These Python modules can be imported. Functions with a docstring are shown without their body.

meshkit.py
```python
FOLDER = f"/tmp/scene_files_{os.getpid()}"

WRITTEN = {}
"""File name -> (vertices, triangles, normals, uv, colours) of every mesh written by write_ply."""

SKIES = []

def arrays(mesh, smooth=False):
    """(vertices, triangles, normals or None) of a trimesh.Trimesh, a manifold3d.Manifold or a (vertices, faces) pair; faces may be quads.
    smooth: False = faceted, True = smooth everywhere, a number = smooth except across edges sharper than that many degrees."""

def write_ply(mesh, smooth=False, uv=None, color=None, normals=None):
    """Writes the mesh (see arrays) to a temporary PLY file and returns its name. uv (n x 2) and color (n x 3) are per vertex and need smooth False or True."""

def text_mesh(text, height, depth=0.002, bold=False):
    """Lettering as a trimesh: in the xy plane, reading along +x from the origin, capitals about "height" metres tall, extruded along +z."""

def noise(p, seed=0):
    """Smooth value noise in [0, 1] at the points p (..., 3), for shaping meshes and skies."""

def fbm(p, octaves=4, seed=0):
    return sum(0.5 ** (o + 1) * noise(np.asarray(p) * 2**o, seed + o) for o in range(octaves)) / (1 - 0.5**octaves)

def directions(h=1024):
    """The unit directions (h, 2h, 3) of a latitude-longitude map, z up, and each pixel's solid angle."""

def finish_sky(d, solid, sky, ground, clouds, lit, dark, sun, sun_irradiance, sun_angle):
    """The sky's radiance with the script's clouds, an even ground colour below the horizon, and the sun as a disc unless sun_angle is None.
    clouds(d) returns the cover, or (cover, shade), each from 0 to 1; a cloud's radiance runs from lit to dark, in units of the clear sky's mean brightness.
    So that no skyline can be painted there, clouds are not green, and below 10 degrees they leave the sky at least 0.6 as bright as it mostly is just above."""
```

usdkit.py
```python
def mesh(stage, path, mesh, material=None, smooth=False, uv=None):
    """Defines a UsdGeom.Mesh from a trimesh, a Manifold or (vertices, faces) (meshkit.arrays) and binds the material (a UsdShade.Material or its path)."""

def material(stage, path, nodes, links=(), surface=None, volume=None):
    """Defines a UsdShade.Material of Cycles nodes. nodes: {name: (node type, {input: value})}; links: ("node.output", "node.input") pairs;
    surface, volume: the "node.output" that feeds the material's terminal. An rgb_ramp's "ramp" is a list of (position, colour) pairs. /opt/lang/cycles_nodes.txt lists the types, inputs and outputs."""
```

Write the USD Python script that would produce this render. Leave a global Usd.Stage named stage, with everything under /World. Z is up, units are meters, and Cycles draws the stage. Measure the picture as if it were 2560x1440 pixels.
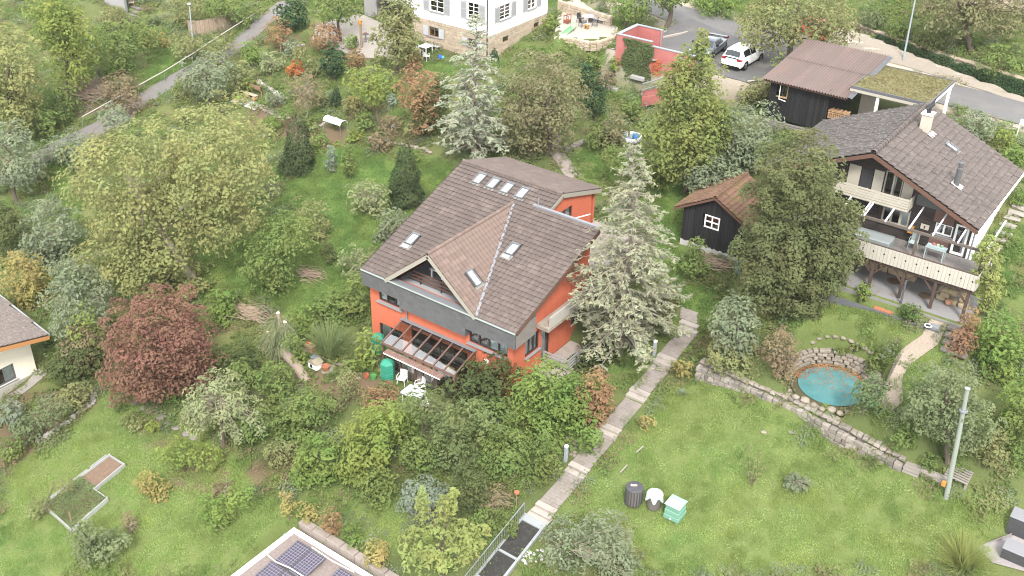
import math, random
import numpy as np
import trimesh, usdkit, meshkit
from shapely.geometry import Polygon, Point
from pxr import Usd, UsdGeom, UsdLux, UsdShade, Sdf, Gf, Vt
from scipy.interpolate import RBFInterpolator

stage = Usd.Stage.CreateInMemory()
UsdGeom.SetStageUpAxis(stage, 'Z')
UsdGeom.SetStageMetersPerUnit(stage, 1.0)
UsdGeom.Xform.Define(stage, '/World')
UsdGeom.Scope.Define(stage, '/World/Looks')

# ---------------------------------------------------------------- camera
# x runs along the house fronts, y runs uphill into the picture, z is up
FPX, CAM_H = 2650.0, 39.0
_th, _ro, _a = np.radians(31.26), np.radians(1.25), np.radians(-35.65)
_cr, _sr, _ca, _sa = np.cos(_ro), np.sin(_ro), np.cos(_a), np.sin(_a)
def _rot(p): return np.array([p[0]*_ca + p[1]*_sa, -p[0]*_sa + p[1]*_ca, p[2]])
RGT = _rot((1, 0, 0)); FWD = _rot((0, np.cos(_th), -np.sin(_th))); UPV = _rot((0, np.sin(_th), np.cos(_th)))
EYE = np.array([0, 0, CAM_H])
cam = UsdGeom.Camera.Define(stage, '/World/camera')
_r, _u = _cr*RGT + _sr*UPV, -_sr*RGT + _cr*UPV
cam.AddTransformOp().Set(Gf.Matrix4d(*_r, 0, *_u, 0, *(-FWD), 0, *EYE, 1))
cam.CreateHorizontalApertureAttr(36.0); cam.CreateVerticalApertureAttr(20.25)
cam.CreateFocalLengthAttr(36.0*FPX/2560); cam.CreateFStopAttr(0.0)
cam.CreateClippingRangeAttr(Gf.Vec2f(0.5, 2000))
EXPOSURE = 1.87
cam.CreateExposureAttr(EXPOSURE)

# ---------------------------------------------------------------- sky and sun (bright overcast)
sun_dir = np.array([0.42, -0.52, 0.74]); sun_dir /= np.linalg.norm(sun_dir)
SUN_I, SUN_A, SKY_S, CLOUD = 0.4, 14.0, 0.115, 7.5
usdkit.material(stage, '/World/Looks/sky_light', {
    'sky': ('sky_texture', {'sky_type': 'single_scattering', 'sun_disc': False, 'sun_elevation': float(np.arcsin(sun_dir[2])),
                            'sun_rotation': float(np.arctan2(sun_dir[0], sun_dir[1])), 'altitude': 600.0}),
    'tc': ('texture_coordinate', {}), 'n': ('noise_texture', {'scale': 2.2, 'detail': 5.0}),
    'r': ('rgb_ramp', {'ramp': [(0.3, (CLOUD*.9,)*3), (0.7, (CLOUD*1.05, CLOUD*1.05, CLOUD*1.06))]}),
    'm': ('mix', {'fac': 0.88}), 'b': ('background_shader', {'strength': SKY_S})},
    [('tc.generated', 'n.vector'), ('n.fac', 'r.fac'), ('sky.color', 'm.color1'), ('r.color', 'm.color2'), ('m.color', 'b.color')], surface='b.background')
dome = UsdLux.DomeLight.Define(stage, '/World/sky')
UsdShade.MaterialBindingAPI.Apply(dome.GetPrim()).Bind(UsdShade.Material.Get(stage, '/World/Looks/sky_light'))
sun = UsdLux.DistantLight.Define(stage, '/World/sun')
sun.CreateIntensityAttr(SUN_I); sun.CreateAngleAttr(SUN_A); sun.CreateColorAttr(Gf.Vec3f(1, .96, .90))
sun.CreateNormalizeAttr(True)
_z = sun_dir; _x = np.cross([0, 1, 0], _z); _x /= np.linalg.norm(_x); _y = np.cross(_z, _x)
sun.AddTransformOp().Set(Gf.Matrix4d(*_x, 0, *_y, 0, *_z, 0, 0, 0, 100, 1))

# ---------------------------------------------------------------- photograph measuring helpers (pixel of the 2560 x 1440 photograph -> point in the place)
def ray(px, py):
    X, Y = px - 1280, py - 720
    x, y = _cr*X + _sr*Y, -_sr*X + _cr*Y
    return x/FPX*RGT - y/FPX*UPV + FWD
def depth(p): return float((np.asarray(p) - EYE) @ FWD)
def atz(px, py, z): r = ray(px, py); return EYE + r*((z - CAM_H)/r[2])
def atv(px, py, v): r = ray(px, py); return EYE + r*(v/r[1])
def atu(px, py, u): r = ray(px, py); return EYE + r*(u/r[0])

# ---------------------------------------------------------------- terrain: a hillside through measured spots, with terraces
S0 = .233
_an = [(u, v, S0*(v - 34.6)) for u in (-42, -32, -22, -12, -2) for v in (14, 24, 33, 40, 45)]
_an += [(u, v, S0*(v - 34.6)) for u in (-62, -52) for v in (16, 26, 36, 46, 54)]
_an += [(-22.3, 50.1, 3.61), (-27, 50, 3.5), (-31, 56, 5.2), (-36, 56, 5.2), (-42, 56, 5.1), (-14, 46.4, 3.9), (-9, 46, 3.8), (-17, 52, 6.4), (-13, 52.7, 7.15), (-9.5, 53.0, 7.2),
        (-16, 56, 7.4), (-6, 50, 5.4), (-4, 46, 3.2), (4, 42, 2.2), (-26.3, 55.5, 5.75), (-22.2, 55.2, 5.7), (-24, 60, 7.6), (-25, 66, 9.9), (-21, 62, 9.2), (-20, 68, 11.2),
        (-37, 60, 6.6), (-45, 60, 6.3), (-32, 63, 7.8), (-38, 68, 8.2), (-34, 69.5, 8.9), (-44, 69, 8.0), (-52, 62, 6.8), (-52.8, 69.5, 8.4), (-60, 67.5, 8.2), (-54, 80, 10.4), (-47, 80, 10.6),
        (-43, 78, 10.9), (-78, 42, 2.6), (-79, 55, 4.9), (-78, 66, 7.4), (-70, 58, 5.6), (-66, 64, 7.4), (-72, 75, 9.4), (-92, 46, 4.5), (-95, 60, 7.5), (-92, 75, 10), (-110, 60, 9),
        (-82, 88, 12.6), (-60, 95, 13.6), (-46, 92, 12.8), (-42, 83, 11.9), (-30, 79, 11.75), (-16, 78, 11.7), (0, 75, 11.4), (12, 73, 11.2), (-8, 68, 11.0), (-7.5, 60, 8.9), (0, 62, 9),
        (-22, 90, 14.3), (-10, 86, 13.6), (4, 84, 13.2), (-30, 98, 15), (0, 98, 15), (-80, 110, 17), (-30, 115, 18), (20, 100, 15), (20, 60, 8), (20, 30, 0), (-110, 30, 1), (-110, 90, 14), (-85, 25, -1.5), (-130, 60, 11)]
_an = np.array(_an)
def wall_line(u): return np.interp(u, [-20, -14, -7.8], [47.05, 46.85, 45.95])
def step_at(u, v):
    w = np.clip((u + 20.6)/.8, 0, 1)*np.clip((-6.8 - u)/.6, 0, 1)
    d = v - wall_line(u)
    return 1.3*w*np.clip((d + .12)/.24, 0, 1)*np.clip(1 - (d - .3)/6.0, 0, 1)
_rbf = RBFInterpolator(_an[:, :2], _an[:, 2] - step_at(_an[:, 0], _an[:, 1]), kernel='thin_plate_spline', smoothing=.6)
ROAD_PX = [(1690, 60, 11.75), (1830, 118, 11.75), (1990, 188, 11.75), (2340, 258, 11.7), (2600, 330, 11.6), (2600, 270, 11.6), (2387, 213, 11.7), (2200, 162, 11.72), (1980, 95, 11.75), (1705, 13, 11.8), (1560, -50, 11.9), (1500, -20, 11.9)]
ROAD = Polygon([tuple(atz(*q)[:2]) for q in ROAD_PX])
PARK = Polygon([(-42.3, 71.25), (-30.2, 71.25), (-28.6, 73.5), (-28, 76.5), (-34, 79.3), (-40.5, 82)])
TERR = Polygon([tuple(atz(x, y, 10.6)[:2]) for x, y in [(1385, 92), (1400, 10), (1445, 0), (1545, 70), (1540, 90), (1470, 103)]])
PATIO = Polygon([(-16.5, 53.7), (-7.7, 53.7), (-7.7, 57.4), (-16.5, 57.4)])
SOLAR = Polygon([(-34.3, 15), (-26.0, 15), (-26.0, 27.3), (-34.3, 27.3)])
POND_C = atz(2080, 962, 4.3); POND_R = 1.84
PONDP = Point(POND_C[0], POND_C[1]).buffer(POND_R + .85)
GH = Polygon([(-41, 36.4), (-29.5, 36.4), (-29.5, 40.6), (-41, 40.6)])
VERGE = Polygon([tuple(atz(x, y, 11.6)[:2]) for x, y in [(1985, 92), (2120, 106), (2300, 168), (2600, 262), (2600, 250), (2300, 153), (2125, 90), (2000, 60)]])
UPPER = Polygon([tuple(atz(x, y, 12.9)[:2]) for x, y in [(2125, 52), (2300, 112), (2600, 203), (2600, 188), (2300, 97), (2125, 38)]])
pads = [(GH, .9, 1.2), (PARK, 11.5, .35), (TERR, 10.6, .35), (PATIO, 7.87, .35), (SOLAR, -2.75, .25), (PONDP, 4.12, .25), (ROAD, 11.72, 1.0), (VERGE, 11.55, .5), (UPPER, 12.95, .35),
        (Polygon([(-28.8, 40.6), (-26.2, 40.6), (-26.2, 46.5), (-28.8, 46.5)]), 2.0, .6),
        (Polygon([(-3.0, 40), (2, 40), (2, 45.0), (-3.0, 45.0)]), 2.2, .6), (Polygon([(-33.5, 54.6), (-31, 54.6), (-31, 48), (-28.8, 48), (-28.8, 54.6)]), 5.2, 1)]
GU, GV, GS = np.arange(-135, 30.01, .45), np.arange(6, 130.01, .45), .45
_uu, _vv = np.meshgrid(GU, GV)
_flat = np.stack([_uu.ravel(), _vv.ravel()], 1)
ZG = (_rbf(_flat)).reshape(_uu.shape) + step_at(_uu, _vv)
ZG += .10*(meshkit.fbm(np.stack([_uu*.35, _vv*.35, _uu*0], -1), 3, 3) - .5) + .025*(meshkit.noise(np.stack([_uu*1.3, _vv*1.3, _uu*0], -1), 5) - .5)
import shapely
_pts = shapely.points(_flat[:, 0], _flat[:, 1])
for poly, z, bl in pads:
    d = shapely.distance(poly, _pts).reshape(_uu.shape)
    w = np.clip(1 - d/bl, 0, 1); w = w*w*(3 - 2*w)
    ZG = ZG*(1 - w) + z*w
def ground(u, v):
    x = np.clip((np.asarray(u, float) - GU[0])/GS, 0, len(GU) - 1.001); y = np.clip((np.asarray(v, float) - GV[0])/GS, 0, len(GV) - 1.001)
    i, j = x.astype(int), y.astype(int); a, b = x - i, y - j
    return ZG[j, i]*(1-a)*(1-b) + ZG[j, i+1]*a*(1-b) + ZG[j+1, i]*(1-a)*b + ZG[j+1, i+1]*a*b
def gp(px, py):
    r = ray(px, py); lo, hi = 20.0, 200.0
    ts = np.linspace(25, 190, 900)
    P = EYE + r*ts[:, None]; dz = P[:, 2] - ground(P[:, 0], P[:, 1])
    k = int(np.argmax(dz < 0)); lo, hi = ts[max(k-1, 0)], ts[k]
    for _ in range(25):
        m = (lo + hi)/2; p = EYE + r*m
        if p[2] > ground(p[0], p[1]): lo = m
        else: hi = m
    return EYE + r*lo
def poly_px(pts): return Polygon([tuple(gp(*q)[:2]) for q in pts]).buffer(0)

# ---------------------------------------------------------------- materials
_mats = {}
def M(name, color, rough=.6, var=.10, nscale=2.5, bump=0.0, bscale=30.0, spec=.3, rnd=0.0, dirt=None, dscale=1.2, dfac=.5, metal=0.0, stretch=None):
    if name in _mats: return _mats[name]
    if max(color) < .7: color = tuple(c*.66 for c in color); dirt = dirt and tuple(c*.66 for c in dirt)
    n = {'g': ('geometry', {}), 'oi': ('object_info', {}), 'mp': ('mapping', {'scale': stretch or (1, 1, 1)}), 'n': ('noise_texture', {'scale': nscale, 'detail': 6.0, 'roughness': .62}),
         'a1': ('math', {'math_type': 'multiply_add', 'value2': 2*var, 'value3': 1 - var}), 'ad': ('math', {'math_type': 'add'}), 'fr': ('math', {'math_type': 'fraction'}),
         'a2': ('math', {'math_type': 'multiply_add', 'value2': 2*rnd, 'value3': -rnd}), 'a3': ('math', {'math_type': 'add'}),
         'h': ('hsv', {'color': color}), 'p': ('principled_bsdf', {'roughness': rough, 'specular_ior_level': spec, 'metallic': metal})}
    l = [('g.position', 'mp.vector'), ('mp.vector', 'n.vector'), ('n.fac', 'a1.value1'), ('g.random_per_island', 'ad.value1'), ('oi.random', 'ad.value2'), ('ad.value', 'fr.value1'), ('fr.value', 'a2.value1'),
         ('a1.value', 'a3.value1'), ('a2.value', 'a3.value2'), ('a3.value', 'h.value')]
    src = 'h.color'
    if dirt is not None:
        n['dn'] = ('noise_texture', {'scale': dscale, 'detail': 7.0, 'roughness': .7}); n['dr'] = ('map_range', {'from_min': .50, 'from_max': .68, 'to_min': 0.0, 'to_max': dfac, 'clamp': True}); n['dm'] = ('mix', {'color2': dirt})
        l += [('mp.vector', 'dn.vector'), ('dn.fac', 'dr.value'), ('dr.result', 'dm.fac'), (src, 'dm.color1')]; src = 'dm.color'
    l.append((src, 'p.base_color'))
    if bump:
        n['bn'] = ('noise_texture', {'scale': bscale, 'detail': 4.0}); n['b'] = ('bump', {'strength': bump, 'distance': .02})
        l += [('mp.vector', 'bn.vector'), ('bn.fac', 'b.height'), ('b.normal', 'p.normal')]
    _mats[name] = usdkit.material(stage, '/World/Looks/' + name, n, l, surface='p.BSDF')
    return _mats[name]
LEAF_GAIN = 1.45
def LEAF(name, cols, accent=None, tr=.42, nscale=.9, nv=1.2):
    """cols: dark, mid, light leaf colours; accent: (share, colour)."""
    if name in _mats: return _mats[name]
    cols = [tuple(min(.70, LEAF_GAIN*(.88*c + .12*(.3*q[0] + .6*q[1] + .1*q[2]))) for c in q) for q in cols]; share = accent[0] if accent else 0
    ramp = [(0, cols[0]), (.45*(1-share), cols[1]), (.97 - share, cols[2])] + ([(.985 - share, accent[1]), (1, accent[1])] if accent else [(1, cols[2])])
    n = {'g': ('geometry', {}), 'oi': ('object_info', {}), 'n': ('noise_texture', {'scale': nscale, 'detail': 3.0}), 'a': ('math', {'math_type': 'multiply_add', 'value2': nv, 'value3': 1 - nv/2}),
         'r': ('rgb_ramp', {'ramp': ramp}), 'h': ('hsv', {}), 'd': ('diffuse_bsdf', {}), 't': ('translucent_bsdf', {}), 'm': ('mix_closure', {'fac': tr}),
         'hue': ('math', {'math_type': 'multiply_add', 'value2': -.10, 'value3': .55}), 'n2': ('noise_texture', {'scale': nscale*.6, 'detail': 2.0, 'w': 3.0})}
    l = [('g.position', 'n.vector'), ('g.random_per_island', 'r.fac'), ('n.fac', 'a.value1'), ('r.color', 'h.color'), ('a.value', 'h.value'), ('g.position', 'n2.vector'), ('n2.fac', 'hue.value1'), ('hue.value', 'h.hue'),
         ('h.color', 'd.color'), ('h.color', 't.color'), ('d.BSDF', 'm.closure1'), ('t.BSDF', 'm.closure2')]
    _mats[name] = usdkit.material(stage, '/World/Looks/' + name, n, l, surface='m.closure')
    return _mats[name]
def GLASS(name, tint=(.9, .93, .93), mixg=.12):
    if name in _mats: return _mats[name]
    _mats[name] = usdkit.material(stage, '/World/Looks/' + name, {'t': ('transparent_bsdf', {'color': tint}), 'g': ('glossy_bsdf', {'roughness': .02, 'color': (1, 1, 1)}), 'f': ('fresnel', {'IOR': 1.6}),
        'a': ('math', {'math_type': 'add', 'value2': mixg}), 'm': ('mix_closure', {})}, [('f.fac', 'a.value1'), ('a.value', 'm.fac'), ('t.BSDF', 'm.closure1'), ('g.BSDF', 'm.closure2')], surface='m.closure')
    return _mats[name]

# ---------------------------------------------------------------- mesh building
class G:
    def __init__(s): s.v, s.f, s.n = [], [], 0
    def add(s, v, f):
        v = np.asarray(v, float).reshape(-1, 3); f = np.asarray(f, int)
        if f.ndim == 2 and f.shape[1] == 4: f = np.vstack([f[:, [0, 1, 2]], f[:, [0, 2, 3]]])
        s.v.append(v); s.f.append(f + s.n); s.n += len(v); return s
    def get(s): return np.vstack(s.v), np.vstack(s.f)
    def box(s, u0, u1, v0, v1, z0, z1):
        u0, u1 = min(u0, u1), max(u0, u1); v0, v1 = min(v0, v1), max(v0, v1); z0, z1 = min(z0, z1), max(z0, z1)
        return s.add([(u0, v0, z0), (u1, v0, z0), (u1, v1, z0), (u0, v1, z0), (u0, v0, z1), (u1, v0, z1), (u1, v1, z1), (u0, v1, z1)], BOXF)
    def beam(s, p, q, w, h, up=(0, 0, 1)):
        p, q = np.asarray(p, float), np.asarray(q, float); d = q - p; d /= np.linalg.norm(d)
        up = np.asarray(up, float)
        if abs(d @ up) > .98: up = np.array([0, 1., 0])
        a = np.cross(d, up); a /= np.linalg.norm(a); b = np.cross(a, d)
        c = [-a*w/2 - b*h/2, a*w/2 - b*h/2, a*w/2 + b*h/2, -a*w/2 + b*h/2]
        return s.add([p + x for x in c] + [q + x for x in c], BEAMF)
    def tube(s, pts, r, n=6, cap=True):
        p = np.asarray(pts, float); r = np.broadcast_to(np.asarray(r, float), (len(p),))
        t = np.gradient(p, axis=0); t /= np.linalg.norm(t, axis=1, keepdims=True) + 1e-12
        a = np.cross(t, np.where(np.abs(t[:, 2:]) < .9, [0, 0, 1.], [1., 0, 0])); a /= np.linalg.norm(a, axis=1, keepdims=True) + 1e-12
        b = np.cross(t, a); ang = np.arange(n)*2*np.pi/n
        v = p[:, None] + r[:, None, None]*(np.cos(ang)[None, :, None]*a[:, None] + np.sin(ang)[None, :, None]*b[:, None])
        i, j = np.meshgrid(np.arange(len(p)-1), np.arange(n), indexing='ij')
        q = np.stack([i*n + j, i*n + (j+1) % n, (i+1)*n + (j+1) % n, (i+1)*n + j], -1).reshape(-1, 4)
        f = np.vstack([q[:, [0, 1, 2]], q[:, [0, 2, 3]]])
        if cap:
            k = np.arange(1, n-1); f = np.vstack([f, np.stack([0*k, k+1, k], 1), (len(p)-1)*n + np.stack([0*k, k, k+1], 1)])
        return s.add(v.reshape(-1, 3), f)
    def lathe(s, c, prof, n=20):
        prof = np.asarray(prof, float); ang = np.arange(n)*2*np.pi/n
        v = np.stack([c[0] + prof[:, :1]*np.cos(ang), c[1] + prof[:, :1]*np.sin(ang), c[2] + prof[:, 1:] + 0*ang], -1)
        i, j = np.meshgrid(np.arange(len(prof)-1), np.arange(n), indexing='ij')
        q = np.stack([i*n + j, i*n + (j+1) % n, (i+1)*n + (j+1) % n, (i+1)*n + j], -1).reshape(-1, 4)
        return s.add(v.reshape(-1, 3), q)
    def prism(s, poly, axis, a0, a1):
        """poly: 2-D outline in the plane normal to axis ('u': (v,z), 'v': (u,z), 'z': (u,v))."""
        pg = Polygon(poly); v2, f = trimesh.creation.triangulate_polygon(pg, engine='earcut')
        v2 = np.asarray(v2); ring = np.asarray(pg.exterior.coords)[:-1]
        def lift(p, a):
            c = np.full(len(p), a)
            return {'u': np.stack([c, p[:, 0], p[:, 1]], 1), 'v': np.stack([p[:, 0], c, p[:, 1]], 1), 'z': np.stack([p[:, 0], p[:, 1], c], 1)}[axis]
        s.add(lift(v2, a0), f); s.add(lift(v2, a1), f[:, ::-1])
        m = len(ring); k = np.arange(m); s.add(np.vstack([lift(ring, a0), lift(ring, a1)]), np.stack([k, (k+1) % m, m + (k+1) % m, m + k], 1)); return s
    def slab(s, poly, zf, th):
        """horizontal outline lifted to zf(u, v), th thick downwards."""
        pg = Polygon(poly); v2, f = trimesh.creation.triangulate_polygon(pg, engine='earcut'); v2 = np.asarray(v2)
        ring = np.asarray(pg.exterior.coords)[:-1]
        L = lambda p, d: np.stack([p[:, 0], p[:, 1], zf(p[:, 0], p[:, 1]) - d], 1)
        s.add(L(v2, 0), f); s.add(L(v2, th), f[:, ::-1]); m = len(ring); k = np.arange(m)
        s.add(np.vstack([L(ring, 0), L(ring, th)]), np.stack([k, (k+1) % m, m + (k+1) % m, m + k], 1)); return s
    def quad(s, a, b, c, d): return s.add([a, b, c, d], [(0, 1, 2, 3)])
    def chamf(s, u0, u1, v0, v1, z0, z1, c=.02, rng=None, jit=0.0):
        """box with chamfered edges, corners jittered."""
        lo, hi = np.array([min(u0, u1), min(v0, v1), min(z0, z1)]), np.array([max(u0, u1), max(v0, v1), max(z0, z1)])
        v = CH_V*((hi - lo)/2 - c) + CH_O*c + (lo + hi)/2
        if jit and rng is not None:
            v = v + (rng.uniform(-jit, jit, (8, 3)))[CH_C]
        return s.add(v, CH_F)
BOXF = [(0, 3, 2, 1), (4, 5, 6, 7), (0, 1, 5, 4), (1, 2, 6, 5), (2, 3, 7, 6), (3, 0, 4, 7)]
BEAMF = [(0, 1, 2, 3), (4, 7, 6, 5), (0, 4, 5, 1), (1, 5, 6, 2), (2, 6, 7, 3), (3, 7, 4, 0)]
def _mk():
    v, o, c = [], [], []
    for ci, (x, y, z) in enumerate([(a, b, d) for a in (-1, 1) for b in (-1, 1) for d in (-1, 1)]):
        for k in range(3):
            off = [0, 0, 0]; off[k] = (x, y, z)[k]; v.append((x, y, z)); o.append(off); c.append(ci)
    m = trimesh.convex.convex_hull(np.array(v)*1.0 + np.array(o)*.3)
    # map the hull back onto our vertex order
    src = np.array(v)*1.0 + np.array(o)*.3
    idx = [int(np.argmin(np.linalg.norm(src - p, axis=1))) for p in m.vertices]
    return np.array(v, float), np.array(o, float), np.array(c), np.array(idx)[m.faces]
CH_V, CH_O, CH_C, CH_F = _mk()

_used = {}
def uniq(parent, name):
    k = f'{parent}/{name}'; n = _used.get(k, -1) + 1; _used[k] = n
    return k if n == 0 else f'{k}_{n:03d}'
_loc = {}
def thing(name, label, cat, loc=(0, 0, 0), group=None, kind=None):
    p = uniq('/World', name); x = UsdGeom.Xform.Define(stage, p); loc = tuple(float(c) for c in loc); x.AddTranslateOp().Set(Gf.Vec3d(*loc)); _loc[p] = np.array(loc)
    tag(x.GetPrim(), label, cat, group, kind); return p
def tag(pr, label=None, cat=None, group=None, kind=None):
    for k, v in (('label', label), ('category', cat), ('group', group), ('kind', kind)):
        if v: pr.SetCustomDataByKey(k, v)
def part(parent, name, g, mat, smooth=False, label=None, kind=None):
    """g: a G, or (vertices, faces), in world coordinates; becomes ONE mesh under parent."""
    v, f = g.get() if isinstance(g, G) else g
    p = uniq(parent, name); off = _loc.get(parent, np.zeros(3)); _loc[p] = off
    if smooth: m = usdkit.mesh(stage, p, trimesh.Trimesh(v - off, f, process=False), mat, smooth=smooth)
    else:
        m = UsdGeom.Mesh.Define(stage, p)
        m.CreatePointsAttr(Vt.Vec3fArray.FromNumpy((v - off).astype(np.float32))); m.CreateFaceVertexCountsAttr(Vt.IntArray.FromNumpy(np.full(len(f), 3, np.int32)))
        m.CreateFaceVertexIndicesAttr(Vt.IntArray.FromNumpy(np.ascontiguousarray(f, dtype=np.int32).ravel())); m.CreateSubdivisionSchemeAttr('none')
        UsdShade.MaterialBindingAPI.Apply(m.GetPrim()).Bind(mat)
    if label or kind: tag(m.GetPrim(), label, None, None, kind)
    return p
def solo(name, g, mat, label=None, cat=None, group=None, kind=None, smooth=False):
    p = part('/World', name, g, mat, smooth); tag(stage.GetPrimAtPath(p), label, cat, group, kind); return p
def rng(s): return np.random.default_rng(s)
# ---------------------------------------------------------------- garden path: flights of pavers between pairs of concrete steps
_st = [(1350, 1292), (1433, 1192), (1513, 1092), (1586, 1002), (1655, 917), (1717, 834)]
_sp = [gp(*q) for q in _st] + [gp(1722, 778)]
PATH_V = [p[1] for p in _sp]; PATH_U = [p[0] for p in _sp]
def path_u(v): return np.interp(v, PATH_V, PATH_U)
PATH_Z = [S0*(v - 34.6) for v in PATH_V]
def path_z(v):
    v = np.asarray(v, float); z = np.zeros_like(v)
    for i in range(6):
        a, b = PATH_V[i], PATH_V[i+1]; top = PATH_Z[i] + .34; end = PATH_Z[i+1] if i < 5 else PATH_Z[i] + .6
        t = np.clip((v - a - .72)/(b - a - .72), 0, 1)
        zz = np.where(v < a + .36, PATH_Z[i] + .17, np.where(v < a + .72, PATH_Z[i] + .34, top + (end - top)*t))
        z = np.where((v >= a) & (v <= b + (i == 5)), zz, z)
    return np.where(v < PATH_V[0], S0*(v - 34.6), z)
PW = .56
_w = np.clip(1 - (np.abs(_uu - path_u(_vv)) - PW)/.5, 0, 1)*((_vv > PATH_V[0] - 4.6) & (_vv < PATH_V[-1] + .1))
_w = np.where(np.abs(_uu - path_u(_vv)) < PW + .1, 1, _w)*((_vv > PATH_V[0] - 4.6) & (_vv < PATH_V[-1] + .1))
ZG[:] = ZG*(1 - _w) + (path_z(_vv) - .10)*_w

# ---------------------------------------------------------------- ground sheet with its own colours (lawn, wild meadow, soil, gravel)
LAWNS = {
 'right': [(1700, 965), (1760, 955), (2000, 1072), (2130, 1130), (2262, 1196), (2350, 1240), (2425, 1228), (2420, 1300), (2390, 1440), (1600, 1440), (1560, 1330), (1480, 1300), (1400, 1285), (1490, 1180), (1610, 1035)],
 'right_low': [(2390, 1290), (2520, 1250), (2560, 1330), (2450, 1440), (2380, 1440)],
 'left': [(250, 985), (320, 1010), (420, 1060), (560, 1100), (640, 1230), (735, 1300), (560, 1440), (0, 1440), (0, 1180), (130, 1110), (215, 1030)],
 'middle': [(720, 450), (800, 375), (900, 370), (1110, 415), (1130, 440), (1060, 510), (960, 600), (930, 680), (860, 790), (700, 770), (640, 700), (700, 560)],
 'walnut': [(400, 600), (700, 560), (720, 700), (690, 780), (520, 720), (300, 740), (280, 650)],
 'centre_low': [(800, 1215), (900, 1250), (1000, 1270), (1040, 1330), (960, 1370), (840, 1280), (770, 1230)],
 'chalet': [(2010, 740), (2110, 722), (2310, 838), (2230, 880), (2180, 890), (2080, 850), (1990, 850), (1940, 800)],
 'chalet_path': [(2290, 890), (2380, 840), (2420, 870), (2330, 920), (2270, 980), (2250, 960)],
 'cedar': [(1610, 500), (1700, 440), (1720, 520), (1690, 610), (1720, 720), (1790, 740), (1760, 830), (1740, 770), (1690, 760), (1640, 680)],
 'cedar_low': [(1540, 880), (1600, 830), (1690, 800), (1690, 840), (1640, 900), (1560, 960), (1500, 950)],
 'house_back': [(1420, 400), (1500, 360), (1560, 420), (1480, 460)],
 'chalet_right': [(2500, 600), (2560, 560), (2560, 760), (2500, 740), (2480, 680)],
 'lane': [(340, 190), (420, 110), (470, 130), (490, 175), (400, 235)],
 'far_left': [(110, 400), (200, 380), (210, 470), (170, 560), (110, 470)],
 'road_verge': [(2120, 118), (2270, 162), (2560, 252), (2560, 240), (2280, 150), (2130, 108)],
 'car_bank': [(1300, 110), (1400, 110), (1540, 140), (1560, 230), (1420, 190)],
 'north': [(1700, 0), (1850, 60), (1980, 95), (2110, 110), (2060, 60), (1800, -20)],
 'white': [(1040, 150), (1110, 155), (1160, 165), (1130, 185), (1040, 175)],
 'shed': [(1690, 690), (1830, 720), (1850, 760), (1800, 740), (1720, 725)]}
LAWN_P = {k: poly_px(v) for k, v in LAWNS.items()}
SOILS = {
 'bed_mid': [(470, 1150), (520, 1130), (570, 1180), (500, 1225), (420, 1200)], 'bed_up': [(350, 1075), (390, 1055), (445, 1090), (400, 1120)],
 'bed_right': [(620, 1180), (690, 1140), (740, 1120), (740, 1160), (650, 1200)], 'bank': [(1820, 190), (1900, 190), (1880, 230), (1820, 250)],
 'terrace': [(690, 950), (780, 935), (900, 940), (950, 958), (890, 985), (760, 985)], 'veg': [(640, 270), (780, 300), (860, 330), (840, 370), (700, 350), (620, 310)],
 'brush': [(580, 760), (640, 740), (690, 780), (620, 810)], 'flower': [(0, 990), (230, 985), (225, 1010), (100, 1110), (0, 1170)], 'dead': [(170, 180), (270, 180), (270, 280), (170, 280)],
 'white_up': [(740, 90), (870, 80), (960, 140), (900, 150), (780, 120)]}
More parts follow.
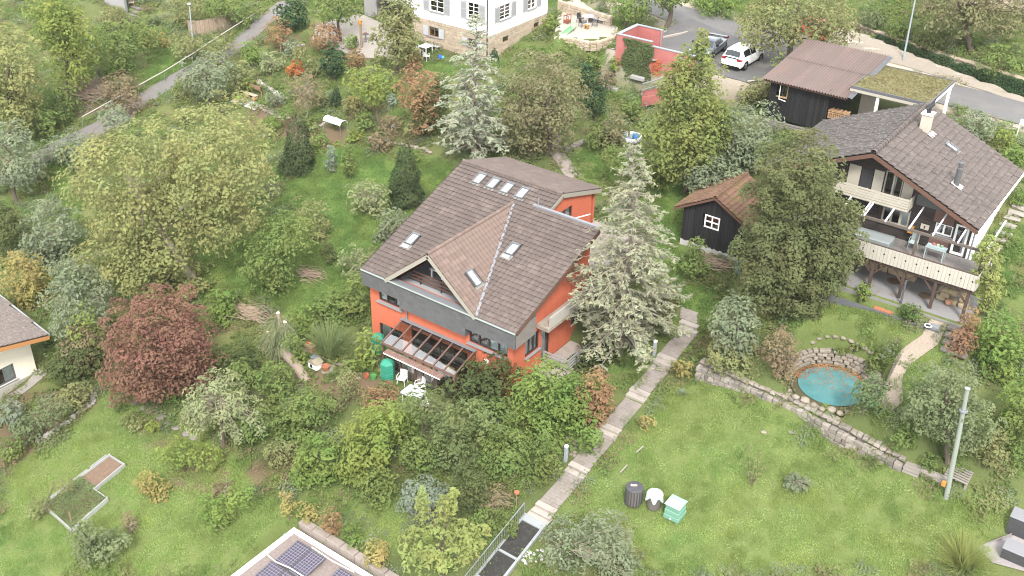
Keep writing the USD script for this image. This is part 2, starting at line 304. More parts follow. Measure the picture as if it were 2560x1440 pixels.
SOIL_P = {k: poly_px(v) for k, v in SOILS.items()}
def inside(polys, grow=.0, blur=.6):
    d = np.full(len(_pts), 9.)
    for p in polys: d = np.minimum(d, shapely.distance(p, _pts))
    return np.clip(1 - d/blur, 0, 1)[:, None]
_fb = meshkit.fbm(np.stack([_flat[:, 0]*.25, _flat[:, 1]*.25, 0*_flat[:, 0]], 1), 4, 11)[:, None]
tint = np.array([.085, .105, .038])*(1 + .4*(_fb - .5)) + np.array([.05, .03, .015])*np.clip(_fb - .5, 0, 1)*2
wl = inside(LAWN_P.values(), blur=.9); tint = tint*(1 - wl) + np.array([.105, .135, .043])*wl
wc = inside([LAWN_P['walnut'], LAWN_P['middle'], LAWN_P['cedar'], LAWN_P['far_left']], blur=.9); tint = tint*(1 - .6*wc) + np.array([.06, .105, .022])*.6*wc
ws = inside(SOIL_P.values(), blur=.6)*np.clip(.4 + 1.2*_fb, 0, 1); tint = tint*(1 - ws) + np.array([.12, .085, .055])*ws
wg = inside([ROAD.buffer(.6), PARK.buffer(.1)], blur=.5); tint = tint*(1 - wg) + np.array([.30, .26, .21])*wg
wg2 = inside([Polygon([tuple(atz(x, y, 11.7)[:2]) for x, y in [(1985, 95), (2115, 105), (2300, 160), (2560, 238), (2560, 262), (2300, 186), (2110, 128)]])], blur=.5); tint = tint*(1 - wg2) + np.array([.38, .32, .26])*wg2
usdkit.material(stage, '/World/Looks/ground', {
    'at': ('attribute', {'attribute': 'tint'}), 'g': ('geometry', {}), 'n1': ('noise_texture', {'scale': 1.1, 'detail': 8.0, 'roughness': .7}), 'n2': ('noise_texture', {'scale': 9.0, 'detail': 6.0, 'roughness': .75}),
    'a1': ('math', {'math_type': 'multiply_add', 'value2': .3, 'value3': .85}), 'a2': ('math', {'math_type': 'multiply_add', 'value2': 1.1, 'value3': .45}), 'mu': ('math', {'math_type': 'multiply'}),
    'hu': ('math', {'math_type': 'multiply_add', 'value2': -.04, 'value3': .52}), 'h': ('hsv', {}), 'b': ('bump', {'strength': .6, 'distance': .05}), 'p': ('principled_bsdf', {'roughness': .95, 'specular_ior_level': .1})},
    [('g.position', 'n1.vector'), ('g.position', 'n2.vector'), ('n1.fac', 'a1.value1'), ('n2.fac', 'a2.value1'), ('a1.value', 'mu.value1'), ('a2.value', 'mu.value2'), ('mu.value', 'h.value'), ('n1.fac', 'hu.value1'), ('hu.value', 'h.hue'),
     ('at.color', 'h.color'), ('h.color', 'p.base_color'), ('n2.fac', 'b.height'), ('b.normal', 'p.normal')], surface='p.BSDF')
nu, nv = len(GU), len(GV)
i, j = np.meshgrid(np.arange(nv - 1), np.arange(nu - 1), indexing='ij'); q = np.stack([i*nu + j, i*nu + j + 1, (i+1)*nu + j + 1, (i+1)*nu + j], -1).reshape(-1, 4)
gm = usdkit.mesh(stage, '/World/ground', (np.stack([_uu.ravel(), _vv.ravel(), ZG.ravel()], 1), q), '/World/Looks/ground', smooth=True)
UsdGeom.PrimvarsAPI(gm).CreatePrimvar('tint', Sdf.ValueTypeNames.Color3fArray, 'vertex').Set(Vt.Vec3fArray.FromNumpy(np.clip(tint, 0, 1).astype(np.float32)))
tag(gm.GetPrim(), 'sloping garden hillside of grass, meadow and planting soil', None, None, 'structure')
# far ground so that the hill does not end in nothing
g = G(); g.quad((-260, -200, -14), (160, -200, -14), (160, 260, -14), (-260, 260, -14)); solo('valley_floor', g, M('valley', (.09, .12, .05), .95, .3, .05), kind='structure')

from scipy.spatial import Delaunay
VG = Polygon([tuple(atz(x, y, 11.62)[:2]) for x, y in [(1985, 95), (2115, 112), (2300, 166), (2600, 259), (2600, 274), (2387, 212), (2200, 161), (1985, 104)]]).buffer(0)
def drape(poly, lift, step=.5, zf=None):
    b = poly.segmentize(step); ring = np.array(b.exterior.coords)[:-1]
    x0, y0, x1, y1 = poly.bounds; gx, gy = np.meshgrid(np.arange(x0, x1, step), np.arange(y0, y1, step)); c = np.stack([gx.ravel(), gy.ravel()], 1)
    c = c[shapely.contains(poly.buffer(-step*.4), shapely.points(c[:, 0], c[:, 1]))]; p = np.vstack([ring, c]); t = Delaunay(p).simplices
    m = p[t].mean(1); t = t[shapely.contains(poly, shapely.points(m[:, 0], m[:, 1]))]
    e = np.cross(np.c_[p[t[:, 1]] - p[t[:, 0]], np.zeros(len(t))], np.c_[p[t[:, 2]] - p[t[:, 0]], np.zeros(len(t))])[:, 2]; t = np.where(e[:, None] < 0, t[:, ::-1], t)
    z = (zf or ground)(p[:, 0], p[:, 1]) + lift
    return np.c_[p, z], t
def strip_poly(pts, w):
    from shapely.geometry import LineString
    return LineString([tuple(p[:2]) for p in pts]).buffer(w/2, cap_style=2, join_style=1)
ASPH = M('asphalt', (.19, .185, .185), .85, .10, 1.5, .3, 90, .2, dirt=(.28, .25, .21), dscale=.6, dfac=.45)
solo('road', drape(ROAD, .05, .6), ASPH, kind='structure', label='grey asphalt street bending past the parking place')
solo('parking_place', drape(PARK, .065, .6), M('asphalt_dark', (.15, .148, .148), .85, .12, 1.2, .3, 90, .2, dirt=(.24, .21, .18), dscale=.8, dfac=.5), kind='structure', label='dark asphalt parking place beside the street')
_lane = [(720, 5), (655, 58), (600, 108), (545, 148), (470, 180), (400, 222), (330, 268), (285, 302), (213, 338), (167, 360), (105, 393), (40, 430), (-40, 470)]
_lane = [gp(*q) for q in _lane]; LANE = strip_poly(_lane, 2.0)
solo('lane', drape(LANE, .05, .45), M('asphalt_lane', (.22, .205, .20), .9, .12, 1.5, .3, 60, .2, dirt=(.20, .17, .11), dscale=.9, dfac=.7), kind='structure', label='narrow asphalt lane climbing along the left gardens')

solo('gravel_verge', drape(VG, .06, .5), M('verge_gravel', (.36, .315, .26), .95, .14, 5, .4, 30, dirt=(.33, .29, .2), dscale=1.5, dfac=.6), kind='structure', label='pale gravel strip along the far side of the street')
# the path
CONC = M('concrete_light', (.47, .42, .375), .85, .14, 1.6, .4, 40, .2, dirt=(.24, .21, .17), dscale=1.5, dfac=.5)
PAVE = M('paver', (.315, .275, .25), .9, .08, 2.5, .3, 60, .2, rnd=.06, dirt=(.20, .19, .12), dscale=1.3, dfac=.5)
GP = thing('garden_path', 'long straight garden path of grey pavers with paired concrete steps', None, (PATH_U[0], PATH_V[0], 0), kind='structure')
r_ = rng(5); bed = G(); npv = 0
for i in range(6):
    a, b = PATH_V[i], PATH_V[i+1]
    for k in range(2):
        u = path_u(a + .36*k); z1 = PATH_Z[i] + .17*(k + 1)
        part(GP, 'step', G().chamf(u - PW - .05, u + PW + .05, a + .36*k, a + .36*(k+1) + .03, z1 - .25, z1 - .012*k, .012, r_, .008), CONC)
    s = np.arange(a + .76, b - .02, .208)
    for v0 in s:
        n = 3; off = .08 if int(round((v0 - a)/.208)) % 2 else -.08
        xs = np.array([-PW, -PW/3 + off, PW/3 + off, PW]) + path_u(v0)
        for k in range(n):
            v1 = v0 + .20; za, zb = path_z(v0 + .0), path_z(v1); d = r_.uniform(-.006, .006)
            q = G(); q.chamf(xs[k] + .004, xs[k+1] - .004, v0, v1, -.05, .02 + d, .005); P = q.v[0]; P[:, 2] += np.interp(P[:, 1], [v0, v1], [za, zb]) - .02
            part(GP, 'paver', q, PAVE); npv += 1
    vs = np.linspace(a + .72, b, 8)
    for k in range(7):
        ua, ub = path_u(vs[k]), path_u(vs[k+1]); za, zb = path_z(vs[k] + .001) - .032, path_z(vs[k+1] - .001) - .032
        bed.quad((ua - PW - .02, vs[k], za), (ua + PW + .02, vs[k], za), (ub + PW + .02, vs[k+1], zb), (ub - PW - .02, vs[k+1], zb))
part(GP, 'mortar_bed', bed, M('joint', (.25, .22, .18), .95, .2, 4))
# ---------------------------------------------------------------- plants
def norm(x): return x/(np.linalg.norm(x, axis=-1, keepdims=True) + 1e-9)
def leafmesh(c, n, L, W, r, t=None, fold=.18):
    N = len(c)
    if t is None: t = norm(np.cross(n, r.normal(size=(N, 3))))
    b = np.cross(n, t); L = np.broadcast_to(L, (N,))[:, None]; W = np.broadcast_to(W, (N,))[:, None]
    v = np.stack([c - t*L/2, c + b*W/2 + n*W*fold - t*L*.05, c + t*L/2 - n*L*.10, c - b*W/2 + n*W*fold - t*L*.05], 1).reshape(-1, 3)
    k = np.arange(N)[:, None]*4; return v, np.vstack([k + [0, 3, 2], k + [0, 2, 1]])
def bushy(c, rx, ry, rz, n, L, W, r, clump=.30, nc=None, up=.55, fill=.25, flat=.0, gaps=0.0):
    """leaf positions and normals: clumps set round a lumpy ellipsoid, and a thinner filling."""
    R = np.array([rx, ry, rz]); nc = nc or int(np.clip(26*(rx*rz)**.5 + 20, 18, 240))
    k = np.arange(nc) + .5; ph = np.arccos(1 - 2*k/nc) + r.normal(0, .12, nc); th = np.pi*(1 + 5**.5)*k + r.normal(0, .25, nc)
    d = np.stack([np.cos(th)*np.sin(ph), np.sin(th)*np.sin(ph), np.cos(ph)], 1)
    lump = .80 + .42*(meshkit.noise(d*1.7 + r.uniform(0, 50, 3), 3) - .5) + r.normal(0, .07, nc)
    lump = np.where(r.random(nc) < .25, lump*r.uniform(.55, .9, nc), lump)
    if gaps: keep = meshkit.noise(d*2.6 + 17 + r.uniform(0, 9, 3), 8) > gaps; d, lump, nc = d[keep], lump[keep], int(keep.sum())
    cc = d*lump[:, None]*R; cr = clump*(.75 + .6*r.random(nc))*np.mean(R)
    nf = int(n*fill); n0 = n - nf; w = cr**2; ci = r.choice(nc, n0, p=w/w.sum())
    dd = norm(r.normal(size=(n0, 3)) + np.array([0, -.15, .8]) + 1.0*d[ci]); rad = cr[ci]*(.74 + .34*r.random(n0))
    p = cc[ci] + dd*rad[:, None]*np.array([1, 1, 1 - flat])
    no = norm(.7*dd + .35*d[ci] + (up + .15)*np.array([0, -.2, 1.]) + .30*r.normal(size=(n0, 3)))
    pf = norm(r.normal(size=(nf, 3)))*(.25 + .55*r.random(nf)**.5)[:, None]*R; nof = norm(r.normal(size=(nf, 3)) + np.array([0, 0, 1.2]))
    return np.vstack([p, pf]) + c, np.vstack([no, nof]), cc + c
def limbs(g, base, top, r0, targets, r, n=7):
    base, top = np.asarray(base, float), np.asarray(top, float); s = np.linspace(0, 1, 6)[:, None]; bend = r.normal(0, .05, 3)*np.linalg.norm(top - base)
    pts = base + (top - base)*s + bend*np.sin(np.pi*s); g.tube(pts, np.linspace(r0*1.15, r0*.45, 6), 7)
    for t in targets[r.permutation(len(targets))[:n]]:
        a = pts[r.integers(2, 6)]; m = (a + t)/2 + np.array([0, 0, .12])*np.linalg.norm(t - a); g.tube([a, m, a + (t - a)*.9], [r0*.42, r0*.26, r0*.08], 5, False)
BARK = M('bark', (.17, .135, .105), .95, .25, 5, .5, 25); BARK_L = M('bark_light', (.36, .31, .25), .95, .25, 5, .5, 25)
VIEWH = norm(FWD*np.array([1, 1, 0]))
def solve_box(box, clear, base=None):
    x0, y0, x1, y1 = box; cx, cy = (x0 + x1)/2, (y0 + y1)/2; r_ = ray(cx, cy); el = -r_[2]/np.linalg.norm(r_); ce, se = math.sqrt(1 - el*el), el
    def size(d):
        r = (x1 - x0)/2*d/FPX; hh = (y1 - y0)/2*d/FPX; rz2 = hh*hh - (r*se)**2; rz = math.sqrt(max(rz2, 0))/ce; return r, max(rz, .45*r)
    if base is not None:
        d = ((np.asarray(base) - EYE) @ VIEWH)/(r_ @ VIEWH); r, rz = size(d); return EYE + r_*d, r, rz
    lo, hi = 25., 160.
    for _ in range(40):
        d = (lo + hi)/2; p = EYE + r_*d; r, rz = size(d)
        if p[2] - rz - clear > ground(p[0], p[1]): lo = d
        else: hi = d
    return EYE + r_*lo, r, rz
LEAFN = [0]
def plant(name, label, cat, boxes, mat, seed, lp=10, dens=1.0, clear=0.0, trunk=0.0, base=None, clump=.30, gaps=0.0, bark=None, aspect=.5, up=.55, group=None, style='bush', twigs=0, fill=.25):
    r = rng(seed); boxes = [boxes] if np.ndim(boxes[0]) == 0 else boxes
    bp = gp(*base) if base else None
    c, rr, rz = solve_box(boxes[0], clear, bp)
    if bp is None: bp = np.array([c[0], c[1], float(ground(c[0], c[1]))])
    t = thing(name, label, cat, bp, group); V, F, nv, tg = [], [], 0, []
    for k, b in enumerate(boxes):
        if k: c, rr, rz = solve_box(b, clear, bp + VIEWH*r.uniform(-.8, .3)*rr*.4)
        d = depth(c); L = lp*d/FPX; area = (b[2] - b[0])*(b[3] - b[1])*.78; n = int(np.clip(dens*4.6*area/(lp*lp*aspect), 150, 40000))
        p, no, cc = bushy(c, rr*.93, rr*.93, rz*.93, n, L, L*aspect, r, clump, gaps=gaps, up=up, fill=fill)
        zg = ground(p[:, 0], p[:, 1]) + .02; ok = p[:, 2] > zg; p, no = p[ok], no[ok]; s = .5 + 1.1*r.random(len(p))**1.3
        v, f = leafmesh(p, no, L*s, L*s*aspect, r); V.append(v); F.append(f + nv); nv += len(v); tg.append(cc); LEAFN[0] += len(f)
    part(t, 'crown' if trunk else 'foliage', (np.vstack(V), np.vstack(F)), mat)
    tg = np.vstack(tg); g = G(); c0, r0, z0 = solve_box(boxes[0], clear, bp if base else None)
    if trunk: limbs(g, bp - np.array([0, 0, .1]), c0 + np.array([0, 0, z0*.1]), trunk, tg, r, 9); part(t, 'trunk', g, bark or BARK, 50)
    else:
        for k in range(5): q = tg[r.integers(len(tg))]; g.tube([bp + np.array([r.normal(0, .08), r.normal(0, .08), -.05]), (bp + q)/2, q], [.03, .022, .01], 4, False)
        part(t, 'stem', g, bark or BARK)
    if twigs:
        g = G()
        for k in range(twigs):
            q = tg[r.integers(len(tg))]; a = c0 + (q - c0)*.25; e = c0 + (q - c0)*r.uniform(1.0, 1.25) + r.normal(0, .15, 3)*r0*.5; m = (a + e)/2 + r.normal(0, .08, 3)*r0; g.tube([a, m, e], [.022, .014, .006], 3, False)
        part(t, 'twigs', g, M('twig', (.40, .34, .27), .95, .2, 6))
    return t
def conifer(name, label, apex, basec, width, mat, seed, lp=9, dens=1.0, round_=.0, cat='tree', clear=.1):
    """dense cone of layered sprays; apex and base-centre pixels."""
    r = rng(seed); b = gp(*basec); d = depth(b); R = 1.18*width/2*d/FPX; rr = ray(*apex); k = ((b - EYE) @ VIEWH)/(rr @ VIEWH); top = EYE + rr*k; H = top[2] - b[2]; ax = top - np.array([b[0], b[1], top[2]])
    t = thing(name, label, cat, b); area = width*(basec[1] - apex[1])*.6; n = int(dens*6.5*area/(lp*lp*.4)); L = lp*d/FPX
    h = 1 - np.sqrt(r.random(n)); h = h*.98 + .01; layer = np.floor(h*H/.28)*.28/H; th = r.random(n)*2*np.pi
    prof = (1 - h)**(.85 - .4*round_); lump = .82 + .5*(meshkit.noise(np.stack([np.cos(th)*1.8, np.sin(th)*1.8, h*H*1.3], 1) + seed, 2) - .5); rad = R*prof*lump*(.45 + .55*r.random(n)**.35) + .03
    drop = .22*(rad/R)*R*.5
    p = np.stack([b[0] + ax[0]*h + rad*np.cos(th), b[1] + ax[1]*h + rad*np.sin(th), b[2] + clear + h*(H - clear) - drop*.6 + r.normal(0, .04, n)], 1)
    o = np.stack([np.cos(th), np.sin(th), 0*th], 1); no = norm(.6*o + np.array([0, 0, .8]) + .3*r.normal(size=(n, 3))); tt = norm(o + np.array([0, 0, -.25]) + .5*r.normal(size=(n, 3))); tt = norm(tt - no*(tt*no).sum(1, keepdims=True))
    ok = p[:, 2] > ground(p[:, 0], p[:, 1]); s = r.uniform(.7, 1.4, n)
    v, f = leafmesh(p[ok], no[ok], (L*s)[ok], (L*.38*s)[ok], r, tt[ok]); LEAFN[0] += len(f); part(t, 'crown', (v, f), mat)
    part(t, 'trunk', G().tube([b - [0, 0, .1], b + np.array([ax[0], ax[1], H])*.5, top - [0, 0, .1]], [.16, .10, .015], 6), BARK, 50); return t
def cedar(name, label, apex, basec, width, mat, seed, nb=120, lp=9, dens=1.0):
    """open blue cedar: long level branches in tiers with drooping sprays, trunk showing between."""
    r = rng(seed); b = gp(*basec); d = depth(b); R = width/2*d/FPX; rr = ray(*apex); k = ((b - EYE) @ VIEWH)/(rr @ VIEWH); top = EYE + rr*k; H = top[2] - b[2]; ax = top - np.array([b[0], b[1], top[2]]); L = lp*d/FPX
    t = thing(name, label, 'tree', b); C, N, T, S = [], [], [], []; br = G()
    axis = lambda h: np.array([b[0] + ax[0]*h + .25*math.sin(h*5 + seed), b[1] + ax[1]*h + .2*math.sin(h*4), b[2] + H*h])
    for i in range(nb):
        h = .05 + .94*((i + r.random())/nb); th = i*2.4 + r.normal(0, .35); o = axis(h)
        ln = R*min(1.0, (1 - h)**.72*1.15 + .05)*min(1.0, .55 + 2.6*h)*r.uniform(.62, 1.12); dirn = np.array([math.cos(th), math.sin(th), 0.]); rise = .18 if h < .8 else .6
        s = np.linspace(0, 1, 7); pts = o + dirn*(s*ln)[:, None] + np.array([0, 0, 1.])*(ln*(rise*s - (.26 + rise*.5)*s*s))[:, None] + r.normal(0, .03, (7, 3))
        br.tube(pts, np.linspace(.05, .008, 7)*(.4 + .6*(1 - h))*2.0, 4, False)
        nt = max(4, int(ln*5.0))
        for q in np.sort(r.uniform(.16, 1.0, nt)):
            a = o + dirn*q*ln + np.array([0, 0, 1.])*ln*(rise*q - (.26 + rise*.5)*q*q); side = r.choice([-1, 1]); tl = ln*.34*(1.1 - q*.75)*r.uniform(.5, 1.1) + .12
            td = norm(dirn*r.uniform(.35, .8) + side*np.array([-dirn[1], dirn[0], 0])*r.uniform(.4, 1) + np.array([0, 0, r.uniform(-.35, .1)])); e = a + td*tl
            m = max(4, int(dens*(tl/L)*6.0)); w = r.random(m)**.8; C.append(a + (e - a)*w[:, None] + r.normal(0, L*.22, (m, 3))*np.array([1, 1, .6])); tt = norm(td + .75*r.normal(size=(m, 3))); T.append(tt)
            N.append(norm(np.array([0, -.15, 1.]) + .38*r.normal(size=(m, 3))))
    C, N, T = np.vstack(C), np.vstack(N), np.vstack(T); T = norm(T - N*(T*N).sum(1, keepdims=True)); s = r.uniform(.6, 1.4, len(C))
    ok = C[:, 2] > ground(C[:, 0], C[:, 1]) + .1
    v, f = leafmesh(C[ok], N[ok], (L*s)[ok], (L*.34*s)[ok], r, T[ok], .05); LEAFN[0] += len(f); part(t, 'crown', (v, f), mat); part(t, 'branches', br, M('bark_grey', (.30, .26, .21), .95, .2, 5))
    part(t, 'trunk', G().tube([axis(x) - np.array([0, 0, .15*(x == 0)]) for x in np.linspace(0, 1, 9)], np.linspace(.24, .012, 9), 8), M('bark_grey', 0), 50); return t
def spiky(name, label, basec, h_px, w_px, mat, seed, n=220, cat='plant', droop=.5, width=.03, base_r=.12, upright=.5):
    """tuft of arching blades."""
    r = rng(seed); b = gp(*basec); d = depth(b); H, R = h_px*d/FPX/.8, w_px/2*d/FPX; t = thing(name, label, cat, b)
    th = r.random(n)*2*np.pi; reach = R*np.sqrt(r.random(n)); hh = H*(1 - upright*(reach/R)**2)*r.uniform(.7, 1.05, n); o = np.stack([np.cos(th), np.sin(th), 0*th], 1); sd = np.stack([-np.sin(th), np.cos(th), 0*th], 1)
    root = b + o*base_r*r.random(n)[:, None] - np.array([0, 0, .03]); S = np.array([0, .35, .7, 1.0]); V = []
    for s in S:
        p = root + o*(reach*s**1.4)[:, None] + np.array([0, 0, 1.])*(hh*(s*(1 + droop) - droop*s*s))[:, None]; w = width*(1 - s**2*.95)*r.uniform(.7, 1.3, n); V += [p - sd*w[:, None]/2, p + sd*w[:, None]/2]
    V = np.stack(V, 1).reshape(-1, 3); k = np.arange(n)[:, None]*8; F = np.vstack([k + np.array(q) for a in range(3) for q in ([2*a, 2*a+1, 2*a+3], [2*a, 2*a+3, 2*a+2])])
    LEAFN[0] += len(F); part(t, 'blades', (V, F), mat); return t
def scatter(poly, per, r):
    x0, y0, x1, y1 = poly.bounds; n = int((x1 - x0)*(y1 - y0)*per); p = np.stack([r.uniform(x0, x1, n), r.uniform(y0, y1, n)], 1)
    return p[shapely.contains(poly, shapely.points(p[:, 0], p[:, 1]))]
def instancer(name, protos, mats, pts, scale, r, label, part_name='tuft', tilt=.12):
    """one countless mass: protos are (v, f) tufts, spread over the ground."""
    p = f'/World/{name}'; pi = UsdGeom.PointInstancer.Define(stage, p); rel = pi.CreatePrototypesRel(); UsdGeom.Scope.Define(stage, p + '/kinds')
    for k, ((v, f), m) in enumerate(zip(protos, mats)):
        q = f'{p}/kinds/{part_name}' + (f'_{k:03d}' if k else ''); part(p + '/kinds', part_name, (v, f), m); rel.AddTarget(q)
    n = len(pts); z = ground(pts[:, 0], pts[:, 1]) - .01; e = .3
    gx = (ground(pts[:, 0] + e, pts[:, 1]) - ground(pts[:, 0] - e, pts[:, 1]))/(2*e); gy = (ground(pts[:, 0], pts[:, 1] + e) - ground(pts[:, 0], pts[:, 1] - e))/(2*e)
    pi.CreatePositionsAttr(Vt.Vec3fArray.FromNumpy(np.c_[pts, z].astype(np.float32))); pi.CreateProtoIndicesAttr(Vt.IntArray.FromNumpy(r.integers(0, len(protos), n).astype(np.int32)))
    an = r.random(n)*2*np.pi; nz = norm(np.stack([-np.clip(gx, -1, 1), -np.clip(gy, -1, 1), np.ones(n)], 1)); w = np.stack([-nz[:, 1], nz[:, 0], 0*an], 1)   # rotate z to the slope's normal
    h = np.arccos(np.clip(nz[:, 2], -1, 1))/2; wl_ = norm(w); qa = np.c_[np.cos(h), wl_*np.sin(h)[:, None]]; qb = np.c_[np.cos(an/2), 0*an, 0*an, np.sin(an/2)]
    a, b, c, d = qa.T; A, B, C_, D = qb.T; q = np.stack([a*A - b*B - c*C_ - d*D, a*B + b*A + c*D - d*C_, a*C_ - b*D + c*A + d*B, a*D + b*C_ - c*B + d*A], 1)
    pi.CreateOrientationsAttr(Vt.QuathArray([Gf.Quath(*map(float, x)) for x in q])); s = (scale*r.uniform(.7, 1.3, n)).astype(np.float32); pi.CreateScalesAttr(Vt.Vec3fArray.FromNumpy(np.c_[s, s, s*r.uniform(.8, 1.2, n).astype(np.float32)].astype(np.float32)))
    tag(pi.GetPrim(), label, None, None, 'stuff')
def grass_patch(seed, size=.7, n=130, h=.09, w=.022):
    r = rng(seed); c = np.c_[r.uniform(-size/2, size/2, (n, 2)), np.zeros(n)]; a = r.random(n)*2*np.pi; s = np.stack([np.cos(a), np.sin(a), 0*a], 1)*w/2; hh = h*r.uniform(.5, 1.3, n)*(.6 + .8*meshkit.noise(c*4 + seed, 1)); t = c + np.stack([r.normal(0, .4, n)*hh, r.normal(0, .4, n)*hh, hh], 1)
    v = np.stack([c - s, c + s, t], 1).reshape(-1, 3); return v, np.arange(3*n).reshape(-1, 3)
def weed_patch(seed, size=1.0, n=70, h=.45, L=.16):
    r = rng(seed); p = np.c_[r.uniform(-size/2, size/2, (n, 2)), np.zeros(n)]; p[:, 2] = h*(.15 + .85*meshkit.noise(p*2.2 + seed*3, 2))*r.uniform(.3, 1, n); no = norm(np.stack([r.normal(0, .5, n), r.normal(0, .5, n), np.ones(n)], 1)); s = r.uniform(.6, 1.4, n)
    return leafmesh(p, no, L*s, L*.5*s, r)
# ---------------------------------------------------------------- building kit
def wall(face, plane, a0, a1, z0, z1, holes, thick=.22):
    """front ('v') or side ('u') wall sheet with real openings and reveals."""
    A = sorted({a0, a1, *[x for h in holes for x in h[:2]]}); Z = sorted({z0, z1, *[x for h in holes for x in h[2:4]]}); g = G()
    P = (lambda a, d, z: (a, plane + d, z)) if face == 'v' else (lambda a, d, z: (plane - d, a, z))
    for i in range(len(A) - 1):
        for j in range(len(Z) - 1):
            am, zm = (A[i] + A[i+1])/2, (Z[j] + Z[j+1])/2
            if a0 <= am <= a1 and z0 <= zm <= z1 and not any(h[0] < am < h[1] and h[2] < zm < h[3] for h in holes):
                g.quad(P(A[i], 0, Z[j]), P(A[i+1], 0, Z[j]), P(A[i+1], 0, Z[j+1]), P(A[i], 0, Z[j+1]))
                g.quad(P(A[i], thick, Z[j]), P(A[i], thick, Z[j+1]), P(A[i+1], thick, Z[j+1]), P(A[i+1], thick, Z[j]))
    for a, b, c, d in [h[:4] for h in holes]:
        for p, q in (((a, c), (b, c)), ((b, c), (b, d)), ((b, d), (a, d)), ((a, d), (a, c))): g.quad(P(p[0], 0, p[1]), P(q[0], 0, q[1]), P(q[0], thick, q[1]), P(p[0], thick, p[1]))
    for p, q in (((a0, z0), (a1, z0)), ((a1, z0), (a1, z1)), ((a1, z1), (a0, z1)), ((a0, z1), (a0, z0))): g.quad(P(p[0], 0, p[1]), P(p[0], thick, p[1]), P(q[0], thick, q[1]), P(q[0], 0, q[1]))
    return g
ROOM = M('room', (.09, .075, .06), .9, .3, 2); CURT = M('curtain', (.62, .68, .70), .9, .1, 6, stretch=(8, 8, .3)); PANE = GLASS('pane')
def window(parent, face, plane, h, fmat, cols=2, rows=1, fw=.06, bar=.035, dep=.10, sill=None, curtain=None, name='window', room=.9, blind=None):
    a, b, c, d = h; P = (lambda x, dd, z: (x, plane + dd, z)) if face == 'v' else (lambda x, dd, z: (plane - dd, x, z))
    def bx(g, a0, a1, z0, z1, d0, d1): p, q = P(a0, d0, z0), P(a1, d1, z1); return g.box(p[0], q[0], p[1], q[1], p[2], q[2])
    g = G(); e = .003
    bx(g, a+e, b-e, c+e, c+fw, dep-.05, dep+.03); bx(g, a+e, b-e, d-fw, d-e, dep-.05, dep+.03); bx(g, a+e, a+fw, c+fw, d-fw, dep-.05, dep+.03); bx(g, b-fw, b-e, c+fw, d-fw, dep-.05, dep+.03)
    for k in range(1, cols): x = a + (b - a)*k/cols; bx(g, x-fw*.7, x+fw*.7, c+fw, d-fw, dep-.045, dep+.025)
    for k in range(1, rows): z = c + (d - c)*k/rows; bx(g, a+fw, b-fw, z-bar/2, z+bar/2, dep-.02, dep+.012)
    w = part(parent, name, g, fmat)
    for k in range(cols):
        x0, x1 = a + (b - a)*k/cols + fw*.6, a + (b - a)*(k+1)/cols - fw*.6
        part(w, 'pane', G().quad(P(x0, dep, c + fw*.6), P(x1, dep, c + fw*.6), P(x1, dep, d - fw*.6), P(x0, dep, d - fw*.6)), PANE)
    g = G(); r0, r1 = .23, .23 + room
    for p, q in (((a, c), (b, c)), ((b, c), (b, d)), ((b, d), (a, d)), ((a, d), (a, c))): g.quad(P(p[0], r0, p[1]), P(q[0], r0, q[1]), P(q[0], r1, q[1]), P(p[0], r1, p[1]))
    g.quad(P(a, r1, c), P(b, r1, c), P(b, r1, d), P(a, r1, d)); part(w, 'room_behind', g, ROOM)
    if curtain:
        g = G()
        for x0, x1 in curtain:
            s = np.linspace(a + (b-a)*x0, a + (b-a)*x1, max(5, int(abs(x1-x0)*(b-a)/.05))); dd = dep + .09 + .025*np.sin(np.arange(len(s))*1.6)
            for k in range(len(s)-1): g.quad(P(s[k], dd[k], c + .05), P(s[k+1], dd[k+1], c + .05), P(s[k+1], dd[k+1], d - .05), P(s[k], dd[k], d - .05))
        part(w, 'curtain', g, CURT)
    if blind: part(w, 'blind', bx(G(), a + .05, b - .05, d - (d-c)*blind, d - .05, dep + .05, dep + .07), M('blind', (.55, .57, .56), .8, .08, 2, stretch=(.2, .2, 14)))
    if sill: part(w, 'sill', bx(G(), a - .08, b + .08, c - .07, c - .003, -sill, dep), M('sill', (.33, .33, .34), .7, .1, 3))
    return w
def rooftile(a0, a1, s, wd, L, org, eu, es, nn, roll=.035, lift=.03, flip=False):
    x = np.array([0, .14, .34, .62, .86, 1.0])*wd; hz = np.array([.75, 1.0, .15, 0, .15, .75])*roll; lift = lift + .03
    P = []
    for so, dz in ((0, lift), (L, 0), (0, lift - .014)):
        aa = np.clip(a0 + x, *a1); P.append(org + eu*aa[:, None] + es*(s + so) + nn*(hz + dz)[:, None])
    v = np.vstack(P); f = []
    for k in range(5): f += [(k, k+1, 7+k), (k, 7+k, 6+k), (12+k, 13+k, k+1), (12+k, k+1, k)]
    return v, np.array(f)
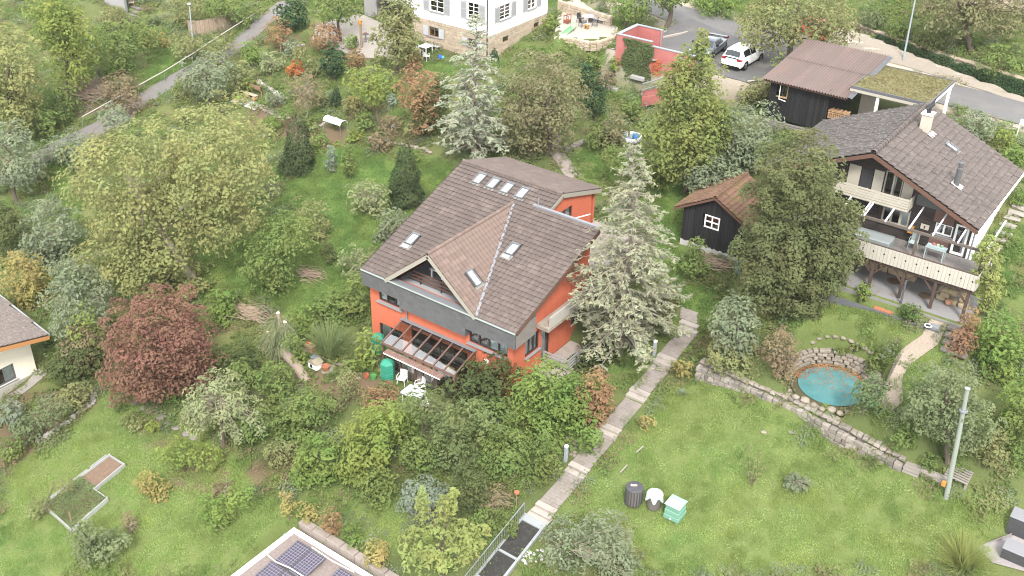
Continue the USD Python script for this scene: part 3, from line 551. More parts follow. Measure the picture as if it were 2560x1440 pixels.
def tile_roof(parent, org, eu, es, length, intervals, mat, wd=.30, ex=.34, big=300, seed=0, skip=None, name='tile', stuff='far_tiles', roll=.035, lift=.03, jit=.006):
    """rows of interlocking tiles up a slope; the `big` largest in the picture are single parts, the others one part."""
    r = rng(seed); org, eu, es = np.asarray(org, float), np.asarray(eu, float), np.asarray(es, float); nn = norm(np.cross(eu, es)); T = []
    for i in range(int(length/ex) + 1):
        s = i*ex; L = min(ex + .05, length - s)
        if L < .08: continue
        for lo, hi in intervals(s + ex*.5):
            k0, k1 = math.floor(lo/wd), math.ceil(hi/wd)
            for k in range(k0, k1):
                if min(hi, (k+1)*wd) - max(lo, k*wd) < .06: continue
                cp = org + eu*(k+.5)*wd + es*(s + ex/2)
                if skip and skip((k+.5)*wd, s + ex/2): continue
                v, f = rooftile(k*wd, (lo, hi), s + r.uniform(-jit, jit), wd, L, org + nn*r.uniform(0, jit), eu, es, nn, roll, lift); T.append((depth(cp), v, f))
    T.sort(key=lambda t: t[0])
    for d, v, f in T[:big]: part(parent, name, (v, f), mat)
    if T[big:]:
        g = G()
        for d, v, f in T[big:]: g.add(v, f)
        part(parent, stuff, g, mat, kind='stuff')
    return len(T)
def ridge(parent, p, q, mat, n, r=.12, name='ridge_tile', up=(0, 0, 1)):
    p, q = np.asarray(p, float), np.asarray(q, float); d = norm(q - p); sd = norm(np.cross(d, up)); upv = np.cross(sd, d); L = np.linalg.norm(q - p)/n; an = np.linspace(-.15, np.pi + .15, 7)
    for k in range(n):
        g = G(); a, b = p + d*L*k, p + d*(L*(k+1) + .04); V = []
        for c, rr in ((a, r*1.06), (b, r*.92)): V.append(c + rr*(np.cos(an)[:, None]*sd + np.sin(an)[:, None]*upv) - upv*.03)
        g.add(np.vstack(V), [(j, j+1, 8+j, 7+j) for j in range(6)]); part(parent, name, g, mat)
def skylight(parent, org, eu, es, a, s, w, h, white=True, apron=False):
    """roof window: dark frame, pale pane with blind, lead apron below."""
    nn = norm(np.cross(eu, es)); Q = lambda x, y, z: np.asarray(org) + np.asarray(eu)*x + np.asarray(es)*y + nn*z
    def slab_(g, x0, x1, y0, y1, z0, z1): return g.add([Q(x, y, z) for z in (z0, z1) for x, y in ((x0, y0), (x1, y0), (x1, y1), (x0, y1))], BOXF)
    g = G(); f = .075; slab_(g, a-w/2, a+w/2, s-h/2, s-h/2+f, .03, .15); slab_(g, a-w/2, a+w/2, s+h/2-f*1.5, s+h/2, .03, .16); slab_(g, a-w/2, a-w/2+f, s-h/2+f, s+h/2-f, .03, .15); slab_(g, a+w/2-f, a+w/2, s-h/2+f, s+h/2-f, .03, .15)
    t = part(parent, 'roof_window', g, M('window_metal', (.20, .21, .22), .45, .1, 3, metal=.3))
    part(t, 'blind', slab_(G(), a-w/2+f, a+w/2-f, s-h/2+f, s+h/2-f, .06, .075), M('roof_blind', (.74, .75, .76), .6, .06, 4))
    part(t, 'pane', G().quad(Q(a-w/2+f, s-h/2+f, .12), Q(a+w/2-f, s-h/2+f, .12), Q(a+w/2-f, s+h/2-f, .12), Q(a-w/2+f, s+h/2-f, .12)), GLASS('roof_pane', (.85, .9, .92), .10))
    g = G(); n = 8; al = .42 if apron else .16; xs = np.linspace(a-w*.62, a+w*.62, 2*n+1); dz = .055 + .03*(np.arange(2*n+1) % 2)
    if apron: slab_(G(), 0, 0, 0, 0, 0, 0)
    for k in range(2*n): g.add([Q(xs[k], s-h/2+.03, .07), Q(xs[k+1], s-h/2+.03, .07), Q(xs[k+1], s-h/2-al, dz[k+1]), Q(xs[k], s-h/2-al, dz[k])], [(0, 3, 2, 1), (0, 1, 2, 3)])
    part(t, 'lead_apron', g, M('lead', (.52, .50, .47), .55, .12, 4, dirt=(.66, .62, .55), dscale=3))
    if apron: part(t, 'apron_plate', slab_(G(), a-w*.42, a+w*.42, s-h/2-.36, s-h/2-.06, .10, .112), M('lead_grey', (.36, .36, .37), .5, .1, 4))
    return t
def stone_wall(parent, p, q, n, courses, h, thick, mat, r, name='stone', batter=0.0, zf=None, jit=.025, face=-1, mortar=True):
    """a straight run of stones from p to q (base points), built along x or y."""
    p, q = np.asarray(p, float), np.asarray(q, float); d = q - p; L = np.linalg.norm(d[:2]); du = np.array([d[0], d[1], 0])/L; dn = np.array([-du[1], du[0], 0])*(-face)
    z = 0
    for c in range(courses):
        ch = h/courses*r.uniform(.9, 1.1) if c < courses - 1 else h - z; m = max(2, n + r.integers(-1, 2)); w = r.uniform(.6, 1.4, m); e = np.r_[0, np.cumsum(w)/w.sum()]*L
        for k in range(m):
            g = G(); pr = r.uniform(-.03, .03); g.chamf(e[k] + .008, e[k+1] - .008, -pr - batter*z, thick, z + .006, z + ch - .006, min(.025, ch*.2), r, jit); v = g.v[0]
            s = v[:, 0]/L; zz = v[:, 2] + p[2] + d[2]*s; g.v[0] = p*[1, 1, 0] + du*v[:, :1] + dn*v[:, 1:2]*-1 + np.c_[0*s, 0*s, zz]; part(parent, name, g, mat)
        z += ch

# ================================================================ the orange house
ORANGE = M('orange_render', (.69, .19, .105), .9, .05, 1.2, .25, 120, .15, dirt=(.50, .145, .085), dscale=1.1, dfac=.5, stretch=(2.2, 2.2, .3))
TILE = M('brown_tile', (.155, .122, .108), .75, .14, 1.6, .25, 40, .25, rnd=.13, dirt=(.24, .19, .165), dscale=1.3, dfac=.7)
TILE_D = M('pinkish_tile', (.225, .162, .135), .75, .14, 1.6, .25, 40, .25, rnd=.16, dirt=(.20, .15, .115), dscale=2.2, dfac=.7)
SLATE = M('slate', (.13, .13, .133), .7, .14, 1.5, .25, 30, .3, rnd=.10, stretch=(6, 6, .6))
SLATE_S = M('slate_side', (.26, .235, .21), .8, .14, 1.5, .25, 30, .2, rnd=.06, stretch=(1, 1, 4))
BEIGE = M('beige_board', (.40, .375, .31), .8, .08, 3); BROWNW = M('brown_wood', (.16, .085, .06), .7, .2, 3, .3, 20, stretch=(1, 1, 1)); GREYM = M('grey_metal', (.30, .31, .33), .5, .1, 3, metal=.2); WHITEP = M('white_paint', (.78, .78, .77), .6, .04, 3)
DARKW = M('dark_frame', (.075, .05, .045), .6, .2, 4)
OH = thing('orange_house', 'orange rendered house with brown tiled roof, gabled dormer and grey slate fascia', 'house', (-34.5, 40.5, .9))
KR, E0, V0 = .358, 6.36, 39.95
zr = lambda u, v: E0 + KR*(np.asarray(v) - V0)
UL, UR, UG = -39.95, -28.3, -32.07
hL = (-39.15, -37.2, 4.12, 5.1); hR = (-32.05, -29.25, 3.95, 4.75); hD = (-39.25, -37.35, .92, 2.42)
part(OH, 'front_wall', wall('v', 40.5, -39.9, -28.903, -.2, 6.1, [hL, hR, hD, (-36.6, -32.2, .92, 3.0)]), ORANGE)
sW = (41.75, 43.15, 3.4, 4.72); sD = (43.4, 44.25, 2.15, 4.85)
part(OH, 'side_wall', wall('u', -28.9, 40.504, 54.2, -.2, 5.99, [sW, sD, (46.6, 47.9, 3.0, 4.4)]).prism([(40.6, 5.995), (48.3, 5.995), (48.3, 9.0), (40.6, 6.3)], 'u', -29.12, -28.9), M('orange_render', 0))
part(OH, 'rear_and_left_walls', G().prism([(40.74, 0), (54.2, 0), (54.2, 8.25), (49.9, 9.65), (40.74, 6.35)], 'u', -39.9, -39.7).box(-39.7, -32.3, 54.0, 54.2, 2, 8.3).box(-32.3, -29.12, 54.0, 54.2, 2, 6.0).box(-39.7, -32.3, 40.74, 54, 5.75, 5.9), ORANGE)
window(OH, 'v', 40.5, hL, DARKW, 3, sill=.22, curtain=[(.02, .3), (.6, .95)]); window(OH, 'v', 40.5, hR, DARKW, 4, sill=.2, curtain=[(.5, .98)])
window(OH, 'v', 40.5, hD, DARKW, 2, curtain=[(.04, .45)], name='garden_door'); window(OH, 'v', 40.5, (-36.6, -32.2, .92, 3.0), DARKW, 4, curtain=None, name='living_room_door', room=2.2)
window(OH, 'u', -28.9, sW, DARKW, 3, sill=.15, curtain=[(.02, .98)]); window(OH, 'u', -28.9, sD, DARKW, 1, curtain=[(.05, .75)], name='side_door'); window(OH, 'u', -28.9, (46.6, 47.9, 3.0, 4.4), WHITEP, 2, curtain=[(.0, .9)])
# roof deck with the notch of the dormer, tiles on it
DA = (-34.55, 9.25); VB = V0 + (DA[1] - E0)/KR
fl = lambda v: -37.9 + (v - V0)*(DA[0] + 37.9)/(VB - V0); fr = lambda v: -31.2 + (v - V0)*(DA[0] + 31.2)/(VB - V0)
deckL = [(UL, V0), (-37.9, V0), (DA[0], VB), (DA[0], 49.9), (UL, 49.9)]; deckR = [(-31.2, V0), (UR, V0), (UR, 48.3), (UG, 48.3), (UG, 49.9), (DA[0], 49.9), (DA[0], VB)]
rf = part(OH, 'roof', G().slab(deckL, lambda u, v: zr(u, v) - .02, .2).slab(deckR, lambda u, v: zr(u, v) - .02, .2), M('roof_deck', (.10, .08, .07), .9))
cs = 1/math.sqrt(1 + KR*KR); es = np.array([0, cs, KR*cs]); eu = np.array([1., 0, 0]); org = np.array([0, V0 - .06, E0 - .01])
def iv(s):
    v = V0 + s*cs
    if v < VB - .05: return [(UL - .03, fl(v) - .02), (fr(v) + .06, UR + .03 if v < 48.3 else UG + .03)]
    return [(UL - .03, UR + .03 if v < 48.3 else UG + .03)]
sky_spots = [(-37.83, 49.0), (-36.72, 49.0), (-35.62, 49.0), (-34.45, 49.0)]
sk = [(a, (v - V0)/cs) for a, v in sky_spots] + [(-38.5, 3.35), (-32.2, 5.3)]
tile_roof(rf, org, eu, es, 10.6, iv, TILE, .30, .345, 200, 1, skip=lambda a, s: any(abs(a - x) < .30 and abs(s - y) < .45 for x, y in sk))
for k, (a, s) in enumerate(sk): skylight(rf, org, eu, es, a, s, .62, .98, apron=k >= 4)
# rear slope
zb = lambda u, v: 9.93 - .30*(np.asarray(v) - 49.9)
part(rf, 'rear_deck', G().slab([(UL, 49.9), (UG, 49.9), (UG, 54.6), (UL, 54.6)], lambda u, v: zb(u, v) - .03, .2), M('roof_deck', 0))
cb = 1/math.sqrt(1.09); tile_roof(rf, (0, 54.65, 9.93 - .3*4.75), (-1, 0, 0), (0, -cb, .3*cb), 4.9, lambda s: [(-UG - .03, -UL + .03)], TILE, .30, .345, 0, 2, stuff='rear_tiles')
ridge(rf, (UL, 49.9, 9.98), (UG, 49.9, 9.98), TILE, 22, .13)
part(rf, 'gutter', G().tube([(UL, V0 - .1, E0 - .06), (UR, V0 - .1, E0 - .06)], .055, 6), M('gutter', (.36, .40, .37), .5, .1, 3), 40)
part(rf, 'top_flashing', G().box(-33.2, UR, 48.26, 48.46, 9.36, 9.5).tube([(-32.85, 48.4, 9.4), (-32.85, 48.4, 9.95)], .05, 6), GREYM)
# verge boards
part(OH, 'verge_board', G().add([(UL - .04, V0, E0 - .3), (UL - .04, 49.9, zr(0, 49.9) - .3), (UL - .04, 49.9, zr(0, 49.9) + .02), (UL - .04, V0, E0 + .02)], [(0, 1, 2, 3), (0, 3, 2, 1)]), BEIGE)
part(OH, 'verge_board', G().beam((UR + .02, V0 + .05, E0 - .13), (UR + .02, 48.3, zr(0, 48.3) - .13), .04, .24), M('brown_wood', 0))
part(OH, 'verge_board', G().beam((UG + .04, 48.4, zr(0, 48.4) - .14), (UG + .04, 49.9, 9.8), .05, .26).beam((UG + .04, 49.9, 9.8), (UG + .04, 54.5, zb(0, 54.5) - .14), .05, .26), BEIGE)
# upper gable wall with terrace window
uh = (49.75, 51.3, 7.1, 8.75)
gw = wall('u', -32.2, 48.3, 53.6, 6.2, 8.72, [(49.75, 51.3, 7.1, 8.6)]); gw.prism([(48.3, 8.72), (53.6, 8.72), (53.6, zb(0, 53.6) - .1), (49.9, 9.72), (48.3, 9.15)], 'u', -32.42, -32.2); part(OH, 'gable_wall', gw, ORANGE)
window(OH, 'u', -32.2, (49.75, 51.3, 7.1, 8.6), DARKW, 2, curtain=[(.05, .3), (.7, .95)]); part(OH, 'terrace_slab', G().box(-32.2, -28.35, 48.55, 54.2, 6.0, 6.25), CONC)
part(OH, 'awning_pole', G().beam((-32.1, 50.2, 7.9), (-30.9, 51.4, 8.3), .05, .05), WHITEP)
# slate fascia: hung slates over a box
fz0, fz1 = 5.22, 6.33; ulo, uhi, flo = -36.95, -31.9, 4.66
fg = G().box(UL + .02, UR - .02, 39.93, 40.3, fz0, fz1).box(ulo, uhi, 39.93, 40.45, flo, fz0 - .002); fg.prism([(40.3, fz0), (41.86, 5.56), (41.86, zr(0, 41.86) - .26), (40.3, zr(0, 40.3) - .26)], 'u', UR - .2, UR - .02)
fa = part(OH, 'fascia', fg, M('slate', 0)); r_ = rng(12)
for a0, a1, zz0, zz1 in ((UL, UR, fz0, fz1), (ulo, uhi, flo, fz0 - .01)):
    nr = max(2, round((zz1 - zz0)/.22)); hh = (zz1 - zz0)/nr
    for j in range(nr):
        x = a0 - .23*(j % 2)
        while x < a1:
            b0, b1 = max(x, a0), min(x + .46, a1)
            if b1 - b0 > .05: part(fa, 'slate', G().add([(b0 + .004, 39.925 - .022, zz0 + j*hh + .004), (b1 - .004, 39.925 - .022, zz0 + j*hh + .004), (b1 - .004, 39.925 - .006, zz0 + (j+1)*hh), (b0 + .004, 39.925 - .006, zz0 + (j+1)*hh), (b0 + .004, 39.925, zz0 + j*hh + .004), (b1 - .004, 39.925, zz0 + j*hh + .004)], [(0, 1, 2, 3), (4, 5, 1, 0)]), SLATE)
            x += .46
for j in range(5):
    z0_ = 5.24 + j*.24
    for k in range(4): part(fa, 'side_slate', G().add([(UR + .005, v0_, min(z0_ + .045*(v0_ - 39.9) + dz, zr(0, v0_) - .24)) for v0_, dz in ((39.95 + k*.475, 0), (40.42 + k*.475, 0), (40.42 + k*.475, .235), (39.95 + k*.475, .235))], [(0, 1, 2, 3)]), SLATE_S)
part(OH, 'fascia_capping', G().box(UL, -37.85, 39.86, 40.0, fz1 + .003, fz1 + .03).box(-37.8, -31.3, 39.86, 40.32, fz1 + .003, fz1 + .03).box(-31.2, UR, 39.86, 40.0, fz1 + .003, fz1 + .03), GREYM)
# dormer with loggia
dsl = (DA[1] - E0)/(DA[0] + 37.9); dsr = (DA[1] - E0)/(-31.2 - DA[0]); FV = V0 - .12
dm = part(OH, 'dormer', G().prism([(-37.95, E0 - .02), (DA[0], DA[1] - .02), (DA[0], DA[1] - .26), (-37.65, E0 - .02)], 'v', V0 + .12, VB).prism([(-31.15, E0 - .02), (-31.45, E0 - .02), (DA[0] , DA[1] - .262), (DA[0], DA[1] - .022)], 'v', V0 + .12, VB), M('roof_deck', 0))
# right slope of the dormer: along its eave runs the valley
c2 = 1/math.sqrt(1 + dsr*dsr); eu2 = np.array([0, 1., 0]); es2 = np.array([-c2, 0, dsr*c2]); org2 = np.array([-31.12, 0, E0 - .06])
def ivd(s): u = -31.12 - s*c2; z = E0 - .06 + dsr*(-31.12 - u); return [(FV, min(V0 + (z - E0)/KR + .12, VB + .1))]
Ld = (DA[0] + 31.12)/-c2
tile_roof(dm, org2, eu2, es2, Ld, ivd, TILE_D, .30, .345, 100, 3, skip=lambda a, s: abs(a - 41.55) < .33 and abs(s - 1.95) < .58, roll=.045)
skylight(dm, org2, eu2, es2, 41.55, 1.95, .58, 1.1)
c1 = 1/math.sqrt(1 + dsl*dsl); org1 = np.array([-37.98, 0, E0 - .06]); es1 = np.array([c1, 0, dsl*c1])
tile_roof(dm, org1, (0, -1, 0), es1, (DA[0] + 37.98)/c1, lambda s: [(-min(V0 + (dsl*s*c1)/KR, VB), -FV)], TILE_D, .30, .345, 0, 4, stuff='left_slope_tiles')
ridge(dm, (DA[0], FV - .02, DA[1] + .03), (DA[0], VB + .2, DA[1] + .03), TILE_D, 22, .12)
for (u0, sg) in ((-37.98, dsl), (-31.12, -dsr)):
    part(dm, 'barge_board', G().beam((u0, FV, E0 - .16), (DA[0] + (.02 if sg > 0 else -.02), FV, DA[1] - .16 + .004*(sg > 0)), .05, .24, up=(0, 0, 1)), BEIGE)
part(dm, 'valley_flashing', G().beam((-31.1, V0 - .02, E0 + .05), (DA[0] + .08, VB + .05, DA[1] + .06), .16, .05), GREYM)
LG = G().box(-37.7, -31.4, 40.32, 43.6, 5.95, 6.05); part(dm, 'loggia_floor', LG, M('loggia_floor', (.48, .48, .49), .8, .1, 2))
part(dm, 'loggia_back_wall', G().prism([(-37.4, 6.05), (-31.7, 6.05), (DA[0], 8.9)], 'v', 43.6, 43.7), M('loggia_wall', (.20, .17, .145), .8, .2, 2))
part(dm, 'loggia_cross_beam', G().beam((-36.0, 41.9, 7.75), (-33.1, 41.9, 7.75), .12, .14), BROWNW)
for z in (6.35, 6.6, 6.85): part(dm, 'loggia_rail', G().beam((-37.0 + (z-6.3)*.6, 41.0, z), (-32.0 - (z-6.3)*.6, 41.0, z), .04, .10), BROWNW)
t = thing('loggia_table', 'small white table with colourful toys in the roof loggia', 'table', (-35.7, 42.2, 6.05)); part(t, 'tabletop', G().box(-36.2, -35.2, 41.9, 42.6, 6.72, 6.77), WHITEP); part(t, 'leg', G().box(-36.15, -36.05, 41.95, 42.05, 6.05, 6.72), WHITEP); part(t, 'leg', G().box(-35.35, -35.25, 41.95, 42.05, 6.05, 6.72), WHITEP)
for k, cl in enumerate(((.1, .45, .08), (.6, .08, .06), (.1, .3, .6), (.7, .5, .05))): part(t, 'toy', G().lathe((-36.0 + .2*k, 42.2 + .1*(k % 2), 6.77), [(0, 0), (.09, .02), (.1, .14), (0, .22)], 8), M(f'toy_{k}', cl, .5), 40)
t = thing('loggia_armchair', 'black armchair in the roof loggia', 'chair', (-34.4, 42.3, 6.05)); part(t, 'seat', G().chamf(-34.9, -33.9, 41.9, 42.7, 6.15, 6.55, .08), M('black_cloth', (.02, .02, .022), .9)); part(t, 'backrest', G().chamf(-34.9, -33.9, 42.6, 42.9, 6.5, 7.1, .08), M('black_cloth', 0))
t = thing('red_box', 'red plastic box behind the black loggia armchair', 'box', (-33.6, 42.4, 6.05)); part(t, 'body', G().chamf(-33.75, -33.45, 42.2, 42.5, 6.06, 6.55, .03), M('red_plastic', (.6, .03, .03), .4)); part(t, 'lid', G().chamf(-33.77, -33.43, 42.18, 42.52, 6.55, 6.6, .015), M('red_plastic', 0))
for u in (-36.2, -34.6, -33.0): part(dm, 'loggia_rail_post', G().box(u - .04, u + .04, 41.03, 41.1, 6.05, 6.95), DARKW)
part(dm, 'loggia_sill_tiles', G().box(-37.2, -31.8, 40.36, 40.55, 6.06, 6.13), M('orange_tile_edge', (.50, .30, .17), .8, .3, 5, dirt=(.75, .6, .5), dscale=5))
# glasshouse against the front wall
gx0, gx1, gv0, gv1, gz, zf_, zb_ = -37.2, -31.5, 38.5, 40.47, .9, 2.85, 3.45
CH = M('copper_brown', (.20, .12, .10), .5, .15, 4, dirt=(.30, .20, .17), dscale=3)
ghs = part(OH, 'glasshouse', G().box(gx0, gx1, gv0 - .05, gv0 + .07, zf_ - .12, zf_).box(gx0, gx1, gv1 - .12, gv1, zb_ - .10, zb_ + .04), CH)
for k in range(8):
    u = gx0 + .05 + (gx1 - gx0 - .1)*k/7; part(ghs, 'rafter', G().beam((u, gv0 - .03, zf_ + .03), (u, gv1 - .04, zb_ + .07), .07, .09), CH)
    if k < 7: part(ghs, 'roof_pane', G().quad((u + .035, gv0, zf_ + .03), (u + (gx1-gx0-.1)/7 - .035, gv0, zf_ + .03), (u + (gx1-gx0-.1)/7 - .035, gv1 - .05, zb_ + .06), (u + .035, gv1 - .05, zb_ + .06)), GLASS('greenhouse_pane', (.80, .86, .82), .16))
for u in (gx0 + .06, -35.75, -34.6, -34.0, -32.95, gx1 - .06): part(ghs, 'post', G().box(u - .055, u + .055, gv0 - .03, gv0 + .06, gz - .1, zf_ - .125), BROWNW)
for a, b in ((gx0 + .12, -35.81), (-35.69, -34.66), (-33.94, -33.01), (-32.89, gx1 - .12)): part(ghs, 'front_pane', G().quad((a, gv0 + .01, gz), (b, gv0 + .01, gz), (b, gv0 + .01, zf_ - .13), (a, gv0 + .01, zf_ - .13)), PANE)
part(ghs, 'side_pane', G().add([(gx1 - .03, gv0 + .06, gz), (gx1 - .03, gv1, gz), (gx1 - .03, gv1, zb_ - .1), (gx1 - .03, gv0 + .06, zf_ - .12)], [(0, 1, 2, 3)]), PANE)
part(ghs, 'awning_box', G().chamf(gx0 + .55, gx1 - .75, gv0 - .48, gv0 - .08, zf_ - .32, zf_ - .22, .02), M('awning_red', (.25, .15, .13), .6, .12, 3, dirt=(.55, .45, .2), dscale=6, dfac=.4)); part(ghs, 'awning_rail', G().tube([(gx0 + .55, gv0 - .5, zf_ - .33), (gx1 - .75, gv0 - .5, zf_ - .33)], .035, 6), WHITEP, 40)
part(ghs, 'flashing', G().box(gx0 - .05, gx1 + .05, gv1 - .25, gv1 + .02, zb_ + .12, zb_ + .15), GREYM); part(ghs, 'paved_floor', G().box(gx0 + .05, gx1 - .05, gv0 + .08, gv1 + 1.8, gz - .06, gz + .01), CONC)
r_ = rng(77)
for k in range(10):
    u, v = r_.uniform(gx0 + .4, gx1 - .4), r_.uniform(gv0 + .35, gv1 - .3); pt = part(ghs, 'plant_pot', G().lathe((u, v, gz + .01), [(0, 0), (.10, 0), (.14, .24), (.12, .24), (.115, .2), (0, .2)], 10), M('terracotta', (.42, .17, .09), .85, .15, 4), 40)
    v_, f_ = leafmesh(np.array([u, v, gz + .45]) + r_.normal(0, .13, (60, 3)), norm(r_.normal(size=(60, 3)) + [0, 0, .6]), .13, .06, r_); part(pt, 'leaves', (v_, f_), LEAF('pot_leaf', [(.05, .08, .03), (.10, .15, .05), (.18, .24, .09)]))
part(ghs, 'table', G().box(-35.6, -34.3, 39.3, 40.0, gz + .68, gz + .72).box(-35.55, -35.5, 39.35, 39.4, gz, gz + .68).box(-34.4, -34.35, 39.9, 39.95, gz, gz + .68), M('pine', (.42, .27, .14), .7, .15, 4)); part(ghs, 'wicker_shelf', G().box(-33.6, -32.9, 39.9, 40.2, gz + .4, gz + .9), M('pine', 0))
part(OH, 'downpipe', G().tube([(-36.85, 40.42, 4.7), (-36.85, 40.42, 3.6)], .05, 6), GREYM, 40); part(OH, 'downpipe', G().tube([(-36.85, 40.38, 4.55), (-35.6, 40.38, 4.42)], .05, 6), GREYM, 40)
part(OH, 'wall_ornament', G().prism([(-30.9, 3.0), (-30.75, 2.95), (-30.6, 3.05), (-30.55, 3.25), (-30.65, 3.2), (-30.72, 3.3), (-30.78, 3.15), (-30.92, 3.2)], 'v', 40.44, 40.48), WHITEP, label='white bird shaped wall ornament')
# right side: balcony slab, terrace
part(OH, 'balcony_slab', G().chamf(-28.88, -28.0, 42.75, 52, 5.0, 5.28, .02), M('weathered_board', (.42, .37, .31), .85, .2, 2, .3, 20, dirt=(.2, .17, .13), dscale=2.5, dfac=.7)); part(OH, 'balcony_parapet', G().box(-28.15, -28.02, 43.0, 46.2, 5.3, 5.9), M('parapet_board', (.50, .47, .42), .8, .1, 3))
part(OH, 'terrace_paving', G().box(-28.85, -27.0, 42.5, 52, 1.6, 2.1), CONC)
tf = part(OH, 'terrace_fence', G().box(-27.12, -27.04, 43.5, 43.58, 2.0, 3.0).box(-27.12, -27.04, 46.4, 46.48, 2.0, 3.0).box(-28.8, -28.72, 43.5, 43.58, 2.0, 3.0), M('fence_grey', (.42, .41, .40), .8, .12, 3))
for k in range(4):
    z = 2.25 + k*.22; part(tf, 'rail', G().box(-27.10, -27.06, 43.58, 46.4, z, z + .12), M('fence_grey', 0)); part(tf, 'rail', G().box(-28.72, -27.12, 43.52, 43.56, z, z + .12), M('fence_grey', 0))
# ================================================================ chalet on the right
CHB = M('chalet_timber', (.060, .050, .046), .8, .25, 3, .3, 20, .2, stretch=(.4, .4, 6), dirt=(.12, .10, .09), dscale=2); CREAM = M('cream_paint', (.54, .495, .41), .7, .06, 3); CTILE = M('old_tile', (.138, .115, .105), .85, .16, 1.4, .3, 30, .2, rnd=.13, dirt=(.27, .235, .21), dscale=3.2, dfac=.55)
CTILE2 = M('mossy_tile', (.115, .105, .095), .9, .25, 1.6, .4, 30, .15, rnd=.22, dirt=(.33, .29, .30), dscale=6, dfac=.7)
CT = thing('chalet', 'dark timber chalet with wide old tiled roof and cream balcony boards', 'house', (-14, 57.2, 7.87))
CU0, CU1, CW, CB, RU, RZ, KC = -21.0, -9.75, 57.2, 65.2, -15.62, 15.12, .44
zc = lambda u: RZ - KC*abs(u - RU); ZF = 9.95
hs = [(-14.75, -13.15, 10.7, 11.85), (-11.70, -10.72, 10.92, 11.6), (-10.62, -9.85, 9.97, 11.85), (-15.0, -13.95, 12.25, 14.0)]
g = wall('v', CW, CU0, CU1, ZF - .3, 12.2, hs[:3]); part(CT, 'front_wall', g, CHB)
g = wall('v', CW, -17.6, -13.2, 12.2, 13.9, [(-15.0, -13.95, 12.25, 13.85)]); g.prism([(CU0, 12.2), (-17.6, 12.2), (-17.6, 13.9), (RU - 2.3, 13.85), (CU0, zc(CU0) - .25)], 'v', CW, CW + .2).prism([(-13.2, 12.2), (CU1, 12.2), (CU1, zc(CU1) - .25), (-13.2, zc(-13.2) - .25)], 'v', CW, CW + .2).prism([(-17.6, 13.9), (-13.2, 13.9), (RU, zc(RU) - .25)], 'v', CW, CW + .2); part(CT, 'gable_wall', g, CHB)
for k in range(9): part(CT, 'wall_board', G().box(CU0 + 4, -15.0 if k < 7 else -13.2, CW - .035, CW - .005, ZF + .1 + k*.24, ZF + .1 + k*.24 + .22), CHB)
for k in range(7): part(CT, 'wall_board', G().box(-13.05, -11.95, CW - .035, CW - .005, ZF + .1 + k*.26, ZF + .1 + k*.26 + .24), CHB)
part(CT, 'brown_panel', G().box(-11.85, -10.75, CW - .02, CW - .004, 11.65, 12.35), M('red_brown_board', (.20, .115, .095), .8, .15, 3, stretch=(.3, .3, 6)))
part(CT, 'brown_panel', G().box(-11.85, -10.75, CW - .02, CW - .004, 10.1, 10.87), M('red_brown_board', 0))
part(CT, 'side_wall', G().box(CU1 - .2, CU1, CW + .2, CB, 8.2, zc(CU1) - .22), WHITEP); part(CT, 'left_wall', G().box(CU0, CU0 + .2, CW + .2, CB, 7.5, 12.3), CHB); part(CT, 'rear_wall', G().box(CU0, CU1, CB, CB + .2, 9, 12.3), CHB)
part(CT, 'basement_wall', G().box(CU0, CU1, CW + .05, CW + .25, 7.0, ZF - .3), M('basement_stone', (.42, .34, .24), .9, .2, 2, .4, 15, dirt=(.2, .16, .12), dscale=2))
window(CT, 'v', CW, hs[0], CREAM, 3, sill=.1, curtain=[(.7, .95)], fw=.1); window(CT, 'v', CW, hs[1], WHITEP, 2, sill=.08, curtain=[(.05, .3)], fw=.07); window(CT, 'v', CW, hs[2], WHITEP, 1, name='glazed_door', fw=.13, curtain=[(.65, .95)]); window(CT, 'v', CW, (-15.0, -13.95, 12.25, 13.85), CREAM, 2, name='balcony_door', fw=.07, curtain=[(.4, .6)])
for a, b in ((-15.62, -15.05), (-13.9, -13.3), (-17.1, -16.4)): part(CT, 'shutter', G().chamf(a, b, CW - .08, CW - .02, 12.3, 13.75 if a > -16 else 13.7, .01), CREAM)
part(CT, 'balcony_window_panel', G().box(-16.35, -15.7, CW - .02, CW - .004, 12.4, 13.6), M('dark_window_panel', (.07, .07, .075), .3, .15, 4))
# roof
for s, nm in ((1, 'right_roof'), (-1, 'left_roof')):
    e = -9.25 if s > 0 else -21.95; rr = part(CT, nm, G().slab([(RU, 56.15), (e, 56.15), (e, 65.65), (RU, 65.65)], lambda u, v: RZ - KC*np.abs(u - RU) - .04, .2), M('chalet_deck', (.07, .055, .045), .9))
    cc = 1/math.sqrt(1 + KC*KC); sl = abs(e - RU)/cc
    tile_roof(rr, (e, 0, zc(e)), (0, s, 0), (-s*cc, 0, KC*cc), sl + .02, (lambda q: [(56.1, 65.7)]) if s > 0 else (lambda q: [(-65.7, -56.1)]), CTILE if s > 0 else CTILE2, .33, .40, 170 if s > 0 else 110, 20 + s, roll=.035, lift=.045, jit=.02, stuff='far_tiles')
    part(CT, 'barge_board', G().beam((e, 56.12, zc(e) - .16), (RU, 56.12 + .003*s, RZ - .16), .05, .22), BROWNW)
ridge(CT, (RU, 56.05, RZ + .06), (RU, 65.75, RZ + .06), CTILE, 25, .17)
part(CT, 'eaves_gutter', G().tube([(-9.18, 56.1, zc(-9.25) - .04), (-9.18, 65.7, zc(-9.25) - .04)], .065, 6), WHITEP, 40); part(CT, 'downpipe', G().tube([(-9.6, 57.5, 12.2), (-9.6, 57.5, 8.2)], .05, 6), GREYM, 40)
def zrr(u): return zc(u)
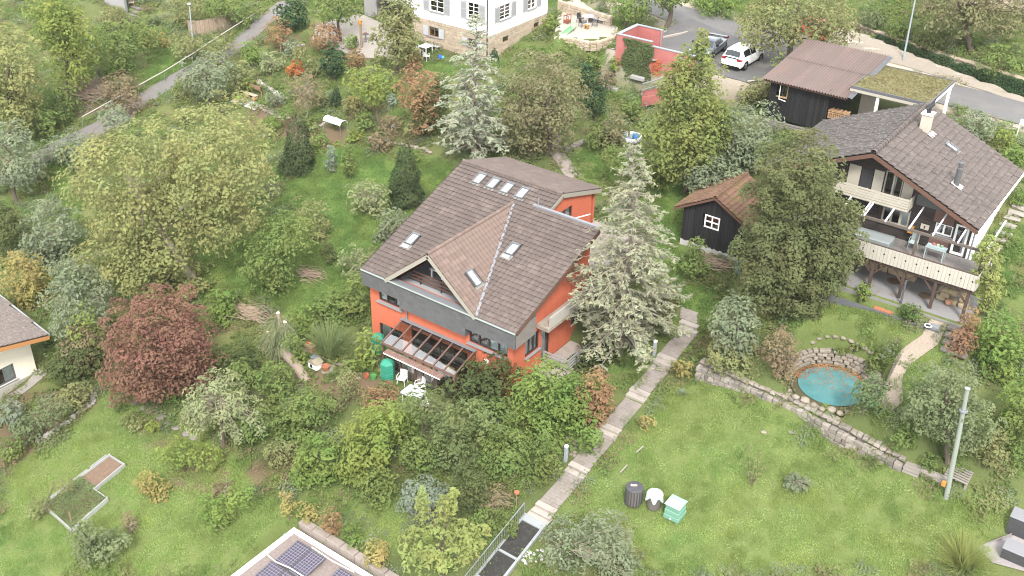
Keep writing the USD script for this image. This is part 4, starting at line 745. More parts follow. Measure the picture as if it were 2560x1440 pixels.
ch = part(CT, 'chimney', G().chamf(-14.95, -14.4, 62.0, 62.6, zc(-14.4) - .2, 15.75, .015), M('chimney_render', (.60, .54, .45), .9, .12, 3)); part(ch, 'chimney_slab', G().chamf(-15.02, -14.33, 61.93, 62.67, 15.75, 15.82, .01), WHITEP)
part(ch, 'chimney_cowl', G().tube([(-14.68, 62.3, 15.82), (-14.68, 62.3, 16.1)], .13, 8).tube([(-14.8, 62.2, 16.1), (-14.55, 62.45, 16.35), (-14.5, 62.5, 16.65)], [.16, .12, .05], 7), M('black_metal', (.03, .03, .033), .5, .1, 3)); part(ch, 'chimney_flashing', G().add([(-14.38, 61.9, zc(-14.38) + .09), (-14.0, 61.9, zc(-14.0) + .09), (-14.0, 62.7, zc(-14.0) + .09), (-14.38, 62.7, zc(-14.38) + .09)], [(0, 1, 2, 3)]), M('lead', 0))
fl_ = part(CT, 'stove_pipe', G().lathe((-11.5, 58.9, zc(-11.5) - .1), [(.17, 0), (.17, 1.15), (.12, 1.2), (.12, 1.3), (.15, 1.32), (.15, 1.5), (0, 1.52)], 12), M('pipe_grey', (.13, .13, .135), .5, .1, 3), 40); part(fl_, 'pipe_flashing', G().add([(-11.75, 58.6, zc(-11.75) + .09), (-11.1, 58.6, zc(-11.1) + .09), (-11.1, 59.2, zc(-11.1) + .09), (-11.75, 59.2, zc(-11.75) + .09)], [(0, 1, 2, 3)]), M('lead', 0))
cc = 1/math.sqrt(1 + KC*KC); skylight(CT, (-9.25, 0, zc(-9.25)), (0, 1, 0), (-cc, 0, KC*cc), 62.45, (-9.25 + 13.0)/-cc*-1, .55, .8)
# deck on posts, boarded parapet with diamond cut-outs
dk = part(CT, 'deck', G().box(-19.5, -8.3, 54.05, 57.15, ZF - .12, ZF), M('deck_board', (.25, .225, .21), .85, .2, 2, .3, 30, stretch=(.5, 5, 1), dirt=(.38, .36, .34), dscale=2))
for k in range(11): part(dk, 'plank', G().box(-19.5, -8.3, 54.06 + k*.282, 54.06 + k*.282 + .27, ZF + .003, ZF + .018), M('deck_board', 0))
DP = M('parapet_cream', (.57, .525, .455), .75, .05, 3, rnd=.03); r_ = rng(9); n = 56; wd = (19.5 - 8.28)/n
par = part(CT, 'deck_parapet', G().box(-19.5, -8.28, 54.0, 54.04, ZF + .84, ZF + .90).box(-19.5, -8.28, 54.0, 54.04, ZF, ZF + .06), M('parapet_cap', (.13, .09, .07), .8, .2, 3))
for k in range(n):
    u0 = -19.5 + k*wd; part(par, 'board', G().chamf(u0 + .006, u0 + wd - .006, 53.955, 53.98, ZF - .10, ZF + .83, .006, r_, .003), DP)
    if k % 3 == 1: part(par, 'diamond_cutout', G().prism([(u0 - .055, ZF + .45), (u0, ZF + .385), (u0 + .055, ZF + .45), (u0, ZF + .515)], 'v', 53.944, 53.952), M('cutout_dark', (.05, .03, .03), .9))
part(par, 'end_board', G().box(-8.28, -8.24, 54.0, 57.1, ZF - .08, ZF + .86), DP)
BD = M('brown_beam', (.105, .070, .055), .8, .2, 3, .3, 20)
pu = [-8.55, -10.3, -12.05, -13.8, -15.6, -17.6]
for u in pu:
    part(CT, 'deck_post', G().box(u - .08, u + .08, 54.15, 54.31, 7.85, ZF - .36), BD)
    for s in (-1, 1):
        if -8.6 < u + s*.5: continue
        part(CT, 'brace', G().beam((u + s*.05, 54.23, 8.9), (u + s*.62, 54.23, ZF - .42), .09, .09), BD)
part(CT, 'deck_beam', G().box(-19.5, -8.3, 54.12, 54.34, ZF - .355, ZF - .20), BD)
for k in range(16): part(CT, 'joist', G().box(-19.2 + k*.72, -19.08 + k*.72, 53.98, 57.1, ZF - .195, ZF - .125), BD)
part(CT, 'downpipe', G().tube([(-11.75, 53.7, 9.4), (-11.75, 53.75, 7.1)], .06, 6), M('pipe_grey', 0), 40)
pat = solo('patio', G().box(-17.5, -8.2, 53.78, 57.15, 6.7, 7.89), M('patio_slab', (.33, .32, .32), .85, .12, 1.5, .3, 40, .2, dirt=(.25, .24, .22), dscale=1.2), kind='structure', label='grey paved patio under the timber deck')
# pergola
PGW = M('pergola_white', (.66, .66, .70), .6, .06, 3)
pg = part(CT, 'pergola_beam', G().beam((-17.6, 55.1, 11.72), (-8.35, 55.1, 11.72), .12, .14), M('old_beam', (.16, .13, .11), .85, .2, 3))
for u in (-16.4, -15.25, -15.1, -13.9, -12.55, -11.25, -9.9, -8.4): part(pg, 'rafter', G().beam((u + .0, 55.0, 11.83), (u + .03, CW - .1 if u < -9 else 58.3, 12.3), .075, .10), PGW)
for u in (-12.05, -8.5): part(pg, 'post', G().box(u - .06, u + .06, 55.04, 55.16, ZF + .02, 11.65), M('old_beam', 0))
# cream slatted balcony
bl = part(CT, 'balcony', G().box(-17.6, -13.15, 56.25, 57.12, 12.1, 12.2), CREAM)
for k in range(5): part(bl, 'slat', G().chamf(-17.6, -13.15, 56.20, 56.24, 12.15 + k*.155, 12.15 + k*.155 + .125, .006), CREAM); part(bl, 'end_slat', G().chamf(-13.15, -13.11, 56.25, 57.1, 12.15 + k*.155, 12.15 + k*.155 + .15, .006), CREAM)
for u in (-17.5, -15.6, -13.25): part(bl, 'post', G().box(u - .04, u + .04, 56.245, 56.3, 12.2, 12.9), CREAM)
for a, b, z0, z1 in ((-13.0, -11.55, 12.35, 13.25), (-11.5, -10.8, 12.35, 12.85)): part(CT, 'grey_cover_panel', G().box(a, b, CW - .06, CW - .02, z0, min(z1, zc(b) - .35)), M('slate_panel', (.13, .135, .13), .8, .15, 2))
# things on the deck
t = thing('covered_garden_sofa', 'long garden furniture set under a grey tarpaulin cover on the chalet deck', 'furniture', (-14, 55.2, ZF))
g = G().chamf(-16.3, -13.35, 54.75, 55.85, ZF + .02, ZF + .74, .06, rng(2), .02); part(t, 'cover', g, M('tarpaulin', (.30, .33, .33), .6, .08, 1.5, .5, 5)); part(t, 'cover_fold', G().add([(-16.3, 54.74, ZF + .6), (-13.6, 54.70, ZF + .45), (-13.5, 54.66, ZF + .02), (-16.2, 54.68, ZF + .02)], [(0, 1, 2, 3), (0, 3, 2, 1)]), M('tarpaulin', 0))
def chair(t, c, mat, yaw=0, seat_h=.45, w=.46, back=.42):
    ca_, sa_ = math.cos(yaw), math.sin(yaw)
    def X(g):
        for k, v in enumerate(g.v): v = v.copy(); x, y = v[:, 0].copy(), v[:, 1].copy(); v[:, 0] = c[0] + x*ca_ - y*sa_; v[:, 1] = c[1] + x*sa_ + y*ca_; v[:, 2] += c[2]; g.v[k] = v
        return g
    part(t, 'seat', X(G().chamf(-w/2, w/2, -w/2, w/2, seat_h - .04, seat_h, .015)), mat)
    a = np.linspace(-.9, .9, 7)
    bk = G(); p = np.stack([np.sin(a)*w*.6, w*.28 + np.cos(a)*w*.26], 1)
    for k in range(6): bk.add([(p[k, 0], p[k, 1], seat_h), (p[k+1, 0], p[k+1, 1], seat_h), (p[k+1, 0], p[k+1, 1]+.06, seat_h + back), (p[k, 0], p[k, 1]+.06, seat_h + back)], [(0, 1, 2, 3), (0, 3, 2, 1)])
    part(t, 'backrest', X(bk), mat)
    for sx in (-1, 1):
        for sy in (-1, 1): part(t, 'leg', X(G().tube([(sx*w*.42, sy*w*.42, seat_h - .03), (sx*w*.48, sy*w*.5, 0)], .018, 5)), mat)
        part(t, 'armrest', X(G().tube([(sx*w*.5, w*.3, seat_h + .22), (sx*w*.52, -w*.3, seat_h + .2), (sx*w*.48, -w*.44, seat_h)], .018, 5)), mat)
def table(t, c, w, d, h, mat, leg=None, round_=False, th=.04):
    if round_: part(t, 'tabletop', G().lathe((c[0], c[1], c[2] + h - th), [(0, 0), (w/2, 0), (w/2 + .01, th/2), (w/2, th), (0, th)], 24), mat, 40); part(t, 'leg', G().lathe(c, [(.22, 0), (.2, .03), (.035, .05), (.035, h - th)], 10), leg or mat, 40); return
    part(t, 'tabletop', G().chamf(c[0] - w/2, c[0] + w/2, c[1] - d/2, c[1] + d/2, c[2] + h - th, c[2] + h, .012), mat)
    for sx in (-1, 1):
        for sy in (-1, 1): part(t, 'leg', G().box(c[0] + sx*(w/2 - .06) - .025, c[0] + sx*(w/2 - .06) + .025, c[1] + sy*(d/2 - .06) - .025, c[1] + sy*(d/2 - .06) + .025, c[2], c[2] + h - th), leg or mat)
PALE = M('pale_blue_plastic', (.50, .62, .62), .5, .05, 3)
t = thing('deck_chair', 'pale plastic armchair against the dark chalet wall', 'chair', (-12.45, 56.4, ZF)); chair(t, (-12.45, 56.4, ZF + .02), PALE, 0)
t = thing('deck_table', 'pale blue rectangular table below the white chalet window', 'table', (-11.1, 56.0, ZF)); table(t, (-11.1, 56.0, ZF + .02), 1.1, .6, .74, PALE)
t = thing('flower_pot', 'small row of potted flowers on the pale blue deck table', 'flower pot', (-11.0, 56.15, ZF + .76))
for k, cl in enumerate(((.6, .2, .2), (.65, .6, .5), (.3, .5, .3))): part(t, 'pot', G().lathe((-11.3 + k*.22, 56.15, ZF + .76), [(0, 0), (.06, 0), (.08, .12), (0, .12)], 8), M(f'pot{k}', cl), 40)
t = thing('lantern', 'orange wooden lantern hanging on the chalet wall', 'lantern', (-12.9, 57.0, 10.7)); part(t, 'case', G().box(-13.05, -12.75, 56.9, 57.12, 10.62, 10.66).box(-13.05, -12.75, 56.9, 57.12, 10.95, 11.0).box(-13.05, -13.0, 56.9, 56.95, 10.66, 10.95).box(-12.8, -12.75, 56.9, 56.95, 10.66, 10.95), M('orange_wood', (.55, .27, .06), .7, .1, 3))
t = thing('wall_sign', 'small white wooden board on the chalet wall beside the lantern', 'sign', (-12.1, 57.1, 11.1)); part(t, 'board', G().chamf(-12.45, -11.98, 57.08, 57.14, 11.0, 11.32, .01), CREAM); part(t, 'motif', G().box(-12.25, -12.18, 57.06, 57.078, 11.08, 11.24), DARKW)
t = thing('clay_ball', 'round terracotta ball lamp on the patio under the deck', 'ornament', (-10.0, 55.6, 7.89)); part(t, 'ball', (lambda m: (m.vertices + [-9.6, 55.2, 8.08], m.faces))(trimesh.creation.icosphere(2, .19)), M('terracotta_ball', (.55, .28, .18), .8, .1, 3), True)
for k, (u, v) in enumerate(((-12.9, 55.9), (-10.9, 55.4))):
    t = thing('round_mat', ['round brown mat on the patio near the left deck posts', 'round brown mat on the patio near the clay ball'][k], 'mat', (u, v, 7.9)); part(t, 'mat', G().lathe((u, v, 7.893), [(0, .0), (.38, 0), (.38, .015), (0, .016)], 20), M('coir', (.20, .14, .09), .9, .2, 8))
t = thing('retaining_stone', 'pale sandstone blocks stacked under the deck at the patio corner', 'stones', (-9.0, 55.6, 7.89))
r_ = rng(31)
for k in range(9): u, v, z = -8.9 - .55*(k % 3) + r_.uniform(-.1, .1), 55.6 + r_.uniform(-.2, .3), 7.9 + .3*(k//3); part(t, 'stone', G().chamf(u - .27, u + .25, v - .2, v + .2, z, z + .29, .04, r_, .03), M('sandstone', (.50, .40, .26), .9, .15, 3, .3, 20))
for k in range(8): u = -16.0 + k*.55; part(t, 'stone', G().chamf(u - .26, u + .26, 56.5, 56.9, 7.9, 8.4 + .2*r_.random(), .04, r_, .04), M('sandstone', 0))
part(pat, 'front_wall', G().box(-17.5, -8.2, 53.55, 53.775, 6.2, 7.80), M('patio_wall', (.30, .29, .27), .9, .2, 1.5, .3, 20, dirt=(.18, .17, .15), dscale=1.5)); part(pat, 'edging', G().box(-17.2, -9.3, 53.0, 53.08, 6.6, 7.38), M('edging', (.17, .175, .19), .7, .15, 3))
t = thing('step_mat', 'orange rectangular mat beside the patio edge', 'mat', (-12.6, 53.3, 7.4)); part(t, 'mat', G().box(-13.0, -11.9, 53.1, 53.5, 7.36, 7.44), M('orange_mat', (.55, .20, .11), .8, .12, 4))
t = thing('patio_lamp', 'grey box lamp with a white ring at the patio corner', 'lamp', (-9.6, 53.2, 7.2)); part(t, 'body', G().chamf(-9.85, -9.3, 53.05, 53.5, 6.9, 7.55, .03), M('granite', (.28, .29, .30), .8, .15, 8)); part(t, 'ring', G().lathe((-9.9, 53.0, 7.5), [(.16, 0), (.21, 0), (.21, .05), (.16, .05), (.16, 0)], 18), WHITEP, 40); part(t, 'disc', G().lathe((-9.9, 53.0, 7.48), [(0, 0), (.16, 0), (.16, .04), (0, .04)], 18), M('black_metal', 0), 40)
t = thing('railway_sleeper_stairs', 'weathered timber stairs at the right end of the patio', 'stairs', (-8.0, 52.6, 6.6))
for k in range(4): v = 53.4 - k*.42; part(t, 'step', G().chamf(-9.0 + k*.06, -7.6 + k*.06, v - .2, v + .2, 7.55 - k*.22, 7.72 - k*.22, .02, rng(k), .01), M('weathered_sleeper', (.25, .225, .205), .9, .25, 2, .3, 20))
t = thing('rubble_stairs', 'rough stone steps along the white side wall of the chalet', 'stairs', (-8, 61, 9))
for k in range(8): p = gp(*[(2462, 640), (2480, 622), (2495, 600), (2508, 585), (2520, 565), (2530, 548), (2540, 535), (2550, 520)][k]); r_ = rng(k); part(t, 'stone', G().chamf(p[0] - .45, p[0] + .45, p[1] - .25, p[1] + .25, p[2] - .1, p[2] + .14, .04, r_, .06), M('step_stone', (.42, .38, .34), .9, .15, 3, .3, 20))

# ================================================================ black garden shed
BLK = M('black_board', (.028, .027, .028), .75, .25, 3, .4, 15, .25, rnd=.25, stretch=(2, 2, .5))
SH = thing('black_shed', 'black boarded garden shed with mossy orange tile roof and white window', 'shed', (-25, 55.7, 5.8))
SV, SU0, SU1, SVB, sz0 = 55.72, -26.55, -22.2, 59.5, 6.22; RU2, RZ2 = -24.35, 9.95; zs = lambda u: RZ2 - .56*abs(u - RU2); r_ = rng(41); swin = (-25.25, -23.75, 7.45, 8.55)
part(SH, 'plinth', G().box(SU0 - .02, SU1 + .02, SV - .03, SVB, 5.0, sz0), M('plinth_white', (.62, .60, .57), .9, .1, 2, dirt=(.4, .36, .3), dscale=1.5))
for k in range(22):
    u0 = SU0 + k*(SU1 - SU0)/22; u1 = u0 + (SU1 - SU0)/22; zt = min(zs(u0), zs(u1)) - .12; z0 = sz0 - .05
    for a, b in ([(z0, zt)] if u1 < -25.02 or u0 > -23.98 else [(z0, 7.58), (8.46, zt)]): part(SH, 'board', G().chamf(u0 + .006, u1 - .006, SV - .03 - .012*(k % 2), SV, a, b, .006, r_, .004), BLK)
for k in range(18): v0 = SV + .02 + k*.21; part(SH, 'side_board', G().chamf(SU1 - .03, SU1 + .012*(k % 2), v0 + .005, v0 + .2, sz0 - .05, zs(SU1) - .1, .006, r_, .004), BLK)
part(SH, 'left_wall', G().box(SU0 - .01, SU0 + .05, SV + .01, SVB, sz0, zs(SU0) - .1), BLK); part(SH, 'core', G().box(SU0 + .06, SU1 - .05, SV + .35, SVB, sz0, 8.2), ROOM)
w = part(SH, 'window', G().box(-25.02, -23.98, SV - .06, SV + .02, 7.58, 7.66).box(-25.02, -23.98, SV - .06, SV + .02, 8.38, 8.46).box(-25.02, -24.94, SV - .06, SV + .02, 7.66, 8.38).box(-24.06, -23.98, SV - .06, SV + .02, 7.66, 8.38).box(-24.54, -24.46, SV - .06, SV + .02, 7.66, 8.38).box(-24.94, -24.54, SV - .055, SV + .01, 7.98, 8.06).box(-24.46, -24.06, SV - .055, SV + .01, 7.98, 8.06), WHITEP)
for a in (-24.94, -24.46):
    for z in (7.66, 8.06): part(w, 'pane', G().quad((a, SV - .02, z), (a + .4, SV - .02, z), (a + .4, SV - .02, z + .32), (a, SV - .02, z + .32)), PANE)
STILE = M('shed_tile', (.20, .115, .08), .85, .2, 2, .3, 30, .2, rnd=.16, dirt=(.20, .18, .06), dscale=1.8, dfac=.8)
for s in (1, -1):
    e = SU1 + .35 if s > 0 else SU0 - .55; c3 = 1/math.sqrt(1 + .56**2); rr = part(SH, 'roof', G().slab([(RU2, SV - .35), (e, SV - .35), (e, SVB + .3), (RU2, SVB + .3)], lambda u, v: RZ2 - .56*np.abs(u - RU2) - .03, .12), M('shed_deck', (.10, .07, .05), .9))
    tile_roof(rr, (e, 0, zs(e)), (0, s, 0), (-s*c3, 0, .56*c3), abs(e - RU2)/c3, (lambda q: [(SV - .4, SVB + .35)]) if s > 0 else (lambda q: [(-SVB - .35, -SV + .4)]), STILE, .26, .30, 60 if s > 0 else 110, 50 + s, roll=.03, lift=.035, jit=.02)
ridge(SH, (RU2, SV - .4, RZ2 + .04), (RU2, SVB + .35, RZ2 + .04), STILE, 12, .12); part(SH, 'barge_board', G().beam((SU0 - .55, SV - .36, zs(SU0 - .55) - .1), (RU2, SV - .36, RZ2 - .1), .04, .14).beam((RU2, SV - .363, RZ2 - .1), (SU1 + .35, SV - .363, zs(SU1 + .35) - .1), .04, .14), BROWNW)
t = thing('rain_barrel', 'blue grey water barrel at the right corner of the black shed', 'barrel', (-22.2, 55.2, 5.6)); zb0 = float(ground(-21.9, 55.0)); part(t, 'barrel', G().lathe((-21.9, 55.0, zb0), [(0, 0), (.30, 0), (.36, .4), (.34, .95), (.36, .97), (.36, 1.0), (.30, 1.0), (.28, .9), (0, .9)], 16), M('barrel_blue', (.22, .33, .34), .5, .08, 3), 40)

# ================================================================ corrugated shed and carport by the street
CS = thing('timber_shed', 'black timber shed under a wide red brown corrugated roof by the street', 'shed', (-24, 69, 11))
cu0, cu1, cv0, cv1, cz0, cz1 = -27.3, -21.35, 67.6, 75.0, 13.5, 14.35
r_ = rng(61); CR = M('corrugated', (.19, .142, .126), .6, .10, 1.4, .0, 20, .3, rnd=.05, dirt=(.28, .17, .14), dscale=.8, dfac=.5, stretch=(1, .25, 1))
crf = part(CS, 'roof', G().slab([(cu0, cv0), (cu1, cv0), (cu1, cv1), (cu0, cv1)], lambda u, v: cz0 + (cz1 - cz0)*(v - cv0)/(cv1 - cv0) - .06, .08), BROWNW)
for row in range(2):
    v0, v1 = (cv0 - .15, cv0 + 3.9) if row == 0 else (cv0 + 3.8, cv1 + .1)
    for k in range(6):
        a, b = cu0 - .1 + k*1.02, cu0 - .1 + (k+1)*1.02 + .04; x = np.linspace(a, min(b, cu1 + .12), 33); h = .045*np.sin((x - cu0)*2*np.pi/.204); zf = lambda v: cz0 + (cz1 - cz0)*(v - cv0)/(cv1 - cv0) + .06 + .035*row
        V = np.vstack([np.c_[x, x*0 + v0, h + zf(v0)], np.c_[x, x*0 + v1, h + zf(v1)]]); part(crf, 'sheet', (V, np.vstack([[(j, j+1, 34+j), (j, 34+j, 33+j)] for j in range(32)])), CR, 60)
swz0 = 10.7
for k in range(26):
    u0 = -26.9 + k*.165
    if -26.55 < u0 < -25.6: part(CS, 'board', G().chamf(u0, u0 + .155, 68.0, 68.03, swz0, 12.2, .005, r_, .004), BLK); continue
    part(CS, 'board', G().chamf(u0, u0 + .155, 68.0, 68.03 + .01*(k % 2), swz0, 13.42, .005, r_, .004), BLK)
window(CS, 'v', 68.0, (-26.6, -25.55, 12.25, 13.3), M('new_pine', (.55, .36, .18), .7, .1, 4), 1, fw=.1); part(CS, 'window_sash', G().beam((-26.1, 67.85, 12.3), (-26.1, 67.85, 13.2), .05, .05).beam((-26.1, 67.8, 12.25), (-25.5, 67.6, 12.25), .05, .05), WHITEP)
part(CS, 'walls', G().box(-26.9, -26.8, 68.04, 74.8, swz0, 13.5).box(-26.8, -21.7, 74.6, 74.7, 11, 14.2).box(-22.75, -22.65, 68.1, 74.6, 11, 13.6), BLK); part(CS, 'fascia_board', G().box(cu0, cu1, cv0 + .02, cv0 + .06, cz0 - .16, cz0 - .03), BROWNW); part(CS, 'verge_flashing', G().add([(cu1 + .1, cv0 - .1, cz0 + .14), (cu1 + .42, cv0 - .1, cz0 + .06), (cu1 + .42, cv1, cz1 + .06), (cu1 + .1, cv1, cz1 + .14)], [(0, 1, 2, 3), (0, 3, 2, 1)]), GREYM)
part(CS, 'base_slats', G().box(-26.9, -20.8, 67.7, 67.75, 9.9, 10.66), M('deck_board', 0))
for k in range(6): part(CS, 'slat', G().box(-26.95, -20.8, 67.64, 67.69, 9.85 + k*.14, 9.95 + k*.14), M('grey_slat', (.30, .275, .26), .85, .15, 3, stretch=(1, 1, 6)))
t = thing('firewood_stack', 'split firewood stacked beside the black timber shed', 'firewood', (-22, 68.3, 11))
for k in range(40): u, z = -22.5 + (k % 10)*.14, 11.1 + (k//10)*.16 + (k % 2)*.05; r2 = rng(k); part(t, 'log', G().tube([(u, 68.05 + r2.uniform(0, .06), z + .6), (u, 68.6, z + .6)], .075, 5), M('split_wood', (.48, .30, .17), .9, .2, 4, rnd=.2))
CP = thing('carport', 'white carport with flat mossy green roof beside the street', 'carport', (-19, 71, 11.5)); ku0, ku1, kv0, kv1, kz = -21.5, -16.25, 68.6, 74.1, 14.0
part(CP, 'roof_frame', G().box(ku0, ku1, kv0, kv0 + .06, kz - .12, kz + .08).box(ku0, ku1, kv1 - .06, kv1, kz - .12, kz + .08).box(ku0, ku0 + .06, kv0 + .06, kv1 - .06, kz - .12, kz + .08).box(ku1 - .06, ku1, kv0 + .06, kv1 - .06, kz - .12, kz + .08), M('roof_edge', (.15, .15, .165), .5, .1, 3))
part(CP, 'green_roof', G().box(ku0 + .06, ku1 - .06, kv0 + .06, kv1 - .06, kz - .1, kz + .03), M('sedum', (.19, .17, .08), .95, .3, 1.6, .8, 14, .1, dirt=(.25, .25, .14), dscale=1.2, dfac=.9)); part(CP, 'fascia_beam', G().box(ku0 - .02, ku1 - .02, kv0 - .03, kv0 + .03, kz - .30, kz - .125), CREAM); part(CP, 'side_beam', G().box(ku1 - .05, ku1 + .02, kv0, kv1, kz - .3, kz - .125), WHITEP)
r_ = rng(66); n = 1500; p_ = np.c_[r_.uniform(ku0 + .12, ku1 - .12, n), r_.uniform(kv0 + .12, kv1 - .12, n), np.full(n, kz + .055)]; v_, f_ = leafmesh(p_, norm(r_.normal(0, .5, (n, 3)) + [0, 0, 1]), .16*r_.uniform(.5, 1.4, n), .09, r_); part(CP, 'sedum_plants', (v_, f_), LEAF('sedum_leaf', [(.14, .125, .055), (.19, .175, .085), (.25, .245, .14)], (.04, (.3, .18, .08))), kind='stuff')
for u, v in ((-19.6, 68.75), (ku1 - .15, kv0 + .2), (ku1 - .15, kv1 - .2), (ku0 + .1, kv1 - .2)): part(CP, 'post', G().box(u - .09, u + .09, v - .09, v + .09, 11.3, kz - .31), WHITEP)
part(CP, 'inner_wall', G().box(-21.3, -20.2, 70.6, 70.75, 11.4, kz - .3), CREAM); part(CP, 'gravel_floor', G().box(-21.3, -16.3, 68.6, 74.5, 11.2, 11.46), M('gravel', (.46, .41, .34), .95, .2, 10, .4, 40))
pz = 11.5
t = thing('garden_fence_panel', 'white framed panel fence in front of the carport', 'fence', (-21, 67.6, 11)); part(t, 'frame', G().box(-21.4, -21.3, 67.25, 67.33, 10.9, 12.1).box(-21.3, -19.2, 67.25, 67.33, 12.0, 12.1), WHITEP); part(t, 'panel', G().box(-21.3, -19.2, 67.28, 67.32, 11.0, 12.0), M('brick_panel', (.38, .26, .2), .9, .25, 5))

# ================================================================ white house at the top
WH = thing('white_house', 'tall white house with grey shutters on a pale stone base', 'house', (-53, 69.6, 8.5)); WU, WV = -52.85, 69.56
WPL = M('white_render', (.82, .82, .81), .9, .025, 1.0); LST = M('limestone', (.56, .46, .35), .9, .14, 3, .4, 18, .15, rnd=.13, dirt=(.36, .27, .19), dscale=2.0, dfac=.5); GSH = M('grey_shutter', (.44, .455, .46), .7, .05, 3)
fw = [(-59.3, -57.75, 11.72, 13.5), (-55.15, -53.95, 11.82, 13.25)]; fb = [(-59.45, -58.35, 9.45, 10.3), (-55.1, -54.15, 9.45, 10.13)]; sw = [(71.07, 72.6, 11.72, 12.95), (75.15, 76.35, 11.7, 13.3)]; sb = [(71.55, 72.4, 9.66, 10.12), (76.2, 76.95, 9.8, 10.25)]
part(WH, 'front_wall', wall('v', WV, -61.4, WU - .004, 10.86, 18.5, fw + [(-59.3, -57.75, 14.6, 16.4), (-55.15, -53.95, 14.6, 16.4)]), WPL); part(WH, 'side_wall', wall('u', WU, WV + .004, 78.2, 10.72, 18.5, sw + [(71.07, 72.6, 14.6, 16.4)]), WPL)
bf = part(WH, 'stone_base_front', wall('v', WV + .03, -61.4, WU - .034, 7.8, 10.85, fb), M('mortar', (.48, .41, .33), .95, .1, 4)); bs = part(WH, 'stone_base_side', wall('u', WU - .03, WV + .034, 78.2, 7.8, 10.71, sb), M('mortar', 0)); part(WH, 'back_walls', G().box(-61.4, -53.2, 78.0, 78.2, 9, 18.5).box(-61.4, -61.2, WV + .3, 78.0, 9, 18.5).box(-61.9, -52.3, 69.0, 78.8, 18.5, 18.9), WPL)
def ashlar(parent, face, plane, a0, a1, z0, z1, holes, r, rows, mw):
    hh = (z1 - z0)/rows
    for j in range(rows):
        x = a0
        while x < a1 - .05:
            w_ = min(mw*r.uniform(.6, 1.5), a1 - x); zz0, zz1 = z0 + j*hh, z0 + (j+1)*hh
            for h in holes:
                if x < h[1] and x + w_ > h[0] and zz0 < h[3] - .05 and zz1 > h[2] + .05:
                    if x < h[0] - .08: w_ = h[0] - x
                    else: x = h[1]; w_ = min(mw*r.uniform(.6, 1.5), a1 - x)
            if w_ > .06:
                pr = r.uniform(.01, .045); g = G()
                if face == 'v': g.chamf(x + .008, x + w_ - .008, plane - pr, plane + .02, zz0 + .008, zz1 - .008, .012, r, .008)
                else: g.chamf(plane - .02, plane + pr, x + .008, x + w_ - .008, zz0 + .008, zz1 - .008, .012, r, .008)
                part(parent, 'stone', g, LST)
            x += max(w_, .06)
ashlar(bf, 'v', WV + .03, -61.4, WU, 8.3, 10.85, fb, rng(71), 9, .62); ashlar(bs, 'u', WU - .03, WV, 78.0, 8.5, 10.71, sb, rng(72), 8, .75)
for h in fw + [(-59.3, -57.75, 14.6, 16.4), (-55.15, -53.95, 14.6, 16.4)]: window(WH, 'v', WV, h, WHITEP, 2, 4, fw=.05, sill=.12)
for h in sw + [(71.07, 72.6, 14.6, 16.4)]: window(WH, 'u', WU, h, WHITEP, 2, 4, fw=.05, sill=.12)
for h in fb: window(WH, 'v', WV + .03, h, M('brown_frame', (.28, .13, .06), .7, .1, 3), 2, 1, fw=.05, sill=.1, blind=.35)
for h in sb: window(WH, 'u', WU - .03, h, M('brown_frame', 0), 1, 1, fw=.05)
for h in fw: 
    for a in (h[0] - .72, h[1] + .06): s = part(WH, 'shutter', G().chamf(a, a + .66, WV - .06, WV - .012, h[2] - .05, h[3] + .03, .008), GSH); part(s, 'louvre_panel', G().box(a + .1, a + .56, WV - .068, WV - .0605, h[2] + .1, h[2] + .75).box(a + .1, a + .56, WV - .068, WV - .0605, h[2] + .85, h[3] - .1), M('louvre', (.36, .37, .37), .7, .1, 3, stretch=(.2, .2, 14)))
for h in sw:
    for a in (h[0] - .78, h[1] + .06): s = part(WH, 'shutter', G().chamf(WU + .012, WU + .06, a, a + .72, h[2] - .05, h[3] + .03, .008), GSH); part(s, 'louvre_panel', G().box(WU + .0605, WU + .068, a + .1, a + .62, h[2] + .1, h[3] - .1), M('louvre', 0))
for h in fb:
    for a in (h[0] - .62, h[1] + .05): part(WH, 'shutter', G().chamf(a, a + .57, WV - .085, WV - .05, h[2], h[3] + .02, .008), M('pale_shutter', (.55, .58, .60), .7, .05, 3))
part(WH, 'downpipe', G().tube([(WU - .12, WV - .1, 18.4), (WU - .12, WV - .1, 8.4)], .06, 6), M('dark_pipe', (.10, .085, .085), .5, .1, 3), 40)
# lower annex with roof to the left of the white house
AN = thing('house_annex', 'low open annex with grey slab roof and timber decking above', 'annex', (-66, 72, 9)); av = 71.5
part(AN, 'back_wall', G().box(-69, -61.5, av + 1.8, av + 2, 8.6, 11.2), M('annex_wall', (.16, .14, .125), .9, .1, 2)); part(AN, 'roof_slab', G().chamf(-67.2, -61.5, av - .5, av + 1.9, 11.0, 11.28, .03), M('annex_slab', (.40, .38, .36), .85, .15, 2)); part(AN, 'side_wall', G().box(-69.2, -67.6, av + .2, av + 1.8, 8.6, 11.5), M('annex_white', (.36, .35, .34), .9, .08, 2))
part(AN, 'upper_deck', G().box(-70, -61.5, av + 1.9, av + 6, 11.7, 11.9), M('red_deck', (.32, .16, .11), .8, .2, 3, stretch=(4, 1, 1)))
for k in range(7): part(AN, 'railing_post', G().tube([(-69.5 + k*1.3, av + 1.9, 11.9), (-69.5 + k*1.3, av + 1.9, 12.9)], .025, 5), GREYM)
for k in range(12): part(AN, 'deck_board', G().box(-69.9, -61.6, av + 2 + k*.33, av + 2.3 + k*.33, 11.905, 11.925), M('red_deck', 0))
part(AN, 'brown_fascia', G().box(-71, -68.2, av + .15, av + .3, 11.3, 11.7), BROWNW)
